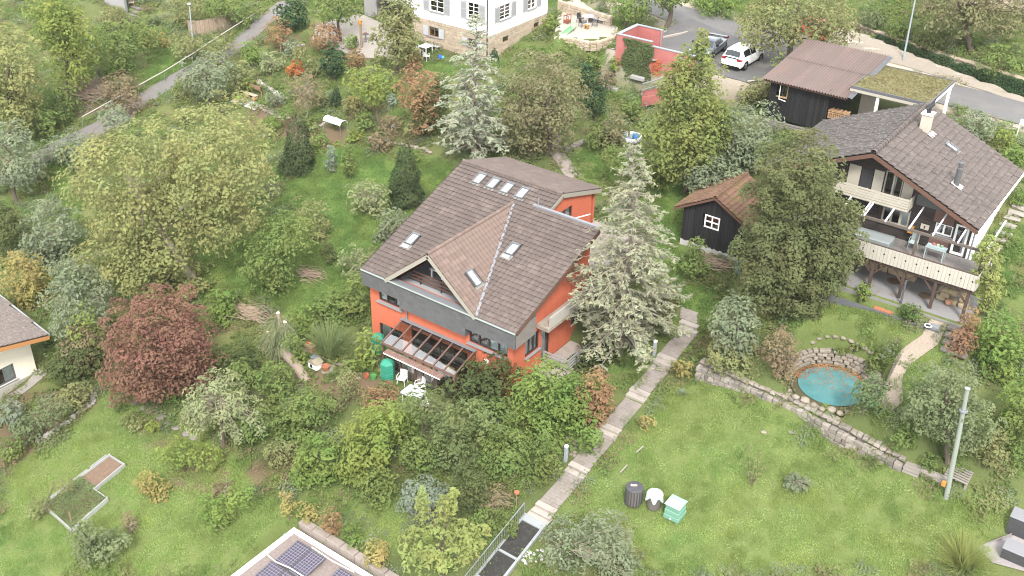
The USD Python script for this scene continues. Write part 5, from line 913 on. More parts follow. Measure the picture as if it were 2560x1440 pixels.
solo('forecourt', drape(poly_px([(790, 60), (900, 35), (1000, 80), (1000, 150), (900, 145), (840, 125), (780, 100)]), .04, .6), M('forecourt', (.36, .325, .285), .9, .1, 2, .2, 40), kind='structure', label='pale gravel forecourt beside the white house')
solo('stone_terrace', drape(TERR, .05, .6), M('terrace_paving', (.50, .445, .385), .9, .10, 3, .3, 30, dirt=(.45, .38, .3), dscale=3), kind='structure', label='pale paved terrace right of the white house')
tw = thing('terrace_wall', 'dry stone wall edging the pale terrace beside the green slide', 'wall', (-47, 75, 10)); r_ = rng(81); E_ = [(1398, 92), (1440, 98), (1475, 106), (1505, 102), (1532, 92), (1543, 75)]; E_ = [atz(*q, 10.6) for q in E_]
for a, b in zip(E_[:-1], E_[1:]):
    L = np.linalg.norm(b - a); n = max(2, int(L/.42))
    for c in range(3):
        for k in range(n):
            p, q = a + (b - a)*(k + .02)/n, a + (b - a)*(k + .98)/n; z = 10.66 - .27*(c + 1); g = G().chamf(0, np.linalg.norm(q - p), -.18, .18, z, z + .26, .03, r_, .03); d = norm(q - p); v = g.v[0]; g.v[0] = np.c_[p[0] + d[0]*v[:, 0] - d[1]*v[:, 1], p[1] + d[1]*v[:, 0] + d[0]*v[:, 1], v[:, 2]]; part(tw, 'stone', g, LST)
t = thing('garden_wall_upper', 'long pale stone wall behind the terrace climbing towards the street', 'wall', (-47, 80, 11)); E_ = [(1398, 8), (1450, 0), (1500, 25), (1545, 55)]; zz = [11.6, 12.0, 11.8, 11.5]
a, b = atz(1400, 5, 11.3), atz(1532, 45, 11.3)
stone_wall(t, (a[0], a[1], 10.55), (b[0], b[1], 10.55), 14, 3, .95, .35, LST, rng(82))
t = thing('bench_house_wall', 'grey weathered bench on the terrace beside the round table', 'bench', (0, 0, 0)); p = atz(1492, 58, 10.6); part(t, 'seat', G().chamf(p[0] - .9, p[0] + .9, p[1] - .25, p[1] + .2, 10.98, 11.05, .02), M('fence_grey', 0)); part(t, 'backrest', G().beam((p[0] - .9, p[1] + .25, 11.3), (p[0] + .9, p[1] + .25, 11.3), .06, .5), M('fence_grey', 0))
for s in (-.8, .8): part(t, 'leg', G().box(p[0] + s - .04, p[0] + s + .04, p[1] - .2, p[1] + .15, 10.62, 10.98), M('fence_grey', 0))
p = atz(1469, 60, 10.65); t = thing('round_table', 'round white table on the pale terrace', 'table', p); table(t, p, 1.0, 0, .74, WHITEP, round_=True)
for k, (x, y) in enumerate(((1450, 58), (1455, 68), (1487, 66))): p = atz(x, y, 10.65); t = thing('terrace_chair', ['thin metal chair left of the round white table', 'thin metal chair in front of the round white table', 'thin metal chair right of the round white table'][k], 'chair', p); chair(t, p, M('dark_metal', (.10, .10, .11), .5, .1, 3), [1.2, 2.8, -1.2][k])
p = atz(1418, 58, 10.65); t = thing('fire_basket', 'rusty red fire basket on the terrace', 'fire basket', p); RU_ = M('rust', (.30, .09, .05), .8, .2, 4)
for sx in (-.22, .22):
    for sy in (-.22, .22): part(t, 'post', G().box(p[0] + sx - .025, p[0] + sx + .025, p[1] + sy - .025, p[1] + sy + .025, p[2], p[2] + .75), RU_)
part(t, 'tray', G().box(p[0] - .22, p[0] + .22, p[1] - .22, p[1] + .22, p[2] + .1, p[2] + .3), RU_); part(t, 'rim', G().box(p[0] - .25, p[0] + .25, p[1] - .25, p[1] - .2, p[2] + .7, p[2] + .76).box(p[0] - .25, p[0] + .25, p[1] + .2, p[1] + .25, p[2] + .7, p[2] + .76), RU_)
p = atz(1467, 72, 10.65); t = thing('side_stool', 'small orange stool in front of the round white table', 'stool', p); part(t, 'seat', G().chamf(p[0] - .18, p[0] + .18, p[1] - .18, p[1] + .18, p[2] + .3, p[2] + .36, .01), M('orange_wood', 0))
for sx in (-.14, .14): part(t, 'leg', G().box(p[0] + sx - .02, p[0] + sx + .02, p[1] - .15, p[1] + .15, p[2], p[2] + .3), M('orange_wood', 0))
a, b = atz(1434, 72, 10.7), gp(1398, 108); t = thing('garden_slide', 'green plastic slide running down from the terrace', 'slide', b); GRN = M('green_plastic', (.22, .55, .24), .4, .05, 3); d = norm(b - a); s = norm(np.cross(d, [0, 0, 1])); up_ = np.cross(s, d); S = np.linspace(0, 1, 9); cl = [a + (b - a)*x + np.array([0, 0, .35*math.sin(x*math.pi*1.0)*.4 + .1]) for x in S]
g = G()
for k in range(8):
    for x0, x1, z0, z1 in ((-.22, .22, 0, 0), (.22, .27, 0, .16), (-.27, -.22, .16, 0)): g.quad(cl[k] + s*x0 + up_*z0, cl[k] + s*x1 + up_*z1, cl[k+1] + s*x1 + up_*z1, cl[k+1] + s*x0 + up_*z0)
part(t, 'chute', g, GRN, 50); part(t, 'handle', G().tube([cl[0] + s*.25, cl[0] + s*.25 + up_*.5, cl[0] - s*.25 + up_*.5, cl[0] - s*.25], .03, 5), GRN)
p = gp(1064, 135); t = thing('garden_table_white', 'square white garden table in front of the stone base', 'table', p); table(t, p, .95, .95, .74, WHITEP)
for k, (x, y) in enumerate(((1050, 138), (1066, 152))): p = gp(x, y); t = thing('garden_chair', ['white garden chair left of the square white table', 'white garden chair in front of the square white table'][k], 'chair', p); chair(t, p, WHITEP, [1.57, 3.14][k])
p = gp(1100, 148); t = thing('blue_toy', 'blue and turquoise toy on the lawn before the white house', 'toy', p); part(t, 'body', G().lathe(p, [(0, 0), (.16, .02), (.2, .2), (.12, .38), (0, .4)], 10), M('toy_blue', (.06, .15, .6), .4), 40); part(t, 'lid', G().lathe(p + [.25, .1, .1], [(0, 0), (.16, .03), (.1, .2), (0, .22)], 10), M('toy_cyan', (.1, .5, .55), .4), 40)
t = thing('wall_bench', 'grey wooden bench along the stone base under the brown window', 'bench', (-58.6, 69.0, 8.4)); z_ = float(ground(-58.6, 69.0)); part(t, 'seat', G().chamf(-59.5, -57.9, 68.8, 69.2, 8.85, 8.92, .02), M('fence_grey', 0)); part(t, 'leg', G().box(-59.3, -59.2, 68.85, 69.15, z_ - .1, 8.85).box(-58.2, -58.1, 68.85, 69.15, z_ - .1, 8.85), M('fence_grey', 0))

# ================================================================ red retaining wall of the parking place
RED = M('red_render', (.50, .175, .16), .9, .05, 1.2, .2, 80, .15, dirt=(.64, .27, .23), dscale=.7, dfac=.5); PCAP = M('zinc', (.38, .40, .42), .45, .06, 3, metal=.2)
RW = thing('red_retaining_wall', 'red rendered retaining wall with zinc capping below the parking place', 'wall', (-38, 71.2, 8.3)); a = atz(1547, 85, 13.0); b = atz(1725, 122, 12.5)
v0 = 71.2; part(RW, 'wall', G().box(-41.35, -34.4, v0 - .12, v0 + .1, 7.6, 12.55).box(-41.35, -41.1, v0 + .1, 74.2, 11.0, 12.95).box(-41.1, -38.9, 74.0, 74.2, 11.0, 12.95).box(-41.35, -38.2, v0 - .118, v0 + .1, 12.552, 12.9), RED)
part(RW, 'capping', G().box(-41.40, -38.15, v0 - .15, v0 + .13, 12.905, 12.96).box(-38.15, -34.35, v0 - .15, v0 + .13, 12.56, 12.62).box(-41.40, -41.06, v0 + .13, 74.24, 12.953, 13.0).box(-41.06, -38.86, 73.96, 74.24, 12.953, 13.0).box(-38.96, -38.86, 73.9, 73.958, 11.5, 13.0), PCAP)
part(RW, 'wall_lamp', G().box(-35.6, -35.4, v0 - .3, v0 - .121, 11.9, 12.45), PCAP); part(RW, 'wall_lamp', G().lathe((-37.8, v0 - .2, 11.6), [(0, 0), (.2, 0), (.2, .05), (0, .06)], 14), PCAP, 40)
for k, z in enumerate((0, 1)): part(RW, 'stair_flank', G().prism([(-37.9 + .6*z, 8.6), (-34.3, 10.3 - .5*z), (-34.3, 10.9 - .5*z), (-37.9 + .6*z, 9.4)], 'v', v0 - 1.5 - z, v0 - 1.38 - z), RED)
rl = part(RW, 'handrail', G().tube([(-37.8, v0 - 1.7, 9.2), (-37.8, v0 - 1.7, 10.1), (-35.4, v0 - 1.7, 11.35), (-33.9, v0 - 1.7, 11.4)], .05, 6).tube([(-37.8, v0 - 1.7, 9.6), (-35.4, v0 - 1.7, 10.85), (-33.9, v0 - 1.7, 10.9)], .04, 6), PCAP, 40)
part(RW, 'stair_steps', G().box(-37.8, -34.3, v0 - 1.38, v0 - .13, 8.0, 9.2), CONC)
r_ = rng(91); n = 2600; p_ = np.c_[r_.uniform(-40.7, -37.9, n), np.full(n, v0 - .16) - r_.random(n)*.12, 8.6 + 4.2*r_.random(n)]; p_ = p_[(np.abs(p_[:, 0] + 39.3 + .25*np.sin(p_[:, 2]*3)) < 1.1 + .3*r_.random(len(p_)))]; v_, f_ = leafmesh(p_, norm(r_.normal(0, .5, (len(p_), 3)) + [0, -1, .5]), .2, .14, r_)
t = thing('wall_ivy', 'green ivy mat hanging over the red retaining wall', 'ivy', (-39.3, v0 - .2, 8.6)); part(t, 'leaves', (v_, f_), LEAF('ivy', [(.08, .11, .04), (.16, .20, .07), (.25, .28, .11)], (.02, (.5, .2, .06))))
r_ = rng(92); n = 420; x = r_.uniform(-1, 1, n); p_ = np.c_[-37.75 + .35*x + .3*r_.random(n), np.full(n, v0 - .15), 8.9 + 2.8*r_.random(n)]; v_, f_ = leafmesh(p_, norm(r_.normal(0, .5, (n, 3)) + [0, -1, .3]), .16, .1, r_); t = thing('wall_vine', 'orange autumn vine on the red retaining wall beside the ivy', 'vine', (-37.7, v0 - .15, 8.9)); part(t, 'leaves', (v_, f_), LEAF('vine_orange', [(.35, .09, .04), (.55, .20, .07), (.62, .38, .14)]))
t = thing('kerb', 'pale kerb between the parking place and the street', 'kerb', (-38, 80, 11.6)); a, b = atz(1762, 72, 11.6), atz(1655, 95, 11.6); part(t, 'kerb_run', G().beam(a + [0, 0, .03], b + [0, 0, .03], .18, .14), CONC); part(t, 'kerb_run', G().beam(a + [0, 0, .03], atz(1900, 118, 11.6) + [0, 0, .03], .18, .10), CONC)

# ================================================================ cream house at the left edge
LH = thing('cream_house', 'cream rendered bungalow corner with old tiled roof and orange fascia', 'house', (-57.3, 27.2, -1.7)); LU, LV = -57.2, 27.25
lw = (24.35, 25.9, -1.55, -.35)
part(LH, 'side_wall', wall('u', LU, 12.0, LV, -3.6, 1.0, [lw]).prism([(12.0, 1.0), (LV, 1.0), (LV, 1.15), (12.0, 4.8)], 'u', LU - .2, LU), M('cream_render', (.74, .69, .57), .9, .04, 1.2, dirt=(.6, .55, .44), dscale=.6, dfac=.3)); part(LH, 'rear_wall', G().box(-66, LU - .23, LV - .2, LV, -3.5, 1.1), M('cream_render', 0)); part(LH, 'plinth', G().box(LU, LU + .03, 12.0, LV + .02, -3.6, -1.75), M('plinth_grey', (.50, .47, .42), .9, .1, 2)); window(LH, 'u', LU, lw, M('window_metal', 0), 1, fw=.09, curtain=[(.55, .95)], sill=.08)
UE, KE = -55.94, .245; vE = lambda u: 27.9 + .11*(UE - np.asarray(u, float)); zl = lambda u, v: 1.2 + KE*(vE(u) - np.asarray(v, float))
rr = part(LH, 'roof', G().slab([(UE, 12), (UE, float(vE(UE))), (-66, float(vE(-66))), (-66, 12)], lambda u, v: zl(u, v) - .05, .14), M('cream_deck', (.3, .16, .08), .9)); c4 = 1/math.sqrt(1 + KE**2)
eL = norm(np.array([-1, 0, KE*.11])); tile_roof(rr, (0, 28.9, float(zl(0, 28.9)) + .01), eL, (0, -c4, KE*c4), 11, lambda s: [(-UE, 66)] if s > 1.05 else [(-UE + (1.05 - s)/.11, 66)], M('lichen_tile', (.18, .15, .14), .9, .2, 2, .4, 30, .15, rnd=.2, dirt=(.36, .32, .24), dscale=7, dfac=.8), .30, .33, 150, 95, lift=.04, jit=.015)
part(LH, 'barge_board', G().beam((UE + .03, 27.95, 1.02), (UE + .03, 14, 1.02 + KE*13.95), .04, .24), M('orange_board', (.55, .26, .09), .7, .08, 3)); part(LH, 'rear_gutter', G().beam((UE, 27.98, 1.2), (-66, float(vE(-66)) + .08, 1.2), .11, .09), M('zinc', 0)); part(LH, 'soffit', G().slab([(LU, 12), (UE, 12), (UE, 27.9), (LU, 27.9)], lambda u, v: zl(u, v) - .2, .02), M('orange_board', 0))
solo('house_paving', drape(poly_px([(0, 1000), (60, 965), (95, 925), (118, 920), (120, 935), (85, 965), (40, 1000), (0, 1025)]), .05, .4), M('slab_grey', (.36, .33, .30), .9, .14, 2), kind='structure', label='grey paving slabs around the cream bungalow')
# ================================================================ flat garage roof with solar panels
SR = thing('flat_roof_garage', 'low flat roof with white rim and gravel carrying solar panels', 'garage', (-33.6, 27, -1.6)); sz = -1.55; a = atz(735, 1318, sz); su0, sv1 = float(a[0]), float(a[1])
part(SR, 'walls', G().box(su0 + .1, su0 + 14, sv1 - 14, sv1 - .1, -5, sz - .25), CONC); part(SR, 'roof_rim', G().box(su0, su0 + .26, sv1 - 14, sv1 - .26, sz - .3, sz).box(su0, su0 + 14, sv1 - .26, sv1, sz - .3, sz), M('rim_white', (.82, .82, .83), .5, .03, 2)); part(SR, 'roof_gravel', G().box(su0 + .26, su0 + 14, sv1 - 14, sv1 - .26, sz - .28, sz - .10), M('roof_gravel', (.27, .22, .20), .95, .55, 14, .8, 40, .2, dirt=(.5, .45, .42), dscale=9))
PV = usdkit.material(stage, '/World/Looks/solar_cell', {'g': ('geometry', {}), 'b': ('brick_texture', {'color1': (.035, .030, .048), 'color2': (.043, .037, .056), 'mortar': (.19, .18, .22), 'scale': 1.0, 'mortar_size': .014, 'brick_width': .165, 'row_height': .165, 'offset': 0.0}), 'p': ('principled_bsdf', {'roughness': .45, 'specular_ior_level': .25})}, [('g.position', 'b.vector'), ('b.color', 'p.base_color')], surface='p.BSDF')
panels = [(742, 1355), (783, 1376), (695, 1405), (738, 1428), (860, 1412), (905, 1436)]
P0 = atz(745, 1357, sz); px0, pv0 = float(P0[0]), float(P0[1]); 
for k, (du, dv) in enumerate(((0, 0), (1.06, -.05), (0, -1.85), (1.06, -1.9), (3.1, -.05), (4.16, -.1), (2.12, -2.6), (3.18, -2.65))):
    u0, v1 = px0 + du, pv0 + dv; v0_ = v1 - 1.65; lbl = ['solar panel at the inner corner of the gravel roof', 'solar panel right of the inner corner panel', 'solar panel in the left column at the picture edge', 'solar panel in the second column at the picture edge', 'solar panel set apart on the right of the roof', 'solar panel at the far right of the gravel roof', 'hidden', 'hidden'][k]
    if lbl == 'hidden': continue
    q = G().add([(u0, v0_, sz + .02), (u0 + 1.0, v0_, sz + .02), (u0 + 1.0, v1, sz + .17), (u0, v1, sz + .17)], [(0, 1, 2, 3)]); t = part(SR, 'solar_panel', q, PV); part(t, 'frame', G().beam((u0, v0_, sz + .01), (u0, v1, sz + .16), .03, .04).beam((u0 + 1, v0_, sz + .01), (u0 + 1, v1, sz + .16), .03, .04).beam((u0, v0_, sz + .01), (u0 + 1, v0_, sz + .01), .03, .04).beam((u0, v1, sz + .16), (u0 + 1, v1, sz + .16), .03, .04), M('panel_frame', (.12, .12, .13), .4, .1, 3)); part(t, 'stand', G().box(u0 + .1, u0 + .9, v1 - .1, v1 - .05, sz - .1, sz + .12), GREYM)
pl = [(716, 1382), (745, 1397), (800, 1425), (860, 1458)]; t = thing('roof_cable', 'white cable lying across the solar panels', 'cable', P0); part(t, 'cable', G().tube([atz(662, 1382, sz - .05), atz(690, 1405, sz + .06), atz(725, 1420, sz + .14), atz(760, 1442, sz + .1)], .03, 5), WHITEP); part(t, 'cable', G().tube([atz(780, 1368, sz + .18), atz(800, 1382, sz + .0), atz(830, 1402, sz + .1), atz(885, 1430, sz + .18)], .03, 5), WHITEP)
p = atz(714, 1340, sz - .1); t = thing('roof_vent', 'small pale vent dome in the roof corner', 'vent', p); part(t, 'dome', G().lathe(p, [(.12, 0), (.12, .08), (.09, .14), (0, .17)], 12), PCAP, 40)
BW = thing('block_wall', 'row of big concrete blocks behind the white roof rim', 'wall', (su0, sv1, sz)); r_ = rng(99)
for k in range(11):
    u0 = su0 + .15 + k*1.02; part(BW, 'block', G().chamf(u0 + .012, u0 + 1.0, sv1 + .18, sv1 + .62, sz - .9, sz + .34 + r_.uniform(-.02, .03), .03, r_, .015), M('block', (.34, .29, .255), .9, .15, 2, .4, 25, .15, dirt=(.2, .16, .13), dscale=1.2))
# ================================================================ stone building at the top right
TB = thing('stone_building', 'pale stone building front with small windows at the top right', 'house', (-20, 92, 14)); TV = 91.5
tw_ = [(-25.2, -24.2, 15.6, 17.0), (-22.6, -21.6, 15.6, 17.0)]; tb = part(TB, 'wall', wall('v', TV + .03, -29, -14, 12, 19, tw_), M('mortar', 0)); ashlar(tb, 'v', TV + .03, -28.5, -15.5, 13.0, 15.6, [], rng(73), 9, .75)
for h in tw_: window(TB, 'v', TV + .03, h, M('brown_frame', 0), 2, sill=.2)
# ================================================================ lawn wall, pond and its surroundings
WST = M('wall_stone', (.33, .29, .25), .9, .18, 3, .5, 16, .15, rnd=.30, dirt=(.15, .145, .145), dscale=2.2, dfac=.85); PST = M('pond_stone', (.345, .295, .24), .9, .14, 3, .4, 18, .15, rnd=.16, dirt=(.27, .25, .23), dscale=3)
RWL = thing('lawn_wall', 'long low grey stone retaining wall between the lawns', 'wall', (-14, 46.8, 2.9)); r_ = rng(101)
for a, b in ((-20.2, -17), (-17, -14), (-14, -11), (-11, -7.9)):
    stone_wall(RWL, (a, wall_line(a) - .42, S0*(wall_line(a) - 35.0) - .12), (b, wall_line(b) - .42, S0*(wall_line(b) - 35.0) - .12), 8 if b > -10 else 9, 4, 1.38, .30, WST, r_, jit=.03)
g = G(); us = np.linspace(-20.2, -7.9, 24)
for k in range(23): g.box(us[k], us[k+1], wall_line(us[k]) - .36, wall_line(us[k]) + .22, 1.9, S0*(wall_line(us[k]) - 34.6) + 1.2)
part(RWL, 'mortar_core', g, M('wall_mortar', (.24, .21, .18), .95, .2, 3))
for k in range(36):
    u = -20.0 + k*.34; s_ = r_.uniform(.7, 1.3); part(RWL, 'capping_stone', G().chamf(u - .17, u + .16, wall_line(u) - .44, wall_line(u) + .1*s_, S0*(wall_line(u) - 34.6) + 1.24, S0*(wall_line(u) - 34.6) + 1.30 + .10*s_, .03, r_, .035), WST if k % 3 else PST)
c = POND_C; solo('pond_water', G().lathe((c[0], c[1], 4.24), [(0, 0), (POND_R*.5, 0), (POND_R, 0)], 40), usdkit.material(stage, '/World/Looks/water', {'g': ('geometry', {}), 'n': ('noise_texture', {'scale': 1.4, 'detail': 4.0}), 'r': ('rgb_ramp', {'ramp': [(.3, (.06, .165, .175)), (.7, (.095, .215, .22))]}), 'nb': ('noise_texture', {'scale': 9.0}), 'b': ('bump', {'strength': .08, 'distance': .02}), 'p': ('principled_bsdf', {'roughness': .12, 'specular_ior_level': .35})}, [('g.position', 'n.vector'), ('n.fac', 'r.fac'), ('r.color', 'p.base_color'), ('g.position', 'nb.vector'), ('nb.fac', 'b.height'), ('b.normal', 'p.normal')], surface='p.BSDF'), kind='structure', label='round turquoise garden pond')
solo('pond_bed', G().lathe((c[0], c[1], 4.20), [(0, 0), (POND_R + .45, 0)], 40), M('mud', (.11, .10, .05), .95, .3, 5), kind='structure')
PW_ = thing('pond_wall', 'curved dry stone wall round the uphill side of the pond', 'wall', (c[0], c[1], 4.2))
for row in range(4):
    n = 23; rad = POND_R + .33 + .07*row
    for k in range(n):
        an = np.radians(-8 + 200*(k + .5*(row % 2) + r_.uniform(-.15, .15))/n); hgt = .20
        if row > 2 and not (12 < np.degrees(an) < 170): continue
        w_ = rad*np.radians(200/n)*.5*r_.uniform(.8, 1.05); g = G().chamf(-w_, w_, -.02 + r_.uniform(-.03, .03), .30, 4.18 + row*hgt, 4.18 + (row + 1)*hgt - .012, .025, r_, .022); v = g.v[0]; x, y = v[:, 0].copy(), v[:, 1] + rad
        g.v[0] = np.c_[c[0] + math.cos(an)*y - math.sin(an)*x, c[1] + math.sin(an)*y + math.cos(an)*x, v[:, 2]]; part(PW_, 'stone', g, PST)
def boulder(p, s, r, sq=.6): m = trimesh.creation.icosphere(2, 1.0); v = m.vertices*(1 + .5*(meshkit.noise(m.vertices*1.6 + r.uniform(0, 40, 3), 2) - .5))[:, None]*np.array([1, .85, sq])*s; return v + p, m.faces
for k, (x, y, s_) in enumerate([(1975, 985, .16), (1990, 1000, .2), (2012, 1008, .26), (2034, 1020, .2), (2055, 1030, .18), (2078, 1032, .26), (2100, 1040, .2), (2122, 1040, .22), (2140, 1055, .18), (1924, 958, .18), (1945, 968, .14)]):
    p = atz(x, y - 8, 4.35); t = thing('boulder', ['small pale boulder at the left end of the pond edge', 'round boulder on the left pond edge', 'large grey boulder on the left front pond edge', 'boulder left of the middle pond front', 'flat boulder near the middle pond front', 'large pale boulder at the middle pond front', 'small boulder right of the middle pond front', 'grey boulder on the right pond front', 'boulder at the right end of the pond front', 'white boulder on the lawn wall left of the pond', 'small white stone on the lawn wall left of the pond'][k], 'stone', p); part(t, 'rock', boulder(p, s_, r_), PST, True)
r_ = rng(103); n = 900; an, rr = r_.uniform(-.25, 3.4, n), POND_R*(1.0 - .35*r_.random(n)**2.2 + .10); p_ = np.c_[c[0] + rr*np.cos(an), c[1] + rr*np.sin(an), np.full(n, 4.262)]; m = 160; q_ = np.c_[c[0] + r_.normal(-.2, .75, m), c[1] + r_.normal(.5, .6, m), np.full(m, 4.258)]; q_ = q_[np.hypot(q_[:, 0]-c[0], q_[:, 1]-c[1]) < POND_R]; p_ = np.vstack([p_, q_])
v_, f_ = leafmesh(p_, norm(r_.normal(0, .15, (len(p_), 3)) + [0, 0, 1]), .10*r_.uniform(.6, 1.4, len(p_)), .06, r_, fold=.05); LITTER = LEAF('litter', [(.22, .10, .04), (.40, .19, .08), (.52, .33, .18)], tr=.1); solo('floating_leaves', (v_, f_), LITTER, 'brown autumn leaves floating along the rim of the pond', None, None, 'stuff')
P_ = LAWN_P['chalet'].buffer(1.2); pp = scatter(P_, 8, r_); pp = pp[r_.random(len(pp)) < np.clip(1.3 - .0 - np.abs(pp[:, 0] + 16.5)*.25, .1, 1)]; p_ = np.c_[pp, ground(pp[:, 0], pp[:, 1]) + .07]; v_, f_ = leafmesh(p_, norm(r_.normal(0, .3, p_.shape) + [0, 0, 1]), .11*r_.uniform(.6, 1.4, len(p_)), .07, r_, fold=.1); solo('fallen_leaves', (v_, f_), LITTER, 'brown leaves strewn over the lawn under the dark maple', None, None, 'stuff')
gpth = [(2345, 805), (2325, 850), (2290, 875), (2250, 905), (2230, 945), (2232, 1000), (2205, 1020)]; gpth = [gp(*q) for q in gpth]; solo('gravel_path', drape(strip_poly(gpth, .95), .05, .4), M('pale_gravel', (.42, .35, .28), .95, .35, 12, .8, 45, .15, dirt=(.32, .23, .17), dscale=14, dfac=.8), kind='structure', label='pale curved gravel path from the patio steps')
r_ = rng(105); pp = scatter(strip_poly(gpth, .95), 120, r_); g = G(); V, F = [], []
cube = np.array([(0, 0, 1), (1, 0, 0), (0, 1, 0), (-1, 0, 0), (0, -1, 0)])*1.0; cf = np.array([(0, 1, 2), (0, 2, 3), (0, 3, 4), (0, 4, 1)])
for k, p in enumerate(pp): s_ = r_.uniform(.03, .06); V.append(cube*s_*[1.2, 1, .8] + [p[0], p[1], float(ground(*p)) + .05]); F.append(cf + 5*k)
solo('path_pebbles', (np.vstack(V), np.vstack(F)), M('pebble', (.56, .47, .38), .9, .1, 5, rnd=.3), 'pale pebbles lying on the curved gravel path', None, None, 'stuff')
# rockery bed behind the pond: edging stones
t = thing('rockery_edge', 'curved row of edging stones above the pond rockery', 'stones', gp(2110, 850))
for k, q in enumerate([(2030, 855), (2048, 846), (2068, 841), (2088, 841), (2108, 845), (2128, 852), (2146, 861), (2162, 870), (2176, 880), (2184, 895)]): part(t, 'stone', boulder(gp(*q), .17, r_), PST, True)
# stacked timber and pallet at the wall's end
t = thing('plank_stack', 'stack of grey weathered planks at the end of the lawn wall', 'planks', gp(2280, 1175)); PL = M('weathered_plank', (.36, .32, .285), .9, .22, 3, .3, 20, rnd=.14, stretch=(.3, 3, 3)); p = gp(2272, 1185)
for k in range(7): part(t, 'plank', G().chamf(p[0] - .35 + r_.uniform(-.04, .04), p[0] + .45, p[1] - .05, p[1] + .55, p[2] + .07*k, p[2] + .07*k + .06, .008, r_, .01), PL)
p = gp(2318, 1195)
for k in range(5): part(t, 'plank', G().chamf(p[0] - .45 + r_.uniform(-.04, .04), p[0] + .95, p[1] - .02, p[1] + .25, p[2] + .09*k - .05, p[2] + .09*k + .03, .008, r_, .01), PL)
p = gp(2398, 1215); t = thing('pallet', 'wooden pallet lying flat behind the telegraph pole', 'pallet', p); z = p[2] + .42; ca_, sa_ = math.cos(-.12), math.sin(-.12)
for k in range(6): y = -.55 + k*.2; part(t, 'slat', G().beam((p[0] - .8, p[1] + y + .5, z), (p[0] + .35, p[1] + y + .36, z + .03), .12, .03), PL)
for x in (-.75, -.2, .3): part(t, 'bearer', G().box(p[0] + x - .04, p[0] + x + .04, p[1] - .1, p[1] + .95, z - .14, z - .03), PL)
for x in (-.7, .28): part(t, 'block', G().box(p[0] + x - .06, p[0] + x + .06, p[1] - .05, p[1] + .1, z - .6, z - .15), PL)
p = gp(2366, 1245); top = atv(2419, 972, p[1] + .02); t = thing('telegraph_pole', 'grey green wooden telegraph pole standing on the right lawn', 'pole', p); part(t, 'pole', G().tube([p - [0, 0, .2], (p + top)/2, top], [.125, .115, .095], 12), M('pole_wood', (.33, .36, .315), .85, .16, 3, .4, 20, stretch=(3, 3, .3)), 50); part(t, 'cap', G().lathe(top, [(0, .05), (.13, .03), (.13, -.02), (0, -.02)], 12), PCAP, 40)
a = p + (top - p)*.13; part(t, 'nest_box', G().chamf(a[0] - .32, a[0] - .12, a[1] - .22, a[1] - .05, a[2] - .1, a[2] + .18, .01), M('orange_wood', 0)); part(t, 'bracket', G().lathe(p + (top - p)*.80, [(.13, 0), (.2, .02), (.2, .1), (.13, .12)], 10), GREYM, 40)
# ================================================================ three bins on the right lawn
def at_base(x, y): return gp(x, y)
p = at_base(1583, 1256); BB = M('bin_dark', (.085, .085, .095), .7, .12, 4, .3, 30); t = thing('compost_bin', 'round dark mesh compost bin with black sheet and stone on top', 'compost bin', p); s_ = .53
part(t, 'body', G().lathe(p, [(.40, 0), (.44, .1), (.44, 1.0), (.40, 1.0), (.40, .9), (0, .9)], 22), M('bin_mesh', (.17, .155, .14), .85, .3, 9, stretch=(1, 1, .2)), 40); r_ = rng(110)
m = trimesh.creation.icosphere(3, 1.0); part(t, 'cover', (lambda v: (v*[.47, .47, .09] + p + [0, 0, 1.02] + np.c_[0*v[:, 0], 0*v[:, 0], .06*meshkit.noise(v*3, 4)], m.faces))(m.vertices), BB, True)
for k in range(3): part(t, 'stone', boulder(p + np.array([-.15 + .09*k, -.05 + .05*k, 1.15]), .08, r_), M('pink_stone', (.60, .48, .42), .8), True)
for k in range(18): an = k*2*np.pi/18; part(t, 'slat', G().box(p[0] + .447*math.cos(an) - .02, p[0] + .447*math.cos(an) + .02, p[1] + .447*math.sin(an) - .02, p[1] + .447*math.sin(an) + .02, p[2], p[2] + .98), BB)
p = at_base(1634, 1266); t = thing('covered_bin', 'dark round bin with a pale plastic sheet draped over its top', 'compost bin', p); part(t, 'body', G().lathe(p, [(.36, 0), (.38, .1), (.40, .85), (0, .86)], 20), M('bin_mesh', 0), 40)
an = np.linspace(0, 2*np.pi, 33)[:-1]; V = [np.array([[0, 0, .93]])]
for rr, z in ((.2, .93), (.40, .91), (.44, .86), (.47, .70)): w = 1 + (.16*np.cos(an*6 + .5) if z < .8 else 0)*1.0; zz = z + (.14*np.cos(an*6 + .5 + np.pi) if z < .8 else 0*an); V.append(np.stack([rr*w*np.cos(an), rr*w*np.sin(an), zz], 1))
V = np.vstack(V) + p; n = 32; F = [(0, 1 + k, 1 + (k+1) % n) for k in range(n)] + [f for i in range(3) for k in range(n) for f in ((1 + i*n + k, 1 + (i+1)*n + k, 1 + (i+1)*n + (k+1) % n), (1 + i*n + k, 1 + (i+1)*n + (k+1) % n, 1 + i*n + (k+1) % n))]; part(t, 'sheet', (V, np.array(F)), M('pale_sheet', (.52, .59, .56), .5, .06, 3), 30)
p = at_base(1686, 1290); t = thing('green_composter', 'square pale green plastic composter right of the two dark bins', 'compost bin', p); GC = M('composter_green', (.21, .42, .32), .55, .08, 2, rnd=.03)
for j in range(3):
    w0 = .44 - .025*j; part(t, 'ring', G().chamf(p[0] - w0, p[0] + w0, p[1] - w0, p[1] + w0, p[2] + j*.31, p[2] + (j+1)*.31 - .015, .03), GC)
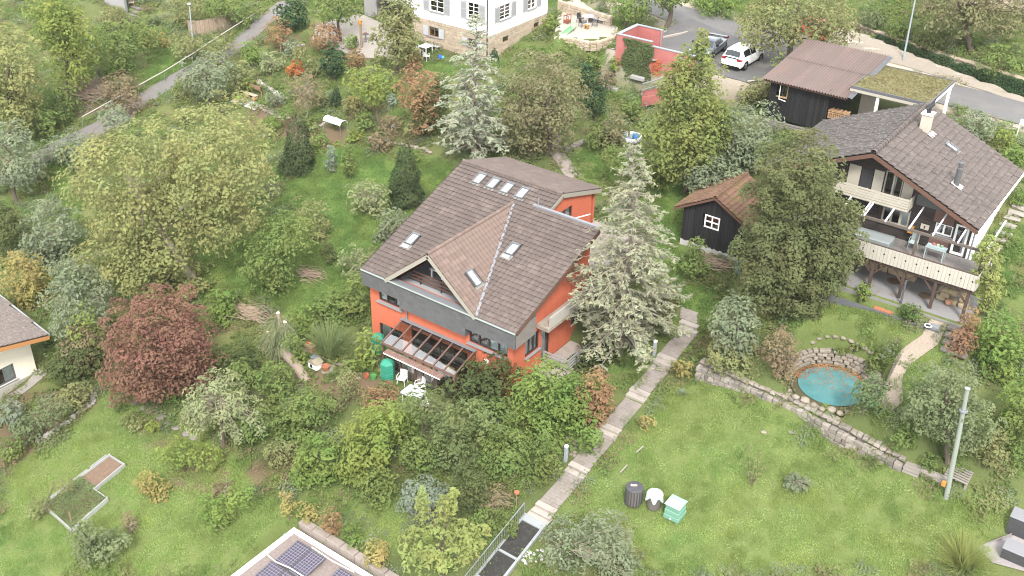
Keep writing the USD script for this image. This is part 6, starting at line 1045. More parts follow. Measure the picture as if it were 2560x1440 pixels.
g = G(); w0 = .45; g.add([(p[0]-w0, p[1]-w0, p[2]+.93), (p[0]+w0, p[1]-w0, p[2]+.93), (p[0]+w0, p[1]+w0, p[2]+.93), (p[0]-w0, p[1]+w0, p[2]+.93), (p[0]-w0*.9, p[1], p[2]+1.05), (p[0]+w0*.9, p[1], p[2]+1.05)], [(0, 1, 5, 4), (2, 3, 4, 5), (0, 4, 3, 3), (1, 2, 5, 5)]); part(t, 'lid', g, M('composter_lid', (.40, .55, .48), .5, .06, 2)); part(t, 'latch', G().box(p[0] - .05, p[0] + .02, p[1] - .46, p[1] - .44, p[2] + .1, p[2] + .17), WHITEP)
# ================================================================ bollard lamps, ramp, railing, signs
for k, q in enumerate(((1635, 890), (1414, 1153))):
    p = gp(*q); t = thing('bollard_lamp', ['grey bollard lamp beside the upper path near the silver cedar', 'grey bollard lamp beside the lower path at the hedge'][k], 'lamp', p, 'bollard lamps along the path'); part(t, 'post', G().chamf(p[0] - .085, p[0] + .085, p[1] - .085, p[1] + .085, p[2] - .1, p[2] + 1.0, .01), M('bollard_grey', (.42, .45, .50), .5, .05, 3)); part(t, 'head', G().chamf(p[0] - .095, p[0] + .095, p[1] - .095, p[1] + .095, p[2] + 1.002, p[2] + 1.12, .02), WHITEP)
ru0, ru1 = -23.3, -22.15; rz = lambda v: S0*(v - 34.6) - .02
RM_ = thing('ramp', 'dark grated ramp in a grey frame below the garden path', 'ramp', (-22.7, 33.9, -.1)); g = G(); FRM = M('ramp_frame', (.36, .38, .39), .7, .1, 3)
for a, b, h in ((33.85, 34.25, .12), (31.75, 31.87, .10), (29.9, 30.1, .1)): g.add([(ru0, a, rz(a) + h), (ru1, a, rz(a) + h), (ru1, b, rz(b) + h), (ru0, b, rz(b) + h), (ru0, a, rz(a) - .2), (ru1, a, rz(a) - .2), (ru1, b, rz(b) - .2), (ru0, b, rz(b) - .2)], [(0, 1, 2, 3), (0, 4, 5, 1), (2, 6, 7, 3)])
for u0, u1 in ((ru0 - .12, ru0), (ru1, ru1 + .14)): g.add([(u, v, rz(v) + dz) for dz in (-.3, .14) for u, v in ((u0, 28.2), (u1, 28.2), (u1, 34.25), (u0, 34.25))], BOXF)
part(RM_, 'frame', g, FRM)
for a, b in ((31.88, 33.84), (30.11, 31.74), (28.2, 29.88)): part(RM_, 'grating', G().quad((ru0, a, rz(a) + .06), (ru1, a, rz(a) + .06), (ru1, b, rz(b) + .06), (ru0, b, rz(b) + .06)), M('grating', (.055, .053, .05), .9, .4, 6, .6, 60, .1, dirt=(.10, .10, .08), dscale=3))
solo('ramp_landing', G().add([(ru0 - .05, 34.26, rz(34.26) + .06), (ru1 + .15, 34.26, rz(34.26) + .06), (ru1 + .2, 34.75, rz(34.75) + .05), (ru0 + .0, 34.75, rz(34.75) + .05)], [(0, 1, 2, 3)]), CONC, kind='structure')
t = thing('ramp_railing', 'galvanised railing along the left side of the ramp', 'railing', (ru0 - .06, 34, 0)); RL = M('galvanised', (.36, .38, .39), .4, .06, 3, metal=.4); A_, B_ = np.array([ru0 - .06, 29.0, rz(29.0) + 1.0]), np.array([ru0 - .06, 34.1, rz(34.1) + 1.0]); part(t, 'handrail', G().tube([A_, B_], .028, 7), RL, 40); part(t, 'lower_rail', G().tube([A_ - [0, 0, .85], B_ - [0, 0, .85]], .025, 6), RL, 40)
for k in range(34): q = A_ + (B_ - A_)*k/33; part(t, 'baluster', G().tube([q, q - [0, 0, .85 if k % 11 else 1.0]], .012 if k % 11 else .028, 5), RL)
p = gp(1290, 1310); p = np.array([-23.9, 34.5, float(ground(-23.9, 34.5))]); a = atv(1292, 1231, 34.5); t = thing('marker_post', 'thin post with a round orange disc beside the path foot', 'sign', p); part(t, 'post', G().tube([(a[0], 34.5, p[2]), (a[0], 34.5, a[2])], .02, 5), M('rusty_post', (.45, .33, .25), .8)); part(t, 'disc', G().lathe((a[0], 34.5, a[2] - .05), [(0, 0), (.14, 0), (.14, .10), (0, .12)], 14), M('orange_disc', (.60, .18, .10), .7, .1, 5), 40)
t = thing('quartz_stones', 'heap of white quartz stones beside the ramp', 'stones', gp(1335, 1385)); r_ = rng(120)
for k in range(26): q = gp(1308 + r_.uniform(0, 52), 1375 + r_.uniform(0, 38)); part(t, 'stone', boulder(q + [0, 0, .05], r_.uniform(.05, .13), r_), M('quartz', (.68, .64, .66), .8, .08, 6, rnd=.12), True)
pt = M('hex_paver', (.38, .31, .27), .9, .12, 3, rnd=.1); t = thing('hexagon_paving', 'small patch of hexagonal pavers beside the lower bollard lamp', 'paving', gp(1440, 1120)); c0 = gp(1438, 1122)
for i in range(-3, 4):
    for j in range(-2, 3):
        u, v = c0[0] + i*.26 + .13*(j % 2), c0[1] + j*.225; part(t, 'paver', G().lathe((u, v, float(ground(u, v)) - .02), [(.125, 0), (.125, .06), (0, .062)], 6), pt)
# ================================================================ raised bed, storage boxes
bp = [gp(*q) for q in [(275, 1146), (312, 1169), (237, 1231), (270, 1254), (180, 1332), (112, 1270)]]; t = thing('raised_bed', 'L shaped raised bed framed with pale boards on the left lawn', 'raised bed', bp[0]); RB = M('pale_board', (.46, .47, .45), .7, .12, 3, rnd=.08)
for k in range(6): a, b = bp[k], bp[(k+1) % 6]; part(t, 'board', G().beam(a + [0, 0, .12], b + [0, 0, .12], .05, .36), RB); part(t, 'corner_post', G().box(a[0] - .04, a[0] + .04, a[1] - .04, a[1] + .04, a[2] - .1, a[2] + .33), RB)
for k in range(3): a = bp[5] + (bp[0] - bp[5])*(.12 + .3*k); part(t, 'leaning_board', G().beam(a + [-.08, 0, .22], a + (bp[0] - bp[5])*.26 + [-.08, 0, .22], .03, .28), RB)
bpo = Polygon([tuple(q[:2]) for q in bp]); v_, f_ = drape(bpo.buffer(-.03), .16, .3); part(t, 'soil', (v_, f_), M('bed_soil', (.22, .15, .11), .95, .35, 6, .8, 20, .1, dirt=(.30, .24, .16), dscale=5))
def plant_rows(t, poly, n, mat, L, h, seed, name='seedlings'):
    r = rng(seed); pp = scatter(poly, n, r); p = np.c_[pp, ground(pp[:, 0], pp[:, 1]) + .2 + h*r.random(len(pp))]; v, f = leafmesh(p, norm(r.normal(0, .5, p.shape) + [0, 0, 1]), L*r.uniform(.6, 1.4, len(p)), L*.5, r); part(t, name, (v, f), mat, kind='stuff')
lowb = bpo.intersection(Polygon([tuple(gp(*q)[:2]) for q in [(100, 1270), (200, 1195), (290, 1260), (180, 1345)]])); plant_rows(t, lowb, 420, LEAF('veg', [(.12, .16, .06), (.2, .26, .11), (.32, .36, .2)]), .13, .15, 5)
t = thing('garden_stake', 'pale wooden stake in the raised bed corner', 'stake', gp(180, 1310)); a = gp(181, 1312); part(t, 'post', G().beam(a, a + [-.02, 0, .95], .06, .06), M('pine', 0))
for k, (q, hh) in enumerate((((2540, 1318), .75), ((2520, 1398), .62))):
    p = gp(*q); t = thing('storage_box', ['dark grey garden storage box at the right picture edge', 'dark grey garden storage box on the pale paving at the lower right'][k], 'storage box', p, 'dark grey storage boxes'); SB = M('storage_dark', (.085, .085, .09), .6, .08, 3); u0, v0 = p[0] - .35, p[1] - .35 + .2*k
    part(t, 'body', G().box(u0, u0 + 1.6, v0, v0 + .8, p[2] - .3, p[2] + hh), SB); part(t, 'lid', G().chamf(u0 - .04, u0 + 1.64, v0 - .04, v0 + .84, p[2] + hh, p[2] + hh + .07, .02), M('storage_lid', (.27, .27, .285), .5, .05, 3))
    for j in range(5): part(t, 'slat', G().box(u0 - .01, u0 + 1.61, v0 - .012, v0 - .002, p[2] + .02 + j*.13, p[2] + .125 + j*.13), SB)
solo('pale_paving', drape(poly_px([(2440, 1368), (2540, 1330), (2600, 1350), (2600, 1440), (2560, 1430), (2480, 1408)]), .05, .4), M('pale_stone_paving', (.38, .345, .34), .9, .2, 9, .4, 40), kind='structure', label='pale gravel paving around the dark storage boxes')
# ================================================================ items by the orange house
for k, q in enumerate(((970, 945), (950, 905))):
    p = gp(*q) if k == 0 else np.array([-38.6, 39.6, .9]); p = atz(970, 946, .9) if k == 0 else p; t = thing('rain_tank', ['green plastic rain tank with pitched lid at the glasshouse corner', 'green water tank half hidden behind leaves at the house wall'][k], 'rain tank', p, 'green rain tanks'); GT = M('tank_green', (.05, .33, .22), .45, .08, 3)
    part(t, 'body', G().lathe(p, [(.40, 0), (.44, .1), (.45, .5), (.45, .52), (.43, .55), (.45, .6), (.44, 1.15), (.30, 1.3), (0, 1.38)], 6), GT, 30); part(t, 'rib', G().lathe(p, [(.455, .33), (.47, .36), (.455, .39)], 6), GT)
def white_chair(lbl, c, yaw): t = thing('white_chair', lbl, 'chair', c, 'white plastic chairs at the glasshouse'); chair(t, c, M('white_plastic', (.72, .71, .72), .5, .04, 3), yaw, .44, .52, .42)
white_chair('white plastic armchair left of the table before the glasshouse', (-35.2, 38.0, .9), .3); white_chair('white plastic armchair behind the table at the glasshouse posts', (-33.9, 38.1, .9), -.4); white_chair('white plastic armchair at the right front of the cloth covered table', (-32.6, 37.0, .9), 2.6)
t = thing('garden_table', 'table with a white cloth in front of the glasshouse', 'table', (-33.5, 37.1, .9)); table(t, (-33.5, 37.1, .9), 1.2, .9, .74, WHITEP); part(t, 'tablecloth', G().chamf(-34.14, -32.86, 36.62, 37.58, 1.46, 1.665, .05, rng(3), .03), M('cloth', (.66, .65, .67), .8, .05, 4))
t = thing('bucket', 'yellow and green buckets beside the green rain tank', 'bucket', (-36.7, 37.7, .9))
for k, (cl, u, v) in enumerate((((.65, .38, .05), -36.75, 38.0), ((.12, .4, .12), -36.9, 37.3), ((.55, .15, .1), -37.3, 37.1))): part(t, 'pail', G().lathe((u, v, .9), [(0, 0), (.14, 0), (.19, .28), (.17, .28), (.13, .03), (0, .03)], 12), M(f'pail{k}', cl, .5), 40)
t = thing('log_box', 'open wooden log box between rain tank and glasshouse post', 'box', (-37, 38.2, .9)); part(t, 'boards', G().beam((-37.2, 38.05, 1.0), (-36.6, 38.3, 1.35), .3, .05).beam((-37.0, 38.0, .92), (-36.6, 38.3, .92), .5, .05), M('pine', 0))
p = gp(789, 918); t = thing('hutch', 'small white hutch with grey roof on the soil terrace', 'hutch', p); part(t, 'body', G().box(p[0] - .35, p[0] + .35, p[1] - .25, p[1] + .25, p[2], p[2] + .4), WHITEP); part(t, 'roof', G().prism([(p[0] - .42, p[2] + .42), (p[0] + .42, p[2] + .42), (p[0] + .05, p[2] + .68)], 'v', p[1] - .32, p[1] + .32), M('hutch_roof', (.38, .33, .24), .85, .2, 4)); part(t, 'roof_sheet', G().box(p[0] - .3, p[0] + .05, p[1] - .1, p[1] + .34, p[2] + .66, p[2] + .70), M('sheet_blue', (.18, .22, .26), .6)); part(t, 'entrance', G().box(p[0] - .2, p[0] + .0, p[1] - .262, p[1] - .252, p[2] + .06, p[2] + .3), M('black_metal', 0))
p = gp(779, 880); t = thing('wooden_box', 'brown wooden crate with red pots on top in the terrace greenery', 'crate', p); part(t, 'body', G().chamf(p[0] - .38, p[0] + .3, p[1] - .2, p[1] + .2, p[2], p[2] + .55, .02), M('crate_wood', (.33, .20, .14), .8, .2, 4)); part(t, 'front', G().box(p[0] + .0, p[0] + .29, p[1] - .215, p[1] - .202, p[2] + .05, p[2] + .5), M('pine', 0))
for k in range(3): part(t, 'pot', G().lathe((p[0] - .25 + .17*k, p[1], p[2] + .55), [(0, 0), (.06, 0), (.08, .1), (0, .1)], 8), M(f'cratepot{k}', ((.6, .08, .06), (.55, .3, .1), (.2, .4, .1))[k]), 40)
p = gp(815, 925); t = thing('clay_pot', 'terracotta pot on the stone slabs of the terrace', 'flower pot', p); part(t, 'pot', G().lathe(p, [(0, 0), (.18, 0), (.25, .28), (.27, .28), (.27, .34), (.22, .34), (.2, .28), (0, .26)], 14), M('terracotta', 0), 40)
p = gp(848, 874); t = thing('solar_lamp', 'small white solar lamp panel among the reeds', 'lamp', p); part(t, 'stake', G().tube([p, p + [0, 0, .7]], .02, 5), GREYM); part(t, 'panel', G().beam(p + [-.14, 0, .7], p + [.14, 0, .78], .26, .04), WHITEP)
t = thing('stepping_slabs', 'irregular stone slabs on the soil terrace beside the clay pot', 'slabs', gp(870, 920)); r_ = rng(130)
for k in range(22): q = gp(810 + r_.uniform(0, 110), 905 + r_.uniform(0, 50)); part(t, 'slab', boulder(q, r_.uniform(.14, .22), r_, .2), PST, True)
WPB = M('willow_bark', (.37, .295, .235), .9, .22, 3, .6, 14, stretch=(4, 4, .6), dirt=(.3, .22, .15), dscale=3)
b = gp(768, 948); tp = atv(700, 868, b[1] + .6); kn = tp; t = thing('pollard_willow', 'leaning pollard willow trunk with sawn white limb ends', 'tree', b); part(t, 'trunk', G().tube([b - [0, 0, .2], b + (kn - b)*.35 + [0, 0, .1], b + (kn - b)*.75, kn], [.36, .34, .32, .30], 10), WPB, 50); ends = [(695, 782), (712, 805), (692, 822), (670, 832)]
for k, q in enumerate(ends):
    e = atv(q[0], q[1], kn[1] + .2 + .1*k); l = part(t, 'limb', G().tube([kn - [0, 0, .2], (kn + e)/2 + [.05, 0, -.1], e], [.19, .14, .115], 8), WPB, 50); d_ = norm(e - kn); part(l, 'cut_end', G().tube([e, e + d_*.02], .118, 10), M('fresh_cut', (.80, .72, .58), .8), 40)
r_ = rng(131); V, F, nv = [], [], 0
for k in range(620):
    o = kn + (atv(*ends[k % 4], kn[1] + .3) - kn)*r_.random(); d_ = norm(np.array([r_.normal(), r_.normal(), .3*r_.normal() - .1])); ln = r_.uniform(.5, 1.15); m = 12; s_ = np.linspace(.1, 1, m); p_ = o + d_*(s_*ln)[:, None] - np.array([0, 0, 1])*(s_**2*ln*.7)[:, None]; v_, f_ = leafmesh(p_, norm(r_.normal(size=(m, 3)) + [0, 0, 1.2]), .24, .06, r_, norm(np.tile(d_ - [0, 0, .5], (m, 1)) + .4*r_.normal(size=(m, 3)))); V.append(v_); F.append(f_ + nv); nv += len(v_)
part(t, 'crown', (np.vstack(V), np.vstack(F)), LEAF('willow_leaf', [(.18, .20, .10), (.30, .30, .17), (.40, .38, .24)]))
# brush piles
def brush(lbl, q, w, seed, n=140, col='brush_twig'):
    p = gp(*q); r = rng(seed); t = thing('brush_pile', lbl, 'brush pile', p); g = G()
    for k in range(n): a = p + np.array([r.normal(0, w*.35), r.normal(0, w*.25), r.uniform(0, .45*w*.5)]); an = r.normal(.4, .5); d_ = np.array([math.cos(an), math.sin(an)*.6, r.normal(0, .15)])*r.uniform(.4, .9)*w*.6; g.tube([a - d_, a + [0, 0, .05], a + d_], [.022, .018, .010], 3, False)
    part(t, 'branches', g, M(col, (.36, .27, .20), .95, .25, 4, rnd=.25))
brush('grey brown brush pile beside the red leaved tree', (625, 785), 1.7, 141); brush('brushwood heap on the lawn behind the walnut bush', (780, 690), 1.2, 142, 100); brush('dead brown brush heap in front of the black shed', (1790, 660), 1.6, 143, 120, 'brush_dark'); brush('pinkish dead brushwood in the upper left thicket', (222, 235), 3.2, 144, 260, 'brush_pink')
# lane railing
t = thing('lane_handrail', 'long thin handrail on posts along the left lane', 'railing', gp(420, 200)); HR = M('rail_pale', (.55, .49, .46), .6, .08, 3); R_ = [(636, 34, 7.9), (560, 82, 0), (480, 135, 0), (410, 178, 0), (345, 214, 0), (270, 256, 0), (205, 292, 0)]; gr = [gp(x + 2, y + 26) for x, y, _ in R_]; tops = []
for (x, y, _), p in zip(R_, gr): r2 = ray(x, y); k = ((p - EYE) @ VIEWH)/(r2 @ VIEWH); tops.append(EYE + r2*k)
part(t, 'rail', G().tube(tops, .045, 6), HR, 40)
for a, p in zip(tops, gr): part(t, 'post', G().tube([a, p - [0, 0, .2]], .03, 5), GREYM)
# reed fence
t = thing('reed_fence', 'bent reed screen fence beside the left lane', 'fence', gp(520, 90)); fa_, fb_ = [gp(*q) for q in ((473, 86), (500, 88), (535, 82), (565, 74), (592, 62))], None; RD = M('reed', (.46, .36, .27), .9, .15, 3, rnd=.22); r_ = rng(150); L_ = np.cumsum([0] + [np.linalg.norm(b - a) for a, b in zip(fa_[:-1], fa_[1:])]); n = 110
for k in range(n):
    s_ = L_[-1]*k/n; p = np.array([np.interp(s_, L_, [q[i] for q in fa_]) for i in range(3)]); part(t, 'reed', G().beam(p, p + [r_.normal(0, .01), 0, 1.35 + .06*r_.random()], L_[-1]/n*.9, .03), RD)
for q, lbl, hh in (((482, 103), 'thin pale street lamp beside the reed fence', 92), ((2258, 150), 'tall grey street lamp pole at the ivy wall by the street', 190)):
    p = gp(*q); t = thing('street_lamp', lbl, 'street lamp', p); r2 = ray(q[0] - (9 if q[0] < 1000 else -38), q[1] - hh); k = ((p - EYE) @ VIEWH)/(r2 @ VIEWH); top = EYE + r2*k; part(t, 'pole', G().tube([p - [0, 0, .2], top], [.075, .05], 8), M('lamp_pole', (.42, .48, .52), .5, .05, 3), 40); part(t, 'head', G().lathe(top, [(0, .16), (.16, .12), (.2, 0), (.12, -.08), (0, -.08)], 12), PCAP, 40)
# terrace bench, cold frame, pots, steps in the upper garden
p = gp(628, 248); t = thing('log_bench', 'wooden bench on round logs in front of a brown wall board', 'bench', p); part(t, 'seat', G().chamf(p[0] - .75, p[0] + .75, p[1] - .2, p[1] + .2, p[2] + .42, p[2] + .5, .02), M('bench_wood', (.50, .42, .33), .8, .12, 3))
for s_ in (-.5, .5): part(t, 'log_leg', G().tube([(p[0] + s_, p[1] - .2, p[2] + .2), (p[0] + s_, p[1] + .2, p[2] + .2)], .2, 10), M('split_wood', 0), 40)
part(t, 'back_board', G().beam((p[0] - .9, p[1] + .45, p[2] + 1.0), (p[0] + .9, p[1] + .45, p[2] + 1.0), .06, .34), M('crate_wood', 0)); part(t, 'stand', G().box(p[0] - .9, p[0] - .84, p[1] + .42, p[1] + .48, p[2] - .2, p[2] + 1.3).box(p[0] + .84, p[0] + .9, p[1] + .42, p[1] + .48, p[2] - .2, p[2] + 1.3), M('pine', 0))
q0 = [gp(*q) for q in ((575, 255), (600, 243), (662, 265), (637, 278))]; solo('bench_terrace', drape(Polygon([tuple(q[:2]) for q in q0]), .07, .3), M('pale_terrace', (.52, .49, .46), .9, .1, 3), kind='structure', label='small pale slab terrace under the log bench')
p = gp(596, 247); t = thing('watering_can', 'bright green watering can left of the log bench', 'watering can', p); part(t, 'body', G().lathe(p, [(0, 0), (.14, 0), (.15, .26), (.1, .3), (0, .3)], 12), M('lime_plastic', (.30, .55, .08), .5), 40); part(t, 'spout', G().tube([p + [.12, 0, .08], p + [.32, 0, .3]], [.03, .02], 6), M('lime_plastic', 0)); part(t, 'handle', G().tube([p + [-.1, 0, .28], p + [-.02, 0, .42], p + [.08, 0, .3]], .02, 5), M('lime_plastic', 0))
p = gp(840, 332); t = thing('mini_greenhouse', 'small white plastic tunnel roof on thin legs over the vegetable bed', 'greenhouse', p); an = np.linspace(0, np.pi, 9); g = G(); w_, l_, hh = .42, .95, .95
for k in range(8): a, b = an[k], an[k+1]; g.quad((p[0] - l_, p[1] + w_*math.cos(a), p[2] + hh + .3*math.sin(a)), (p[0] + l_, p[1] + w_*math.cos(a), p[2] + hh + .3*math.sin(a)), (p[0] + l_, p[1] + w_*math.cos(b), p[2] + hh + .3*math.sin(b)), (p[0] - l_, p[1] + w_*math.cos(b), p[2] + hh + .3*math.sin(b)))
part(t, 'cover', g, M('milky_plastic', (.58, .66, .66), .4, .05, 3), 40)
for sx in (-1, 0, 1): part(t, 'hoop', G().tube([(p[0] + sx*l_*.98, p[1] + w_*1.01*math.cos(a), p[2] + hh + .31*math.sin(a)) for a in an], .02, 5), WHITEP)
for sx in (-1, 1):
    for sy in (-1, 1): part(t, 'leg', G().tube([(p[0] + sx*l_*.97, p[1] + sy*w_, p[2] - .1), (p[0] + sx*l_*.97, p[1] + sy*w_, p[2] + hh)], .022, 5), RL)
def row_stones(name, lbl, pts, s_, mat, seed, per=.4, cat='stones'):
    r = rng(seed); P = [gp(*q) for q in pts]; t = thing(name, lbl, cat, P[0]); L = np.cumsum([0] + [np.linalg.norm(b - a) for a, b in zip(P[:-1], P[1:])]); n = int(L[-1]/per)
    for k in range(n): x = L[-1]*(k + .5)/n; q = np.array([np.interp(x, L, [c_[i] for c_ in P]) for i in range(3)]); part(t, 'stone', boulder(q + [r.normal(0, .06), r.normal(0, .06), .08], s_*r.uniform(.7, 1.3), r), mat, True)
row_stones('garden_bed_stones', 'pale stones edging the flower bed beside the cream house', [(85, 1108), (130, 1082), (170, 1058), (205, 1030), (232, 1008), (240, 985)], .16, M('white_stone', (.43, .39, .355), .9, .15, 4, rnd=.2), 161, .14)
row_stones('terrace_stones', 'row of pale stones retaining the vegetable terrace', [(640, 268), (690, 290), (720, 300)], .2, PST, 162, .3); row_stones('garden_steps_stones', 'pale stepping stones climbing through the upper garden', [(640, 200), (660, 215), (690, 235), (705, 245)], .26, M('white_stone', 0), 163, .34)
row_stones('lower_terrace_stones', 'broken stone row below the vegetable garden', [(905, 345), (960, 355), (1010, 365), (1050, 372), (1080, 385)], .2, PST, 164, .27); row_stones('upper_rockery', 'grey rocks in the upper garden above the orange maple', [(700, 130), (725, 125), (750, 115), (760, 112)], .26, M('grey_rock', (.42, .41, .42), .9, .15, 3), 165, .36); row_stones('veg_edge_stones', 'pale stones between flowers left of the plastic tunnel', [(778, 325), (800, 315), (818, 308)], .15, M('white_stone', 0), 166, .2)
t = thing('stepping_stone_row', 'grey round stepping stones under the red leaved tree', 'stepping stones', gp(380, 1030)); r_ = rng(167)
for q in [(337, 1008), (360, 1021), (383, 1032), (402, 1044), (424, 1056), (440, 1070), (466, 1085), (485, 1095)]: part(t, 'slab', boulder(gp(*q) + [0, 0, .03], .27, r_, .14), M('step_slab', (.29, .25, .24), .9, .15, 3), True)
t = thing('rear_garden_steps', 'timber edged steps behind the orange house under the hornbeam', 'stairs', gp(1370, 350))
for k in range(5): q = gp(1376 + k*1, 365 - 8*k); part(t, 'step', G().chamf(q[0] - .7, q[0] + .7, q[1] - .25, q[1] + .3, q[2] - .1, q[2] + .16, .02, rng(k), .02), M('weathered_sleeper', 0))
for k in range(4): q = gp(1425 + k*11, 372 - 5*k); part(t, 'side_step', G().chamf(q[0] - .25, q[0] + .25, q[1] - .4, q[1] + .4, q[2] - .1, q[2] + .18, .02, rng(k), .02), M('weathered_sleeper', 0))
solo('rear_path', drape(strip_poly([gp(*q) for q in ((1440, 445), (1422, 425), (1405, 400), (1385, 370))], 1.0), .05, .4), M('rear_paver', (.34, .29, .26), .9, .15, 3), kind='structure', label='paved path behind the orange house')
for k, q in enumerate(((1597, 195), (1530, 222))): p = gp(*q); t = thing('timber_step', ['grey plank step below the red wall stairs', 'grey plank step on the bank further left'][k], 'step', p); part(t, 'plank', G().chamf(p[0] - .6, p[0] + .6, p[1] - .35, p[1] + .35, p[2] - .1, p[2] + .2, .03), M('fence_grey', 0))
p = gp(1578, 350); t = thing('paddling_pool', 'small white and blue paddling pool between the bushes', 'pool', p); part(t, 'ring', G().lathe(p, [(.72, 0), (.82, .15), (.78, .36), (.66, .36), (.64, .2)], 24), M('pool_white', (.66, .68, .72), .4, .06, 3), 50); part(t, 'water', G().lathe(p + [0, 0, .2], [(0, 0), (.66, 0)], 24), M('pool_blue', (.45, .58, .68), .2, .05, 3)); part(t, 'blue_ball', (lambda m: (m.vertices*.24 + p + [.45, -.15, .42], m.faces))(trimesh.creation.icosphere(2, 1.0)), M('ball_blue', (.08, .25, .60), .4), True)
# stone wall along the street with ivy, low fence, lamp
WA, WB, WC_ = atz(2125, 92, 11.6), atz(2300, 155, 11.6), atz(2590, 251, 11.6); t = thing('street_wall', 'long stone wall with pale capstones behind the street', 'wall', WA); r_ = rng(171)
for a, b in ((WA, WB), (WB, WC_)):
    L = np.linalg.norm(b - a); n = int(L/.5); d_ = norm(b - a)
    for row in range(4):
        for k in range(n):
            if row < 3 and a is WB and k % 2: pass
            w0, w1 = L*k/n + .008, L*(k+1)/n - .008; g = G().chamf(w0, w1, -.2 if row < 3 else -.28, .22, 11.45 + .42*row, 11.45 + .42*(row+1) - .012 if row < 3 else 11.45 + .42*3 + .16, .025, r_, .025); v = g.v[0]; g.v[0] = np.c_[a[0] + d_[0]*v[:, 0] - d_[1]*v[:, 1], a[1] + d_[1]*v[:, 0] + d_[0]*v[:, 1], v[:, 2]]; part(t, 'stone' if row < 3 else 'capstone', g, LST)
n = 9000; s_ = r_.random(n); a, b = atz(2190, 115, 11.6), WC_; mid = np.array([np.interp(s_, [0, .4, 1], [a[i], WB[i]*.999, b[i]]) for i in range(3)]).T; hgt = r_.random(n); p_ = np.c_[mid[:, 0] + r_.normal(0, .08, n), mid[:, 1] - .35 - .25*r_.random(n), 11.5 + 1.35*hgt*np.clip(.75 + .5*meshkit.noise(np.c_[mid[:, 0]*1.2, s_*0, s_*0], 3), 0, 1)]
v_, f_ = leafmesh(p_, norm(r_.normal(0, .45, (n, 3)) + [0, -1, .55]), .2, .13, r_); t = thing('ivy_hedge', 'dark clipped ivy covering the wall along the street', 'ivy', a); part(t, 'leaves', (v_, f_), LEAF('ivy_dark', [(.05, .085, .035), (.10, .15, .06), (.17, .21, .10)]))
t = thing('street_fence', 'low grey slatted fence beside the street at the right edge', 'fence', gp(2500, 318)); a, b = atz(2470, 330, 11.0), atz(2575, 352, 11.0)
for k in range(4): part(t, 'rail', G().beam(a + [0, 0, .15 + .16*k], b + [0, 0, .15 + .16*k], .05, .10), M('grey_slat', 0))
for k in range(5): q = a + (b - a)*k/4; part(t, 'post', G().box(q[0] - .05, q[0] + .05, q[1] + .03, q[1] + .1, q[2] - .5, q[2] + .85), M('grey_slat', 0))
p = gp(2540, 345); t = thing('white_post_sign', 'white square sign on a thin post at the right edge', 'sign', p); part(t, 'post', G().tube([p, p + [0, 0, 1.3]], .03, 5), WHITEP); part(t, 'board', G().box(p[0] - .02, p[0] + .5, p[1] - .02, p[1] + .02, p[2] + .95, p[2] + 1.35), WHITEP)
# armchair and steps at the top left
p = gp(330, 14); t = thing('garden_lounge_chair', 'pale wooden deck chair at the top left terrace', 'chair', p); chair(t, p, M('bench_wood', 0), .8, .35, .55, .6)
t = thing('timber_stairs', 'wooden stairs with terracotta pots at the top left', 'stairs', gp(325, 40))
for k in range(4): q = gp(322 + 6*k, 48 - 9*k); part(t, 'step', G().chamf(q[0] - .7, q[0] + .7, q[1] - .2, q[1] + .25, q[2] - .05, q[2] + .12, .02), M('weathered_sleeper', 0))
p = gp(270, 12); t = thing('grey_shed', 'grey panel shed corner at the top left edge', 'shed', p); part(t, 'wall', G().box(p[0] - .5, p[0] + 2.8, p[1], p[1] + .15, p[2] - .5, p[2] + 3.0), M('shed_panel', (.42, .40, .40), .8, .06, 2)); part(t, 'corner_post', G().box(p[0] + 2.8, p[0] + 2.95, p[1] - .02, p[1] + .16, p[2] - .5, p[2] + 3.1), GREYM); part(t, 'roof', G().box(p[0] - .8, p[0] + 3.2, p[1] - .3, p[1] + 3, p[2] + 3.1, p[2] + 3.25), GREYM)
p = gp(852, 100); t = thing('carved_post', 'timber post with an orange carved bird on top', 'post', gp(904, 118)); p = gp(904, 120); part(t, 'post', G().tube([p - [0, 0, .1], p + [0, 0, 2.0]], .11, 7), M('post_wood', (.33, .24, .17), .9, .2, 3), 40); part(t, 'bird', (lambda m: (m.vertices*[.2, .13, .32] + p + [0, 0, 2.3], m.faces))(trimesh.creation.icosphere(2, 1.0)), M('orange_wood', 0), True); part(t, 'beak', G().tube([p + [.1, -.05, 2.5], p + [.42, -.1, 2.55]], [.07, .01], 6), M('orange_wood', 0))
p = gp(900, 108); t = thing('cafe_chair', 'dark metal chair on the forecourt beside the carved post', 'chair', gp(898, 115)); chair(t, gp(890, 118), M('dark_metal', 0), 1.0)
p = gp(915, 104); t = thing('cafe_table', 'small dark round table with a red pot on the forecourt', 'table', p); table(t, p, .6, 0, .7, M('dark_metal', 0), round_=True); part(t, 'pot', G().lathe(p + [0, 0, .7], [(0, 0), (.08, 0), (.11, .18), (0, .18)], 10), M('terracotta', 0), 40)
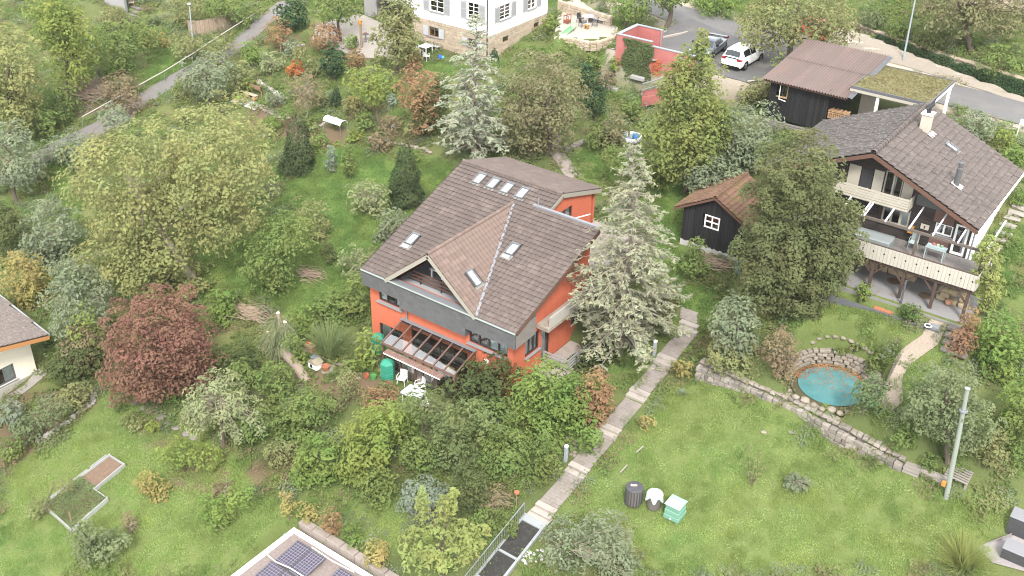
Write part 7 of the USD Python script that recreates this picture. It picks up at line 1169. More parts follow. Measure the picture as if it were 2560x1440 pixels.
# ================================================================ cars
def car(name, lbl, pos, yaw, paint, L=4.25, W=1.80, Hh=1.60, sport=False, pitch=0.0):
    t = thing(name, lbl, 'car', pos); ca_, sa_ = math.cos(yaw), math.sin(yaw)
    def X(v):
        v = np.asarray(v, float); x, y, z = v[:, 0], v[:, 1], v[:, 2]; return np.c_[pos[0] + x*ca_ - y*sa_, pos[1] + x*sa_ + y*ca_, pos[2] + z + pitch*x]
    # stations along x (rear negative): belt height, half width, roof height, roof half width
    if sport: st = [(-.5, .62, .70, .62, .70), (-.47, .90, .80, .90, .66), (-.36, .95, .90, 1.0, .62), (-.22, .93, .93, 1.22, .56), (-.05, .88, .92, 1.30, .56), (.08, .86, .90, 1.24, .55), (.22, .85, .90, .90, .70), (.38, .80, .90, .82, .74), (.46, .68, .84, .70, .72), (.5, .50, .70, .52, .62)]
    else: st = [(-.5, .72, .74, .74, .70), (-.485, 1.0, .84, 1.04, .68), (-.44, 1.02, .88, 1.42, .60), (-.40, 1.02, .89, 1.555, .58), (-.2, 1.0, .90, 1.60, .585), (.02, .97, .90, 1.585, .58), (.10, .96, .90, 1.53, .57), (.27, .94, .90, 1.0, .68), (.40, .86, .88, .90, .72), (.47, .72, .82, .76, .70), (.5, .55, .70, .58, .62)]
    A = []
    for x, zb2, hw, zr2, rw in st:
        hw, rw = hw*W/1.8, rw*W/1.8; low = .30 if abs(x) < .49 else .36
        A.append([(x*L, -hw*.90, low), (x*L, -hw, low + .18), (x*L, -hw, zb2 - .1), (x*L, -hw*.955, zb2), (x*L, -rw, zr2 - .03), (x*L, -rw*.75, zr2 + (.01 if zr2 > zb2 + .1 else 0)), (x*L, 0, zr2 + (.03 if zr2 > zb2 + .1 else .02)), (x*L, rw*.75, zr2 + (.01 if zr2 > zb2 + .1 else 0)), (x*L, rw, zr2 - .03), (x*L, hw*.955, zb2), (x*L, hw, zb2 - .1), (x*L, hw, low + .18), (x*L, hw*.90, low)])
    A = np.array(A); ns, npt = A.shape[:2]; i, j = np.meshgrid(np.arange(ns - 1), np.arange(npt - 1), indexing='ij'); q = np.stack([i*npt + j, (i+1)*npt + j, (i+1)*npt + j + 1, i*npt + j + 1], -1).reshape(-1, 4); g = G(); g.add(X(A.reshape(-1, 3)), q)
    for e, fl2 in ((0, 1), (ns - 1, 0)): k = np.arange(1, npt - 1); g.add(X(A[e]), np.stack([0*k, k + 1 - fl2, k + fl2], 1))
    g.add(X([(-.47*L, -W*.44, .31), (.47*L, -W*.44, .31), (.47*L, W*.44, .31), (-.47*L, W*.44, .31)]), [(0, 3, 2, 1)]); part(t, 'body', g, paint, 35)
    GL_ = M('car_glass', (.035, .042, .048), .08, .1, 2, spec=.6); TR_ = M('car_trim', (.03, .03, .032), .6, .1, 3)
    def P(i0, a, j0, b): # point on the loft, between stations and profile points
        i1, j1 = min(i0 + 1, ns - 1), min(j0 + 1, npt - 1); return (A[i0, j0]*(1-a) + A[i1, j0]*a)*(1-b) + (A[i0, j1]*(1-a) + A[i1, j1]*a)*b
    def sta(x): xs = [s_[0] for s_ in st]; k = int(np.clip(np.searchsorted(xs, x) - 1, 0, ns - 2)); return k, (x - xs[k])/(xs[k+1] - xs[k])
    def side_glass(x0, x1, s_):
        V = []
        for x in np.linspace(x0, x1, 6):
            k, a = sta(x)
            for b in (.10, .86): p = P(k, a, 3, b) if s_ < 0 else P(k, a, 8, 1 - b); V.append(p + np.array([0, s_*.012, .004]))
        F = [(2*k, 2*k+2, 2*k+3, 2*k+1) for k in range(5)] + [(2*k, 2*k+1, 2*k+3, 2*k+2) for k in range(5)]; part(t, 'side_window', G().add(X(V), F), GL_)
    def cross_glass(x0, x1, inset, nm):
        V = []
        for x in np.linspace(x0, x1, 5):
            k, a = sta(x); e0, e1 = P(k, a, 4, 0), P(k, a, 8, 0)
            for w in np.linspace(inset, 1 - inset, 7): jj = 4 + w*4; V.append(P(k, a, int(min(jj, 7)), jj - int(min(jj, 7))) + np.array([.012*np.sign(x), 0, .014]))
        F = [(r*7 + c_, r*7 + c_ + 1, (r+1)*7 + c_ + 1, (r+1)*7 + c_) for r in range(4) for c_ in range(6)]; F += [f[::-1] for f in F]; part(t, nm, G().add(X(V), F), GL_, 40)
    if sport:
        for s_ in (-1, 1): side_glass(-.20, .12, s_)
        cross_glass(-.34, -.20, .08, 'rear_window'); cross_glass(.09, .21, .05, 'windscreen'); part(t, 'spoiler', G().add(X([(-.49*L + dx, s_*W*.42, .98 + dz) for dx in (0, .22) for s_ in (-1, 1) for dz in (0, .05)]), [(0, 1, 3, 2), (4, 6, 7, 5), (1, 5, 7, 3), (0, 2, 6, 4)]), paint)
    else:
        for s_ in (-1, 1): side_glass(-.36, -.12, s_); side_glass(-.10, .09, s_)
        cross_glass(-.478, -.425, .06, 'rear_window'); cross_glass(.115, .255, .05, 'windscreen')
    for s_ in (-1, 1):
        part(t, 'tail_light', G().add(X([(-.497*L, s_*W*.45, .84), (-.50*L, s_*W*.26, .82), (-.495*L, s_*W*.26, .99), (-.47*L, s_*W*.475, 1.04), (-.455*L, s_*W*.492, .9)]) + np.array([-.02*ca_ - s_*(-.0)*sa_, -.02*sa_, 0]), [(0, 1, 2, 3), (0, 3, 4, 4), (0, 3, 2, 1), (0, 4, 3, 3)]), M('tail_red', (.60, .02, .03), .25, .05, 3, spec=.6))
        part(t, 'headlight', G().add(X([(.478*L, s_*W*.30, .66), (.465*L, s_*W*.44, .68), (.43*L, s_*W*.45, .84), (.455*L, s_*W*.32, .80)]) + np.array([.03*ca_, .03*sa_, .02]), [(0, 1, 2, 3), (0, 3, 2, 1)]), M('headlight', (.65, .67, .7), .15, .05, 3)); part(t, 'mirror', G().add(X(np.array([(a, b, c_) for c_ in (.98, 1.12) for a, b in ((.16*L, s_*(W/2 - .02)), (.16*L + .12, s_*(W/2 - .02)), (.16*L + .12, s_*(W/2 + .16)), (.16*L, s_*(W/2 + .16)))])), BOXF + [f[::-1] for f in BOXF]), paint)
        for x in (-.305*L, .305*L):
            an = np.linspace(0, 2*np.pi, 21)[:-1]; rw_ = .335
            def disc(r0, r1, y0, y1): V = np.vstack([np.c_[x + r_*np.cos(an), 0*an + y, rw_ + r_*np.sin(an)] for r_, y in ((r1, y0), (r1, y1), (r0, y1))]); n_ = 20; return X(V), [f for k in range(n_) for f in ((k, (k+1) % n_, n_ + (k+1) % n_, n_ + k), (n_ + k, n_ + (k+1) % n_, 2*n_ + (k+1) % n_, 2*n_ + k))] + [f[::-1] for k in range(n_) for f in ((n_ + k, n_ + (k+1) % n_, 2*n_ + (k+1) % n_, 2*n_ + k), (k, (k+1) % n_, n_ + (k+1) % n_, n_ + k))]
            w = part(t, 'wheel', G().add(*disc(.2, rw_, s_*(W/2 - .22), s_*(W/2 + .005))), M('tyre', (.025, .025, .026), .85, .1, 5)); k = np.arange(1, 19); rimv = np.c_[x + .215*np.cos(an), 0*an + s_*(W/2 - .01), rw_ + .215*np.sin(an)]; part(w, 'rim', G().add(X(rimv), np.vstack([np.stack([0*k, k, k+1], 1), np.stack([0*k, k+1, k], 1)])), M('rim', (.42, .42, .44) if not sport else (.05, .05, .05), .35, .1, 3, metal=.5))
            arch = np.linspace(0, np.pi, 11); va = np.vstack([np.c_[x + r_*np.cos(arch), 0*arch + s_*(W/2 + .008), rw_ + r_*np.sin(arch)] for r_ in (.335, .40)]); part(t, 'wheel_arch', G().add(X(va), [f for k in range(10) for f in ((k, k+1, 12+k, 11+k), (k, 11+k, 12+k, k+1))]), TR_)
    part(t, 'bumper_trim', G().add(X([(-.505*L, -W*.40, .30), (-.505*L, W*.40, .30), (-.507*L, W*.42, .42), (-.507*L, -W*.42, .42)]), [(0, 1, 2, 3), (0, 3, 2, 1)]), TR_); part(t, 'number_plate', G().add(X([(-.512*L, -.26, .66), (-.512*L, .26, .66), (-.508*L, .26, .77), (-.508*L, -.26, .77)]), [(0, 1, 2, 3), (0, 3, 2, 1)]), WHITEP)
    if not sport: part(t, 'tailgate_panel', G().add(X([(-.4995*L, -W*.24, .98), (-.4995*L, W*.24, .98), (-.49*L, W*.36, 1.05), (-.49*L, -W*.36, 1.05)]) + np.array([-.03*ca_, -.03*sa_, 0]), [(0, 1, 2, 3), (0, 3, 2, 1)]), TR_)
    return t
zc_ = 11.575; a = atz(1862, 176, zc_); CARW = usdkit.material(stage, '/World/Looks/car_white', {'p': ('principled_bsdf', {'base_color': (.80, .80, .80), 'roughness': .3, 'coat_weight': .5})}, surface='p.BSDF'); CARG = usdkit.material(stage, '/World/Looks/car_grey', {'p': ('principled_bsdf', {'base_color': (.045, .055, .07), 'roughness': .3, 'metallic': .2, 'coat_weight': .8})}, surface='p.BSDF'); CARR = usdkit.material(stage, '/World/Looks/car_red', {'p': ('principled_bsdf', {'base_color': (.60, .035, .03), 'roughness': .3, 'coat_weight': .5})}, surface='p.BSDF')
wy = math.pi/2 - .03; cxy = atz(1862, 158, zc_); car('parked_car', 'white hatchback parked on the asphalt beside the street tree', (float(a[0]) - .82, float(a[1]) + 1.28, zc_), wy, CARW, 4.1)
b = atz(1800, 148, zc_); car('parked_car', 'dark grey sports car half hidden behind the yellow green tree', (float(a[0]) - 4.0, float(a[1]) + 1.6, zc_), -math.pi/2 + .10, CARG, 4.4, 1.85, 1.3, True)
c = atz(2026, 92, 11.8); car('parked_car', 'red car parked on the street verge behind the street tree', (float(c[0]), float(c[1]), 11.8), math.pi*.5 + 1.15, CARR, 4.0, 1.75)
# ================================================================ trees, shrubs and plants
K = {
 'walnut': LEAF('lf_walnut', [(0.171, 0.179, 0.061), (0.283, 0.292, 0.109), (0.395, 0.405, 0.195)], (.025, (.42, .24, .10))),
 'red': LEAF('lf_red', [(0.149, 0.078, 0.052), (0.270, 0.133, 0.091), (0.405, 0.227, 0.159)], nscale=1.3),
 'green': LEAF('lf_green', [(0.107, 0.146, 0.037), (0.213, 0.258, 0.067), (0.384, 0.395, 0.119)]),
 'fresh': LEAF('lf_fresh', [(0.114, 0.165, 0.034), (0.227, 0.303, 0.068), (0.390, 0.427, 0.138)]),
 'lime': LEAF('lf_lime', [(.138, .172, .034), (.253, .299, .063), (.391, .425, .138)]),
 'grey': LEAF('lf_grey', [(.138, .163, .094), (.237, .263, .163), (.375, .388, .263)]),
 'silver': LEAF('lf_silver', [(0.149, 0.180, 0.129), (0.249, 0.275, 0.201), (0.359, 0.370, 0.275)]),
 'dark': LEAF('lf_dark', [(0.068, 0.085, 0.029), (0.135, 0.154, 0.052), (0.236, 0.239, 0.089)]),
 'olive': LEAF('lf_olive', [(.150, .158, .060), (.255, .262, .105), (.390, .383, .180)]),
 'horn': LEAF('lf_horn', [(0.141, 0.135, 0.065), (0.267, 0.239, 0.120), (0.423, 0.339, 0.193)], (.03, (.45, .24, .12)), nscale=1.4),
 'gold': LEAF('lf_gold', [(.209, .176, .055), (.341, .292, .094), (.462, .407, .165)]),
 'brown': LEAF('lf_brown', [(.161, .127, .069), (.265, .213, .115), (.368, .305, .184)]),
 'cedar': LEAF('lf_cedar', [(0.202, 0.222, 0.150), (0.311, 0.327, 0.233), (0.428, 0.415, 0.321)], tr=.25),
 'cedar2': LEAF('lf_cedar2', [(.192, .198, .124), (.285, .285, .192), (.347, .341, .260)], tr=.25),
 'spruce': LEAF('lf_spruce', [(0.037, 0.053, 0.021), (0.066, 0.085, 0.034), (0.112, 0.132, 0.052)], tr=.1),
 'yew': LEAF('lf_yew', [(0.026, 0.050, 0.021), (0.054, 0.090, 0.031), (0.096, 0.134, 0.052)], tr=.1),
 'maple': LEAF('lf_maple', [(0.096, 0.108, 0.042), (0.193, 0.193, 0.077), (0.316, 0.292, 0.134)], (.06, (.66, .36, .06))),
 'ginkgo': LEAF('lf_ginkgo', [(0.134, 0.157, 0.041), (0.236, 0.257, 0.083), (0.359, 0.352, 0.166)]),
 'autumn': LEAF('lf_autumn', [(.200, .120, .060), (.320, .210, .110), (.400, .320, .180)], (.1, (.55, .22, .10))),
 'orange': LEAF('lf_orange', [(.342, .090, .027), (.522, .162, .054), (.630, .270, .108)]),
 'cream': LEAF('lf_cream', [(0.173, 0.194, 0.090), (0.254, 0.272, 0.147), (0.335, 0.339, 0.214)]),
 'berry': LEAF('lf_berry', [(.104, .130, .046), (.221, .234, .078), (.364, .351, .130)], (.05, (.65, .16, .06))),
 'applefr': LEAF('lf_apple', [(.117, .143, .065), (.221, .247, .117), (.377, .390, .221)], (.04, (.60, .52, .22))),
 'rose': LEAF('lf_rose', [(.090, .128, .053), (.165, .210, .090), (.285, .315, .165)], (.025, (.75, .66, .66))),
 'hydra': LEAF('lf_hydra', [(.088, .132, .033), (.165, .220, .066), (.275, .319, .121)], (.22, (.66, .62, .45))),
 'kats': LEAF('lf_kats', [(0.170, 0.198, 0.054), (0.293, 0.306, 0.090), (0.473, 0.432, 0.216)], (.12, (.66, .60, .36))),
 'reed': LEAF('lf_reed', [(.130, .170, .060), (.240, .280, .110), (.380, .410, .200)]),
 'flower': LEAF('lf_flower', [(.108, .132, .060), (.204, .228, .108), (.312, .300, .156)], (.06, (.66, .36, .44))),
}
# --- large trees and conifers
plant('walnut_tree', 'spreading yellow green walnut tree on the left lawn with visible pale trunk', 'tree', [(165, 300, 480, 600), (380, 245, 700, 560), (250, 450, 560, 700), (190, 560, 420, 740), (460, 420, 640, 650), (330, 640, 560, 790)], K['walnut'], 1, lp=9, dens=1.0, aspect=.56, trunk=.30, base=(500, 722), clump=.24, gaps=.24, bark=BARK_L, fill=.25)
plant('red_leaved_tree', 'round purple red leaved plum tree beside the cream house lawn', 'tree', [(240, 720, 545, 1000), (300, 705, 520, 900), (236, 840, 470, 1010), (400, 800, 556, 1020)], K['red'], 2, lp=9, dens=.8, trunk=.16, base=(400, 985), clump=.20)
cedar('silver_cedar', 'silver blue cedar behind the orange house ridge', (1186, 30), (1186, 405), 225, K['cedar'], 3, 110, 9, .8)
cedar('pale_cedar', 'tall pale cedar at the right corner of the orange house', (1580, 352), (1557, 885), 318, K['cedar2'], 4, 150, 10, .8)
plant('hornbeam', 'big round brown green hornbeam behind the orange house', 'tree', [(1250, 110, 1485, 385), (1240, 200, 1400, 400)], K['horn'], 5, lp=9, dens=.85, trunk=.2, base=(1370, 385), clump=.2)
plant('ginkgo_tree', 'tall bright yellow green tree below the parking place', 'tree', [(1610, 200, 1830, 440), (1575, 270, 1770, 470), (1650, 130, 1810, 310), (1690, 95, 1795, 220), (1735, 60, 1772, 150), (1632, 160, 1730, 270), (1740, 250, 1850, 390)], K['ginkgo'], 6, lp=10, dens=.85, trunk=.18, base=(1712, 480), clump=.26, gaps=.25)
plant('dark_maple', 'tall dark maple with scattered orange leaves in front of the chalet', 'tree', [(1832, 400, 2150, 745), (1870, 308, 2115, 560), (1820, 500, 2010, 805), (1960, 500, 2160, 775), (1900, 620, 2100, 815)], K['maple'], 7, lp=9, dens=1.25, trunk=.25, base=(1990, 770), clump=.19)
plant('street_tree', 'green street tree in front of the red car', 'tree', [(1850, -70, 2140, 110), (1830, 10, 2010, 135), (2020, 20, 2150, 120)], K['olive'], 8, lp=9, dens=.9, trunk=.22, base=(1975, 150), clump=.24, gaps=.25)
plant('corner_tree', 'large brown green tree at the top right corner', 'tree', [(2290, -90, 2480, 90), (2420, -80, 2600, 100)], K['horn'], 9, lp=9, dens=.9, trunk=.2, base=(2430, 130), clump=.22)
plant('bank_tree', 'tree with dark bare trunk on the bank above the red wall', 'tree', [(1600, -120, 1740, 30)], K['green'], 10, lp=9, trunk=.22, base=(1665, 72), clump=.24)
plant('bank_tree', 'smaller double stemmed tree between terrace and red wall', 'tree', [(1520, -40, 1640, 62)], K['fresh'], 11, lp=9, trunk=.12, base=(1565, 72), clump=.26)
plant('annex_tree', 'green tree with straight trunk on the gravel forecourt', 'tree', [(775, -50, 905, 62)], K['green'], 12, lp=9, trunk=.14, base=(852, 103), clump=.26)
plant('pear_tree', 'tall narrow tree in front of the left corner of the white house', 'tree', [(945, -40, 1050, 130), (925, 60, 1058, 165)], K['olive'], 13, lp=9, dens=.95, trunk=.16, base=(990, 186), clump=.22)
plant('locust_tree', 'bright yellow green feathery tree at the upper left', 'tree', [(80, 0, 240, 150), (130, 60, 240, 235), (60, -30, 200, 90)], K['lime'], 14, lp=9, trunk=.18, base=(170, 250), clump=.26, gaps=.28)
plant('edge_tree', 'large yellow brown leaved tree at the upper left edge', 'tree', [(-60, 40, 110, 290), (-40, 180, 100, 340)], K['walnut'], 15, lp=9, trunk=.2, base=(20, 370), clump=.22)
plant('edge_apple_tree', 'grey leaved apple tree with thick trunk at the left edge', 'tree', [(-60, 300, 115, 480)], K['grey'], 16, lp=9, trunk=.16, base=(42, 508), clump=.24, gaps=.3)
plant('lane_apple_tree', 'grey green apple tree beside the lane below the reed fence', 'tree', [(440, 135, 600, 245)], K['grey'], 17, lp=9, trunk=.11, base=(520, 262), clump=.26)
plant('rear_bush_tree', 'broad grey green bush tree between the yellow green tree and the carport shed', 'tree', [(1775, 250, 1950, 400), (1800, 320, 1930, 430)], K['grey'], 18, lp=9, trunk=.1, base=(1850, 425))
plant('shed_tree', 'grey leaved tree leaning over the black shed roof', 'tree', [(1690, 375, 1860, 480), (1700, 420, 1830, 500)], K['grey'], 19, lp=9, trunk=.1, base=(1760, 500))
plant('apple_tree', 'apple tree with pale yellow apples right of the pond', 'tree', [(2270, 890, 2450, 1100), (2330, 960, 2490, 1150), (2260, 960, 2370, 1090)], K['applefr'], 20, lp=9, dens=.85, trunk=.13, base=(2370, 1160), clump=.24)
plant('pale_fruit_tree', 'pale twiggy fruit tree below the red leaved tree', 'tree', [(450, 920, 640, 1060), (530, 980, 672, 1115), (440, 990, 560, 1090)], K['cream'], 21, lp=8, dens=.55, trunk=.12, base=(560, 1120), clump=.24, gaps=.3, twigs=90)
plant('small_apple_tree', 'small apple tree at the lower corner of the raised bed', 'tree', [(172, 1290, 260, 1400), (240, 1320, 330, 1390), (190, 1340, 300, 1410)], K['applefr'], 22, lp=10, dens=.9, trunk=.07, base=(250, 1395), clump=.28, gaps=.3)
plant('yellow_leaved_tree', 'young tree with yellow drooping leaf sprays beside the ramp', 'tree', [(1010, 1280, 1200, 1440), (985, 1320, 1100, 1400), (1100, 1290, 1235, 1400), (1040, 1210, 1075, 1320), (1085, 1225, 1130, 1310), (1120, 1215, 1145, 1290)], K['kats'], 23, lp=12, dens=.8, trunk=.08, base=(1110, 1445), clump=.24, gaps=.28)
plant('rowan', 'thin rowan with orange berries and bare stem in the lower hedge', 'tree', [(1010, 960, 1110, 1060), (1060, 1000, 1190, 1100)], K['berry'], 24, lp=9, dens=.6, trunk=.06, base=(1040, 1150), clump=.3, gaps=.3)
plant('bare_fruit_tree', 'sparse brown fruit tree with pale trunk in the vegetable garden', 'tree', [(715, 175, 805, 275)], K['brown'], 25, lp=8, dens=.45, trunk=.07, base=(762, 300), clump=.3, gaps=.3, twigs=60, bark=BARK_L)
plant('garden_apple', 'yellowing apple tree in the middle of the upper garden', 'tree', [(860, 160, 965, 250), (900, 200, 960, 265)], K['lime'], 26, lp=9, dens=.7, trunk=.09, base=(952, 325), clump=.28, gaps=.28)
plant('plum_tree', 'autumn coloured small tree below the white house lawn', 'tree', [(985, 165, 1100, 285), (1020, 220, 1110, 340)], K['autumn'], 27, lp=9, dens=.7, trunk=.08, base=(1060, 340), clump=.28, gaps=.25)
plant('garden_shrub', 'low yellow green shrub left of the narrow pear tree foot', 'shrub', (905, 170, 1010, 250), K['lime'], 28, lp=8, dens=.6)
conifer('spruce', 'broad dark spruce left of the lawn columns', (745, 283), (742, 425), 95, K['spruce'], 31, 8, 1.3, .95)
conifer('spruce', 'dark blue green spruce beside the orange house roof edge', (1012, 350), (1017, 505), 100, K['spruce'], 32, 8, 1.4, .55)
conifer('small_cypress', 'tiny dark cypress in the vegetable garden', (840, 212), (840, 265), 32, K['yew'], 33, 7, 1.4, .5, 'shrub'); conifer('corner_cypress', 'small dark clipped cypress at the white house corner', (1236, 120), (1236, 155), 24, K['yew'], 34, 7, 1.6, .8, 'shrub')
plant('golden_cypress', 'tall golden cypress beside the chalet deck', 'tree', [(2430, 595, 2500, 720), (2440, 660, 2506, 790), (2450, 580, 2490, 650)], K['kats'], 35, lp=9, dens=1.0, base=(2465, 795), clump=.24)
plant('leaning_yew', 'dark leaning columnar yew beside the hornbeam', 'shrub', [(1448, 150, 1485, 235), (1465, 190, 1520, 300)], K['yew'], 36, lp=8, dens=1.1, base=(1492, 305))
plant('yew_dome', 'dark green clipped yew dome at the lane bend', 'shrub', (682, -8, 776, 78), K['yew'], 37, lp=8, dens=1.2, clump=.2)
plant('yew_bush', 'dark rounded yew beside the orange autumn bush', 'shrub', (797, 105, 866, 202), K['yew'], 38, lp=8, dens=1.2, clump=.22)
for k, (bx, lb) in enumerate((((812, 362, 845, 432), 'slim grey green column shrub on the lawn, left one of the pair'), ((852, 360, 890, 445), 'slim grey green column shrub on the lawn, right one of the pair'))): plant('column_shrub', lb, 'shrub', bx, K['silver'] if k == 0 else K['green'], 39 + k, lp=8, dens=1.0, clump=.26)
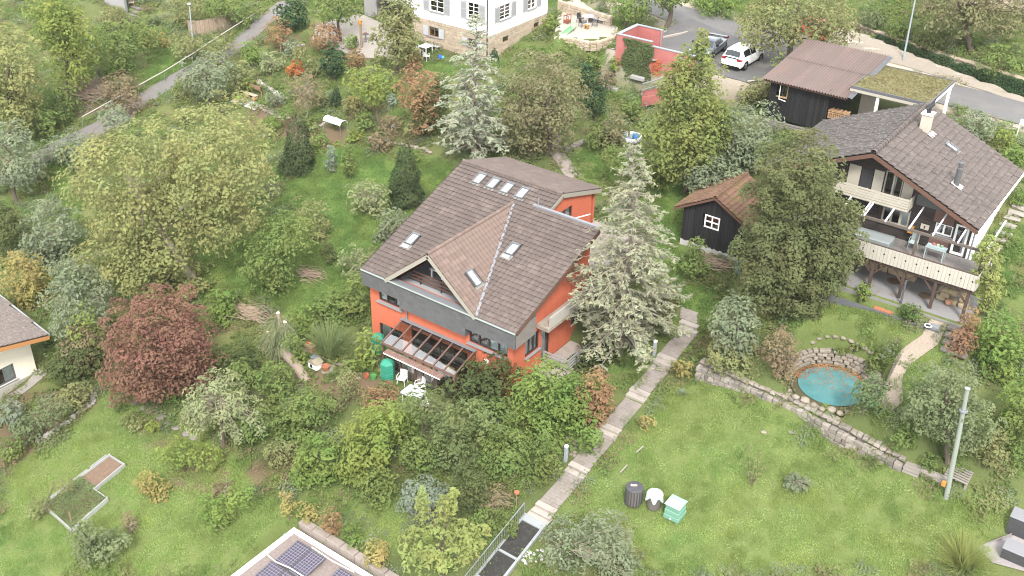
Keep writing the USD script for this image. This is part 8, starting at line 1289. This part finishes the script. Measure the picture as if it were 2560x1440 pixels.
# --- shrubs: name, label, boxes, leaf kind, leaf length, density, extras
SH_ = [
 ('golden_hedge', 'golden yellow bush with brown base at the left edge', [(0, 622, 120, 760), (40, 690, 140, 800)], 'gold', 9, 1), ('grey_bush', 'grey green round bush under the left edge of the walnut', [(60, 500, 200, 650), (40, 580, 160, 690)], 'grey', 9, 1),
 ('edge_shrub', 'dark green shrub at the left edge below the apple tree', (-30, 500, 60, 640), 'dark', 9, 1), ('willow_bush', 'grey willow like bush between cream house and red tree', [(110, 660, 285, 870), (130, 640, 240, 760)], 'grey', 9, .8),
 ('brown_thicket', 'twiggy brown grey thicket behind the cream house', [(150, 800, 280, 930)], 'brown', 8, .7), ('juniper', 'low dark green juniper mat beside the cream house wall', [(110, 850, 260, 965)], 'dark', 9, 1),
 ('lime_shoots', 'pale lime shoots at the left side of the red tree', (180, 760, 260, 920), 'lime', 9, .5), ('hazel', 'fresh green hazel bush right of the red tree', [(515, 715, 600, 800), (530, 760, 610, 860)], 'fresh', 11, .9),
 ('dark_undergrowth', 'dark undergrowth behind the pollard willow', [(530, 860, 660, 960), (600, 930, 700, 1020)], 'dark', 9, .9), ('walnut_bush', 'large dark green bush right of the walnut trunk', [(590, 560, 750, 745), (650, 520, 790, 650)], 'green', 9, .9),
 ('lawn_shrub', 'loose shrub with yellow tips on the lawn beside the big bush', [(720, 490, 830, 600), (770, 540, 840, 650)], 'olive', 9, .5), ('ivy_stump', 'dark ivy clad stump at the lawn edge', (805, 600, 842, 662), 'dark', 8, 1.1),
 ('pale_lawn_bush', 'pale pinkish flowering bush on the middle lawn', (862, 450, 976, 540), 'cream', 9, .7), ('house_shrub', 'grey green shrub at the left roof edge of the orange house', [(945, 520, 1020, 600), (930, 570, 990, 630)], 'grey', 9, .9),
 ('pale_shrub', 'cream tipped shrub beside the left wall of the orange house', [(840, 610, 930, 700), (870, 650, 925, 760)], 'cream', 9, .6), ('bamboo', 'dark green bushes crowding the left wall of the orange house', [(860, 670, 930, 800), (800, 720, 900, 820)], 'green', 9, .95),
 ('lilac', 'dark green shrub mass left of the orange house', [(770, 730, 870, 800), (830, 760, 925, 880)], 'green', 9, .9), ('terrace_shrub', 'yellow green climbing plant in front of the rain tanks', [(888, 815, 945, 925), (880, 880, 938, 970)], 'lime', 12, .7),
 ('willow_undergrowth', 'grey green undergrowth around the pollard willow base', [(640, 900, 730, 1010), (560, 900, 640, 990)], 'green', 9, .9), ('tamarisk', 'wispy olive feathery shrub in front of the terrace', [(840, 910, 900, 1010), (780, 970, 880, 1060)], 'olive', 7, .7),
 ('scrub_hedge', 'dark tangled scrub left of the lower hedge', [(660, 1010, 800, 1110), (700, 970, 840, 1060)], 'green', 9, 1), ('hedge_shrub', 'tall fresh green shrub at the left end of the lower hedge', [(735, 1075, 850, 1215), (720, 1150, 820, 1230)], 'fresh', 10, .95),
 ('hedge_shrub', 'large yellow green shrub in the middle of the lower hedge', [(840, 1015, 1010, 1200), (900, 1000, 1010, 1120), (830, 1100, 960, 1220)], 'lime', 10, .95), ('hedge_shrub', 'yellowing shrub with red berries right of the middle hedge shrub', [(1075, 1050, 1200, 1190), (1100, 1000, 1240, 1090)], 'berry', 10, .9),
 ('hedge_shrub', 'green shrub between the berry shrub and the path', [(1190, 1060, 1330, 1200), (1200, 1150, 1330, 1260)], 'green', 10, .95), ('dark_vine_hedge', 'dark green vine mass against the orange front wall', [(1110, 910, 1260, 1030), (1170, 880, 1300, 1000), (1140, 970, 1290, 1080)], 'dark', 11, 1),
 ('forsythia', 'big yellow green bush at the right front corner of the orange house', [(1270, 890, 1450, 1080), (1290, 980, 1480, 1160), (1380, 930, 1510, 1090)], 'fresh', 10, .9), ('cotoneaster', 'orange flecked bush between the big bush and the path', [(1440, 910, 1540, 1060), (1450, 990, 1520, 1100)], 'autumn', 9, .8),
 ('path_hedge', 'green hedge along the left side of the path below the bollard', [(1330, 1080, 1398, 1200), (1280, 1150, 1380, 1250), (1250, 1190, 1340, 1300)], 'green', 9, 1), ('hedge_filler', 'shaded hedge greenery below the rowan', [(1000, 1080, 1090, 1200), (1030, 1160, 1140, 1230)], 'green', 9, .9),
 ('under_cedar_bush', 'low dark green bush under the pale cedar', [(1440, 845, 1560, 930), (1420, 880, 1500, 940)], 'dark', 9, 1.1), ('beech_bush', 'brown green rounded bush right of the pale cedar', [(1615, 710, 1700, 820), (1570, 740, 1660, 815)], 'horn', 9, 1),
 ('path_bush', 'small yellowish bush at the upper path steps', (1680, 895, 1735, 950), 'gold', 8, .7), ('grey_leaf_shrub', 'silvery green shrub below the dark maple', [(1775, 725, 1890, 880), (1790, 800, 1900, 900)], 'grey', 9, 1), ('wall_shrub', 'green shrub hanging over the left end of the lawn wall', [(1760, 850, 1870, 940), (1810, 830, 1930, 985)], 'olive', 9, 1),
 ('twig_shrub', 'brownish twiggy shrub left of the pond', [(1905, 810, 2000, 940), (1930, 880, 1995, 970)], 'brown', 8, .8), ('rose_bush', 'rose bush with pale flowers at the right pond edge', [(2135, 930, 2220, 1040)], 'rose', 9, .9), ('pond_bush', 'leafy bush on the rockery right of the pond', [(2165, 880, 2220, 950), (2180, 930, 2235, 980)], 'green', 8, .8),
 ('rockery_plant', 'small silvery cushion on the pond rockery', (2063, 866, 2090, 886), 'silver', 7, .9), ('rockery_plant', 'round green cushion on the pond rockery', (2082, 862, 2120, 890), 'fresh', 7, 1), ('rockery_plant', 'dull olive tuft at the top of the pond rockery', (2118, 852, 2160, 882), 'olive', 7, .8),
 ('laurel_hedge', 'large glossy green laurel at the right edge below the chalet', [(2440, 770, 2570, 920), (2420, 830, 2560, 980), (2480, 900, 2590, 1060)], 'fresh', 11, .95), ('trellis_rose', 'autumn rose bush over the thin post right of the gravel path', [(2370, 800, 2440, 900), (2400, 760, 2450, 850)], 'autumn', 8, .6),
 ('edge_hedge', 'dark hedge along the right picture edge beside the lawn', [(2500, 1010, 2590, 1140), (2480, 1100, 2590, 1260)], 'green', 9, 1), ('edge_hedge', 'green shrubs between the telegraph pole and the right edge', [(2430, 1060, 2520, 1170), (2450, 1150, 2540, 1260)], 'olive', 9, .9), ('edge_hedge', 'leafy undergrowth below the apple tree behind the lawn wall', [(2230, 1060, 2310, 1120), (2330, 1120, 2420, 1180)], 'green', 8, .8), ('edge_hedge', 'tall green hedge at the right edge above the storage boxes', [(2500, 930, 2600, 1090)], 'fresh', 10, .95), ('hydrangea', 'hydrangea with cream flower heads at the patio edge', (2250, 758, 2305, 806), 'hydra', 9, 1), ('patio_bush', 'small yellow green bush at the left patio corner', (2140, 705, 2180, 755), 'lime', 8, 1),
 ('street_bush', 'round grey green bush at the street side behind the chalet roof', (2385, 275, 2490, 360), 'grey', 9, 1), ('street_shrub', 'yellowish shrub beside the white sign post', (2485, 325, 2545, 370), 'lime', 8, .9), ('chalet_back_bush', 'bright green bush at the right edge behind the chalet', (2500, 365, 2580, 420), 'fresh', 9, 1), ('chalet_side_bush', 'low green bush below the white chalet gutter', (2525, 470, 2575, 520), 'fresh', 8, .9),
 ('tree_base_shrub', 'yellow green sapling in front of the corrugated roof', [(1925, 135, 1990, 195)], 'lime', 8, .6), ('shed_side_bush', 'green bush at the left of the black timber shed', [(1870, 190, 1960, 265), (1840, 215, 1900, 280)], 'olive', 8, .9), ('olive_bush', 'olive brown bush beside the paddling pool', [(1505, 275, 1580, 370), (1480, 320, 1540, 380)], 'horn', 8, .9),
 ('rear_grass_bush', 'dark spiky bush behind the rear steps', (1460, 320, 1530, 375), 'green', 8, .9), ('red_wall_bush', 'yellow green sapling below the ivy covered red wall', (1520, 140, 1555, 180), 'lime', 8, .8), ('bank_bush', 'mixed green bushes on the bank below the terrace wall', [(1440, 125, 1520, 175), (1370, 105, 1450, 150)], 'green', 8, .8),
 ('bank_shrub', 'brown green shrub behind the red stair wall', [(1480, 170, 1540, 230)], 'brown', 8, .7), ('lower_ginkgo_bush', 'green undergrowth at the foot of the tall yellow green tree', [(1580, 380, 1680, 470), (1500, 360, 1600, 420)], 'green', 8, .9), ('shed_front_bush', 'dark weeds and nettles in front of the black shed', [(1690, 630, 1780, 700), (1720, 585, 1765, 660)], 'green', 8, .7),
 ('autumn_bush', 'pinkish orange autumn bush on the forecourt edge', (772, 52, 858, 130), 'autumn', 8, .9), ('autumn_bush', 'pale orange bush right of the dark yew', (858, 118, 915, 172), 'autumn', 8, .8), ('yellow_bush', 'yellow orange leaved bush at the lane bend', [(662, 45, 728, 130)], 'autumn', 8, .9), ('fresh_bush', 'bright fresh green bush beside the lane', (600, 100, 652, 168), 'fresh', 8, 1),
 ('weeping_shrub', 'cream white weeping shrub in the upper garden', (642, 128, 712, 188), 'cream', 8, .9), ('japanese_maple', 'small flaming orange maple in the upper garden', (712, 155, 762, 192), 'orange', 8, 1), ('lavender_bush', 'silvery lavender bush in the upper garden', (962, 235, 995, 272), 'silver', 7, 1), ('garden_shrub', 'green shrubs below the garden apple tree', [(850, 245, 920, 290), (890, 255, 945, 300)], 'olive', 8, .8),
 ('cedar_side_shrub', 'dark shrub left of the silver cedar', [(1030, 230, 1110, 345), (1080, 180, 1130, 280)], 'dark', 8, .9), ('terrace_edge_bush', 'brown yellow bush on the lower terrace stones', (915, 328, 985, 382), 'brown', 8, .8), ('white_house_bush', 'green shrubs on the lawn edge below the white house', [(1060, 180, 1130, 250)], 'olive', 8, .7),
 ('stairs_bush', 'yellow green fern bush at the terrace steps', [(1355, 35, 1400, 85)], 'lime', 8, .9), ('thicket', 'dense green climbing thicket on the upper left slope', [(230, 50, 350, 190), (300, 40, 400, 130), (170, 180, 260, 260)], 'green', 9, .95), ('thicket', 'dark green bush wall below the feathery tree', [(90, 190, 190, 310), (-20, 260, 110, 400)], 'green', 9, .95),
 ('thicket', 'grey brown scrub between the lane and the upper left slope', [(250, 180, 345, 260), (180, 280, 280, 350), (100, 290, 190, 370)], 'brown', 8, .9), ('thicket', 'green shrubs under the far lamp beside the reed fence', [(420, 80, 510, 150), (500, 95, 600, 130)], 'olive', 8, .8), ('yellow_shrub', 'yellow leaved shrub above the lane meadow', [(345, 70, 400, 120), (390, 80, 425, 120)], 'gold', 8, .7),
 ('lane_shrub', 'grey scrub covering the lower left end of the lane', [(95, 345, 200, 410), (30, 380, 110, 440)], 'grey', 8, .7), ('lane_shrub', 'green bushes overhanging the lane below the reed fence', [(505, 110, 575, 165)], 'olive', 8, .6), ('lane_shrub', 'brown scrub hanging over the middle of the lane', [(275, 225, 365, 290)], 'brown', 8, .7), ('lane_shrub', 'green shrubs along the lower side of the lane', [(560, 150, 640, 230), (430, 200, 480, 260)], 'olive', 8, .8), ('lane_shrub', 'grey green bush at the lane beside the walnut', [(130, 330, 250, 420), (240, 260, 330, 330)], 'grey', 8, .8), ('top_hedge', 'dark bushes at the top edge behind the reed fence', [(560, -10, 640, 70), (500, -20, 580, 40)], 'green', 8, .9), ('top_hedge', 'olive bushes at the top left beside the grey shed', [(245, 15, 320, 70), (420, -20, 520, 60)], 'olive', 8, .9),
 ('street_garden_bush', 'flowering bush above the street wall beside the street tree', [(2140, 15, 2215, 75)], 'flower', 8, .9), ('street_garden_bush', 'green garden bushes left of the tall lamp', [(2210, 30, 2290, 105)], 'green', 8, .9), ('street_garden_bush', 'low dark bushes right of the tall lamp', [(2280, 70, 2380, 130), (2370, 85, 2460, 160)], 'dark', 8, .9), ('street_garden_bush', 'ferny bushes above the ivy at the right edge', [(2440, 110, 2580, 185)], 'green', 8, .9),
 ('street_verge_bush', 'bright green weeds along the far street side', [(1720, -30, 1850, 35)], 'fresh', 8, .9), ('flower_bed_shrub', 'silvery green shrub in the flower bed at the left edge', (0, 1000, 65, 1075), 'silver', 8, .9), ('flower_bed_shrub', 'brownish perennials in the flower bed beside the cream house', [(30, 1030, 120, 1110), (80, 985, 170, 1060)], 'flower', 8, .8), ('flower_bed_shrub', 'leafy green perennials at the right end of the flower bed', [(150, 950, 235, 1030)], 'olive', 8, .8), ('flower_bed_shrub', 'low dark perennials at the lower left edge', [(-10, 1090, 60, 1160)], 'green', 8, .8),
 ('currant_bush', 'currant bush on bare soil with two canes', [(395, 1090, 500, 1190), (470, 1110, 565, 1180)], 'lime', 9, .55), ('gooseberry_bush', 'pale brown leaning bush left of the currant bush', [(335, 1170, 400, 1240), (370, 1200, 440, 1265)], 'gold', 8, .8), ('small_bush', 'small yellowing bush beside the stepping stones', (300, 1028, 372, 1076), 'olive', 8, .8), ('rhubarb', 'bright lime rhubarb plant on the soil patch', (362, 1052, 400, 1082), 'lime', 12, .9),
 ('perennial_mound', 'green perennial mound right of the apple on the left lawn', [(485, 1230, 600, 1330), (560, 1205, 640, 1280)], 'fresh', 9, .8), ('dry_mound', 'dry brownish cut grass mound on the left lawn', (520, 1200, 595, 1255), 'brown', 8, .7), ('bronze_sapling', 'thin bronze sapling beside the small apple tree', (300, 1275, 345, 1335), 'brown', 7, .5), ('bed_edge_shrub', 'dull tufts left of the raised bed', [(60, 1240, 130, 1300), (120, 1190, 190, 1235)], 'olive', 7, .5),
 ('fern_bush', 'yellow brown fern bush at the top of the block wall', [(700, 1225, 740, 1300)], 'gold', 8, .7), ('fern_bush', 'brown fern bush behind the first concrete blocks', [(745, 1255, 800, 1310)], 'gold', 8, .8), ('fern_bush', 'ochre fern bush behind the middle concrete blocks', [(800, 1275, 860, 1345)], 'autumn', 8, .8), ('fern_bush', 'bright green leafy bush behind the middle concrete blocks', (850, 1305, 910, 1365), 'fresh', 9, .9), ('fern_bush', 'large ochre fern bush at the lower end of the block wall', [(905, 1345, 975, 1425)], 'gold', 8, .9),
 ('rosemary', 'grey green rosemary bush behind the yellow leaved tree', [(990, 1190, 1110, 1300), (1060, 1210, 1140, 1280)], 'silver', 7, 1), ('ramp_weeds', 'green weeds behind the ramp railing', [(1180, 1260, 1260, 1340), (1240, 1290, 1300, 1350)], 'green', 8, .7), ('buddleia', 'loose buddleia bush with pale shoots at the bottom right of the path', [(1350, 1300, 1470, 1440), (1440, 1280, 1590, 1420), (1480, 1360, 1610, 1450)], 'grey', 9, .75),
 ('lavender', 'grey lavender tuft alone on the right lawn', (1955, 1178, 2030, 1232), 'grey', 6, 1), ('lawn_sapling', 'small brown sapling at the path side of the right lawn', (1590, 1035, 1640, 1075), 'gold', 7, .5), ('thin_sapling', 'thin young tree with sparse leaves on the right lawn', (1850, 1100, 1920, 1215), 'olive', 7, .2), ('planter_herbs', 'green herbs behind the plank stack', [(2295, 1130, 2350, 1180)], 'green', 7, .9),
 ('veg_plants', 'broad leaved vegetable plants under the plastic tunnel', [(770, 335, 830, 370), (820, 350, 880, 385)], 'fresh', 9, .8), ('veg_plants', 'pumpkin leaves right of the plastic tunnel', [(860, 325, 915, 355)], 'lime', 10, .8), ('flower_patch', 'pink flowering plants on the upper left garden bed', [(365, 38, 400, 65), (400, 55, 470, 85)], 'flower', 8, .9), ('soil_bank_bush', 'green bush on the bank under the white car', [(1880, 205, 1950, 260)], 'olive', 8, .8),
 ('hedge_filler', 'dark green shrub below the soil terrace left of the lower hedge', [(560, 1000, 690, 1110)], 'green', 9, 1), ('hedge_filler', 'tall green shrub hiding the terrace edge in front of the white table', [(985, 985, 1075, 1110), (940, 1010, 1020, 1120)], 'fresh', 9, 1), ('hedge_filler', 'reddish flowering shrub at the glasshouse terrace edge', [(905, 955, 1000, 1030)], 'autumn', 8, .7),
 ('hedge_filler', 'dark green shrub at the foot of the berry shrub', [(1120, 1160, 1230, 1290)], 'dark', 9, .9), ('hedge_filler', 'green shrub between rosemary and the middle hedge shrub', [(880, 1160, 1000, 1270)], 'green', 9, .9), ('hedge_filler', 'dark leafy shrub below the front wall vines', [(1170, 990, 1300, 1110)], 'green', 10, 1), ('hedge_filler', 'low green shrub beside the left end of the lower hedge', [(655, 1090, 745, 1170)], 'olive', 8, .8),
 ('hedge_filler', 'green shrub at the path edge below the cotoneaster', [(1440, 1060, 1510, 1140)], 'fresh', 9, .9), ('hedge_filler', 'brownish thicket behind the marker post', [(1185, 1210, 1290, 1290)], 'brown', 8, .7), ('terrace_plants', 'leafy garden plants around the small white hutch', [(730, 870, 770, 920), (800, 880, 850, 915)], 'lime', 9, .8), ('terrace_plants', 'mixed green plants beside the reed grass', [(850, 890, 900, 930), (700, 830, 760, 880)], 'green', 9, .8),
 ('upper_garden_shrub', 'green shrub right of the log bench', [(665, 225, 715, 270)], 'grey', 8, .8), ('upper_garden_shrub', 'yellow green bush above the log bench', [(600, 190, 645, 235)], 'lime', 8, .8), ('upper_garden_shrub', 'green shrubs between the orange maple and the dark yew', [(755, 140, 800, 200), (725, 110, 775, 155)], 'olive', 8, .8), ('upper_garden_shrub', 'leafy plants below the bare fruit tree', [(740, 285, 800, 325), (690, 270, 740, 300)], 'green', 8, .8),
 ('upper_garden_shrub', 'brown green shrub left of the tiny dark cypress', [(780, 215, 822, 270)], 'olive', 8, .8), ('upper_garden_shrub', 'yellow bush right of the tiny dark cypress', [(865, 235, 905, 285)], 'gold', 8, .7), ('upper_garden_shrub', 'green bush behind the dark rounded yew', [(700, 95, 745, 140)], 'grey', 8, .8), ('upper_garden_shrub', 'bright green bush at the forecourt corner', [(855, 85, 895, 125)], 'fresh', 8, .9), ('upper_garden_shrub', 'dark green bush right of the plastic tunnel', [(880, 275, 940, 330)], 'green', 8, .8),
 ('upper_garden_shrub', 'grey brown dry perennials above the lower terrace stones', [(940, 285, 1010, 340)], 'brown', 8, .7), ('upper_garden_shrub', 'green shrubs above the lower terrace stones', [(1000, 300, 1060, 350)], 'olive', 8, .8), ('upper_garden_shrub', 'autumn tinted bush above the silver cedar side', [(1000, 120, 1060, 180)], 'autumn', 8, .7), ('upper_garden_shrub', 'pumpkin vines in front of the spruce on the vegetable bed', [(655, 290, 705, 330)], 'fresh', 9, .8), ('upper_garden_shrub', 'low shrubs along the lower stone row', [(985, 370, 1060, 410)], 'green', 8, .7),
 ('bank_growth', 'green growth on the slope below the red wall', [(1420, 170, 1480, 230), (1560, 195, 1610, 250)], 'olive', 8, .8), ('bank_growth', 'bushes behind the olive bush at the paddling pool', [(1540, 235, 1610, 300)], 'green', 8, .8), ('slope_shrub', 'bushes filling the slope left of the feathery tree', [(0, 380, 80, 450), (60, 420, 140, 480)], 'olive', 8, .8), ('slope_shrub', 'dark bushes between edge trees at the upper left', [(60, 250, 150, 350)], 'green', 9, .9), ('lawn_hedge', 'low green hedge at the foot of the orange house left wall', [(700, 760, 800, 850)], 'fresh', 9, .8),
]
for k, s_ in enumerate(SH_): plant(s_[0], s_[1], 'shrub', s_[2], K[s_[3]], 300 + k, lp=s_[4], dens=s_[5]*1.0, twigs=30 if s_[3] in ('brown', 'grey', 'cream') else 0)
spiky('pampas_grass', 'tall arching reed grass left of the glasshouse', (825, 895), 95, 150, K['reed'], 201, 420, droop=.45, width=.035, base_r=.35); spiky('willow_grass', 'pale spiky willow tuft at the bottom right', (2405, 1425), 95, 170, K['kats'], 202, 700, droop=.25, width=.03, base_r=.3, upright=.6); spiky('day_lily', 'long leaved lily clump on the terrace beside the slabs', (905, 930), 30, 80, K['fresh'], 203, 160, base_r=.1)
spiky('ornamental_grass', 'dark green grass clump behind the paddling pool', (1500, 360), 40, 60, K['green'], 204, 200); spiky('yucca', 'small silver spiky plant on the right lawn', (1705, 985), 14, 36, K['silver'], 205, 60)
# --- ground covering masses
r_ = rng(400); lawn_all = shapely.union_all(list(LAWN_P.values())); path_poly = strip_poly([np.array([path_u(v), v]) for v in np.linspace(PATH_V[0] - 5, PATH_V[-1] + .3, 20)], 1.25)
solid = shapely.union_all([path_poly, VG.buffer(.1), LANE, ROAD, PARK, TERR, PATIO.buffer(.2), SOLAR.buffer(.3), PONDP, strip_poly(gpth, 1.0), Polygon([(UL, 40.4), (-27, 40.4), (-27, 54.6), (UL, 54.6)]), Polygon([(-37.3, 38.4), (-31.4, 38.4), (-31.4, 40.6), (-37.3, 40.6)]), Polygon([(-26.6, 55.6), (-22.1, 55.6), (-22.1, 59.6), (-26.6, 59.6)]), Polygon([(-27, 67.6), (-16, 67.6), (-16, 75), (-27, 75)]), Polygon([(-21, 53.5), (-9.6, 53.5), (-9.6, 65.5), (-21, 65.5)]), Polygon([(-61.5, 69.5), (-52.8, 69.5), (-52.8, 79), (-61.5, 79)]), bpo, Polygon([(-66, 12), (-57.1, 12), (-57.1, 27.3), (-66, 27.3)]), poly_px([(790, 60), (900, 35), (1000, 80), (1000, 150), (900, 145), (840, 125), (780, 100)]), Polygon([(-3, 42), (2, 42), (2, 47), (-3, 47)])])
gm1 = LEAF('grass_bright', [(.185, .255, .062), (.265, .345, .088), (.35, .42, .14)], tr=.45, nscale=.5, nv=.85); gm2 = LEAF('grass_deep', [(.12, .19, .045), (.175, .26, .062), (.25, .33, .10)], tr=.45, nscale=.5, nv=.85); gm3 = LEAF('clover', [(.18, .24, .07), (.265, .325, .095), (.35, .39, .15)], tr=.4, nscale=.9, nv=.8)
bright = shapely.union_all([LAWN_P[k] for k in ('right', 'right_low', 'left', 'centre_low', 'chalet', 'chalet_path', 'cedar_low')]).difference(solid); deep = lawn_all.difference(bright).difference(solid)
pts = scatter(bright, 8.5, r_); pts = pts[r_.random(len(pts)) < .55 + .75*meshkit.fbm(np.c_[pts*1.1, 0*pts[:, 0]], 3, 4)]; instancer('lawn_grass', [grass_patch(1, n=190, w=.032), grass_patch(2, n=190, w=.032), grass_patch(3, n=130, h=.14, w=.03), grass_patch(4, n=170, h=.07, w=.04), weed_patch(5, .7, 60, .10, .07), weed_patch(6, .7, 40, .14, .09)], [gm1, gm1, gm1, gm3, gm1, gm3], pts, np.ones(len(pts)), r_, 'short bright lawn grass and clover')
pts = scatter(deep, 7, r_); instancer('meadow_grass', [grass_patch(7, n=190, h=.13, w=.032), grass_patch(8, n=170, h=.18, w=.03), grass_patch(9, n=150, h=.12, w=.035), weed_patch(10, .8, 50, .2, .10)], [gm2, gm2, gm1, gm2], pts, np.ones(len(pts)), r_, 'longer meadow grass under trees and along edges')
view = poly_px([(-150, 60), (-150, 1440), (700, 1440), (1300, 1439), (2650, 1430), (2650, 230), (2100, 20), (1500, 5), (700, 5)]) if False else Polygon([(-100, 30), (-62, 14), (-30, 22), (-2, 38), (4, 60), (4, 100), (-60, 110), (-110, 80)])
wild = view.difference(lawn_all.buffer(-.4)).difference(solid)
pts = scatter(wild, 1.9, r_); pts = pts[meshkit.noise(np.c_[pts*.35, 0*pts[:, 0]], 9) > .16]
instancer('ground_cover', [weed_patch(11), weed_patch(12, h=.7), weed_patch(13, h=.35, L=.12), weed_patch(14, n=90, h=.55, L=.13), grass_patch(15, 1.0, 120, .4, .03), weed_patch(16, n=50, h=.3, L=.22), weed_patch(17, n=80, h=.6, L=.11)], [K['green'], K['olive'], K['fresh'], K['grey'], gm2, K['green'], K['brown']], pts, np.ones(len(pts)), r_, 'mixed weeds and low undergrowth of the gardens')
for q, lb in (((1910, 1080), 'pale flat stone lying in the right lawn'), ((1978, 1080), 'small grey stone in the upper right lawn')): p = gp(*q); t = thing('lawn_stone', lb, 'stone', p); part(t, 'rock', boulder(p, .16, rng(9), .4), PST, True)
for q, lb in ((((1590, 1135), (1608, 1118)), 'thin weathered stick lying near the path on the lawn'), (((1550, 1185), (1568, 1165)), 'second thin stick lying lower on the lawn by the path')): a, b = gp(*q[0]), gp(*q[1]); t = thing('lawn_edging', lb, 'stick', a); part(t, 'rod', G().beam(a + [0, 0, .08], b + [0, 0, .08], .07, .05), PL)
# the thin milky air of the day
usdkit.material(stage, '/World/Looks/haze', {'v': ('principled_volume', {'color': (.93, .95, .97), 'density': .0001, 'anisotropy': .2})}, volume='v.volume')
solo('haze', G().box(-262, 162, -202, 262, -15.2, 42), UsdShade.Material.Get(stage, '/World/Looks/haze'), kind='stuff')
print('leaf triangles', LEAFN[0])
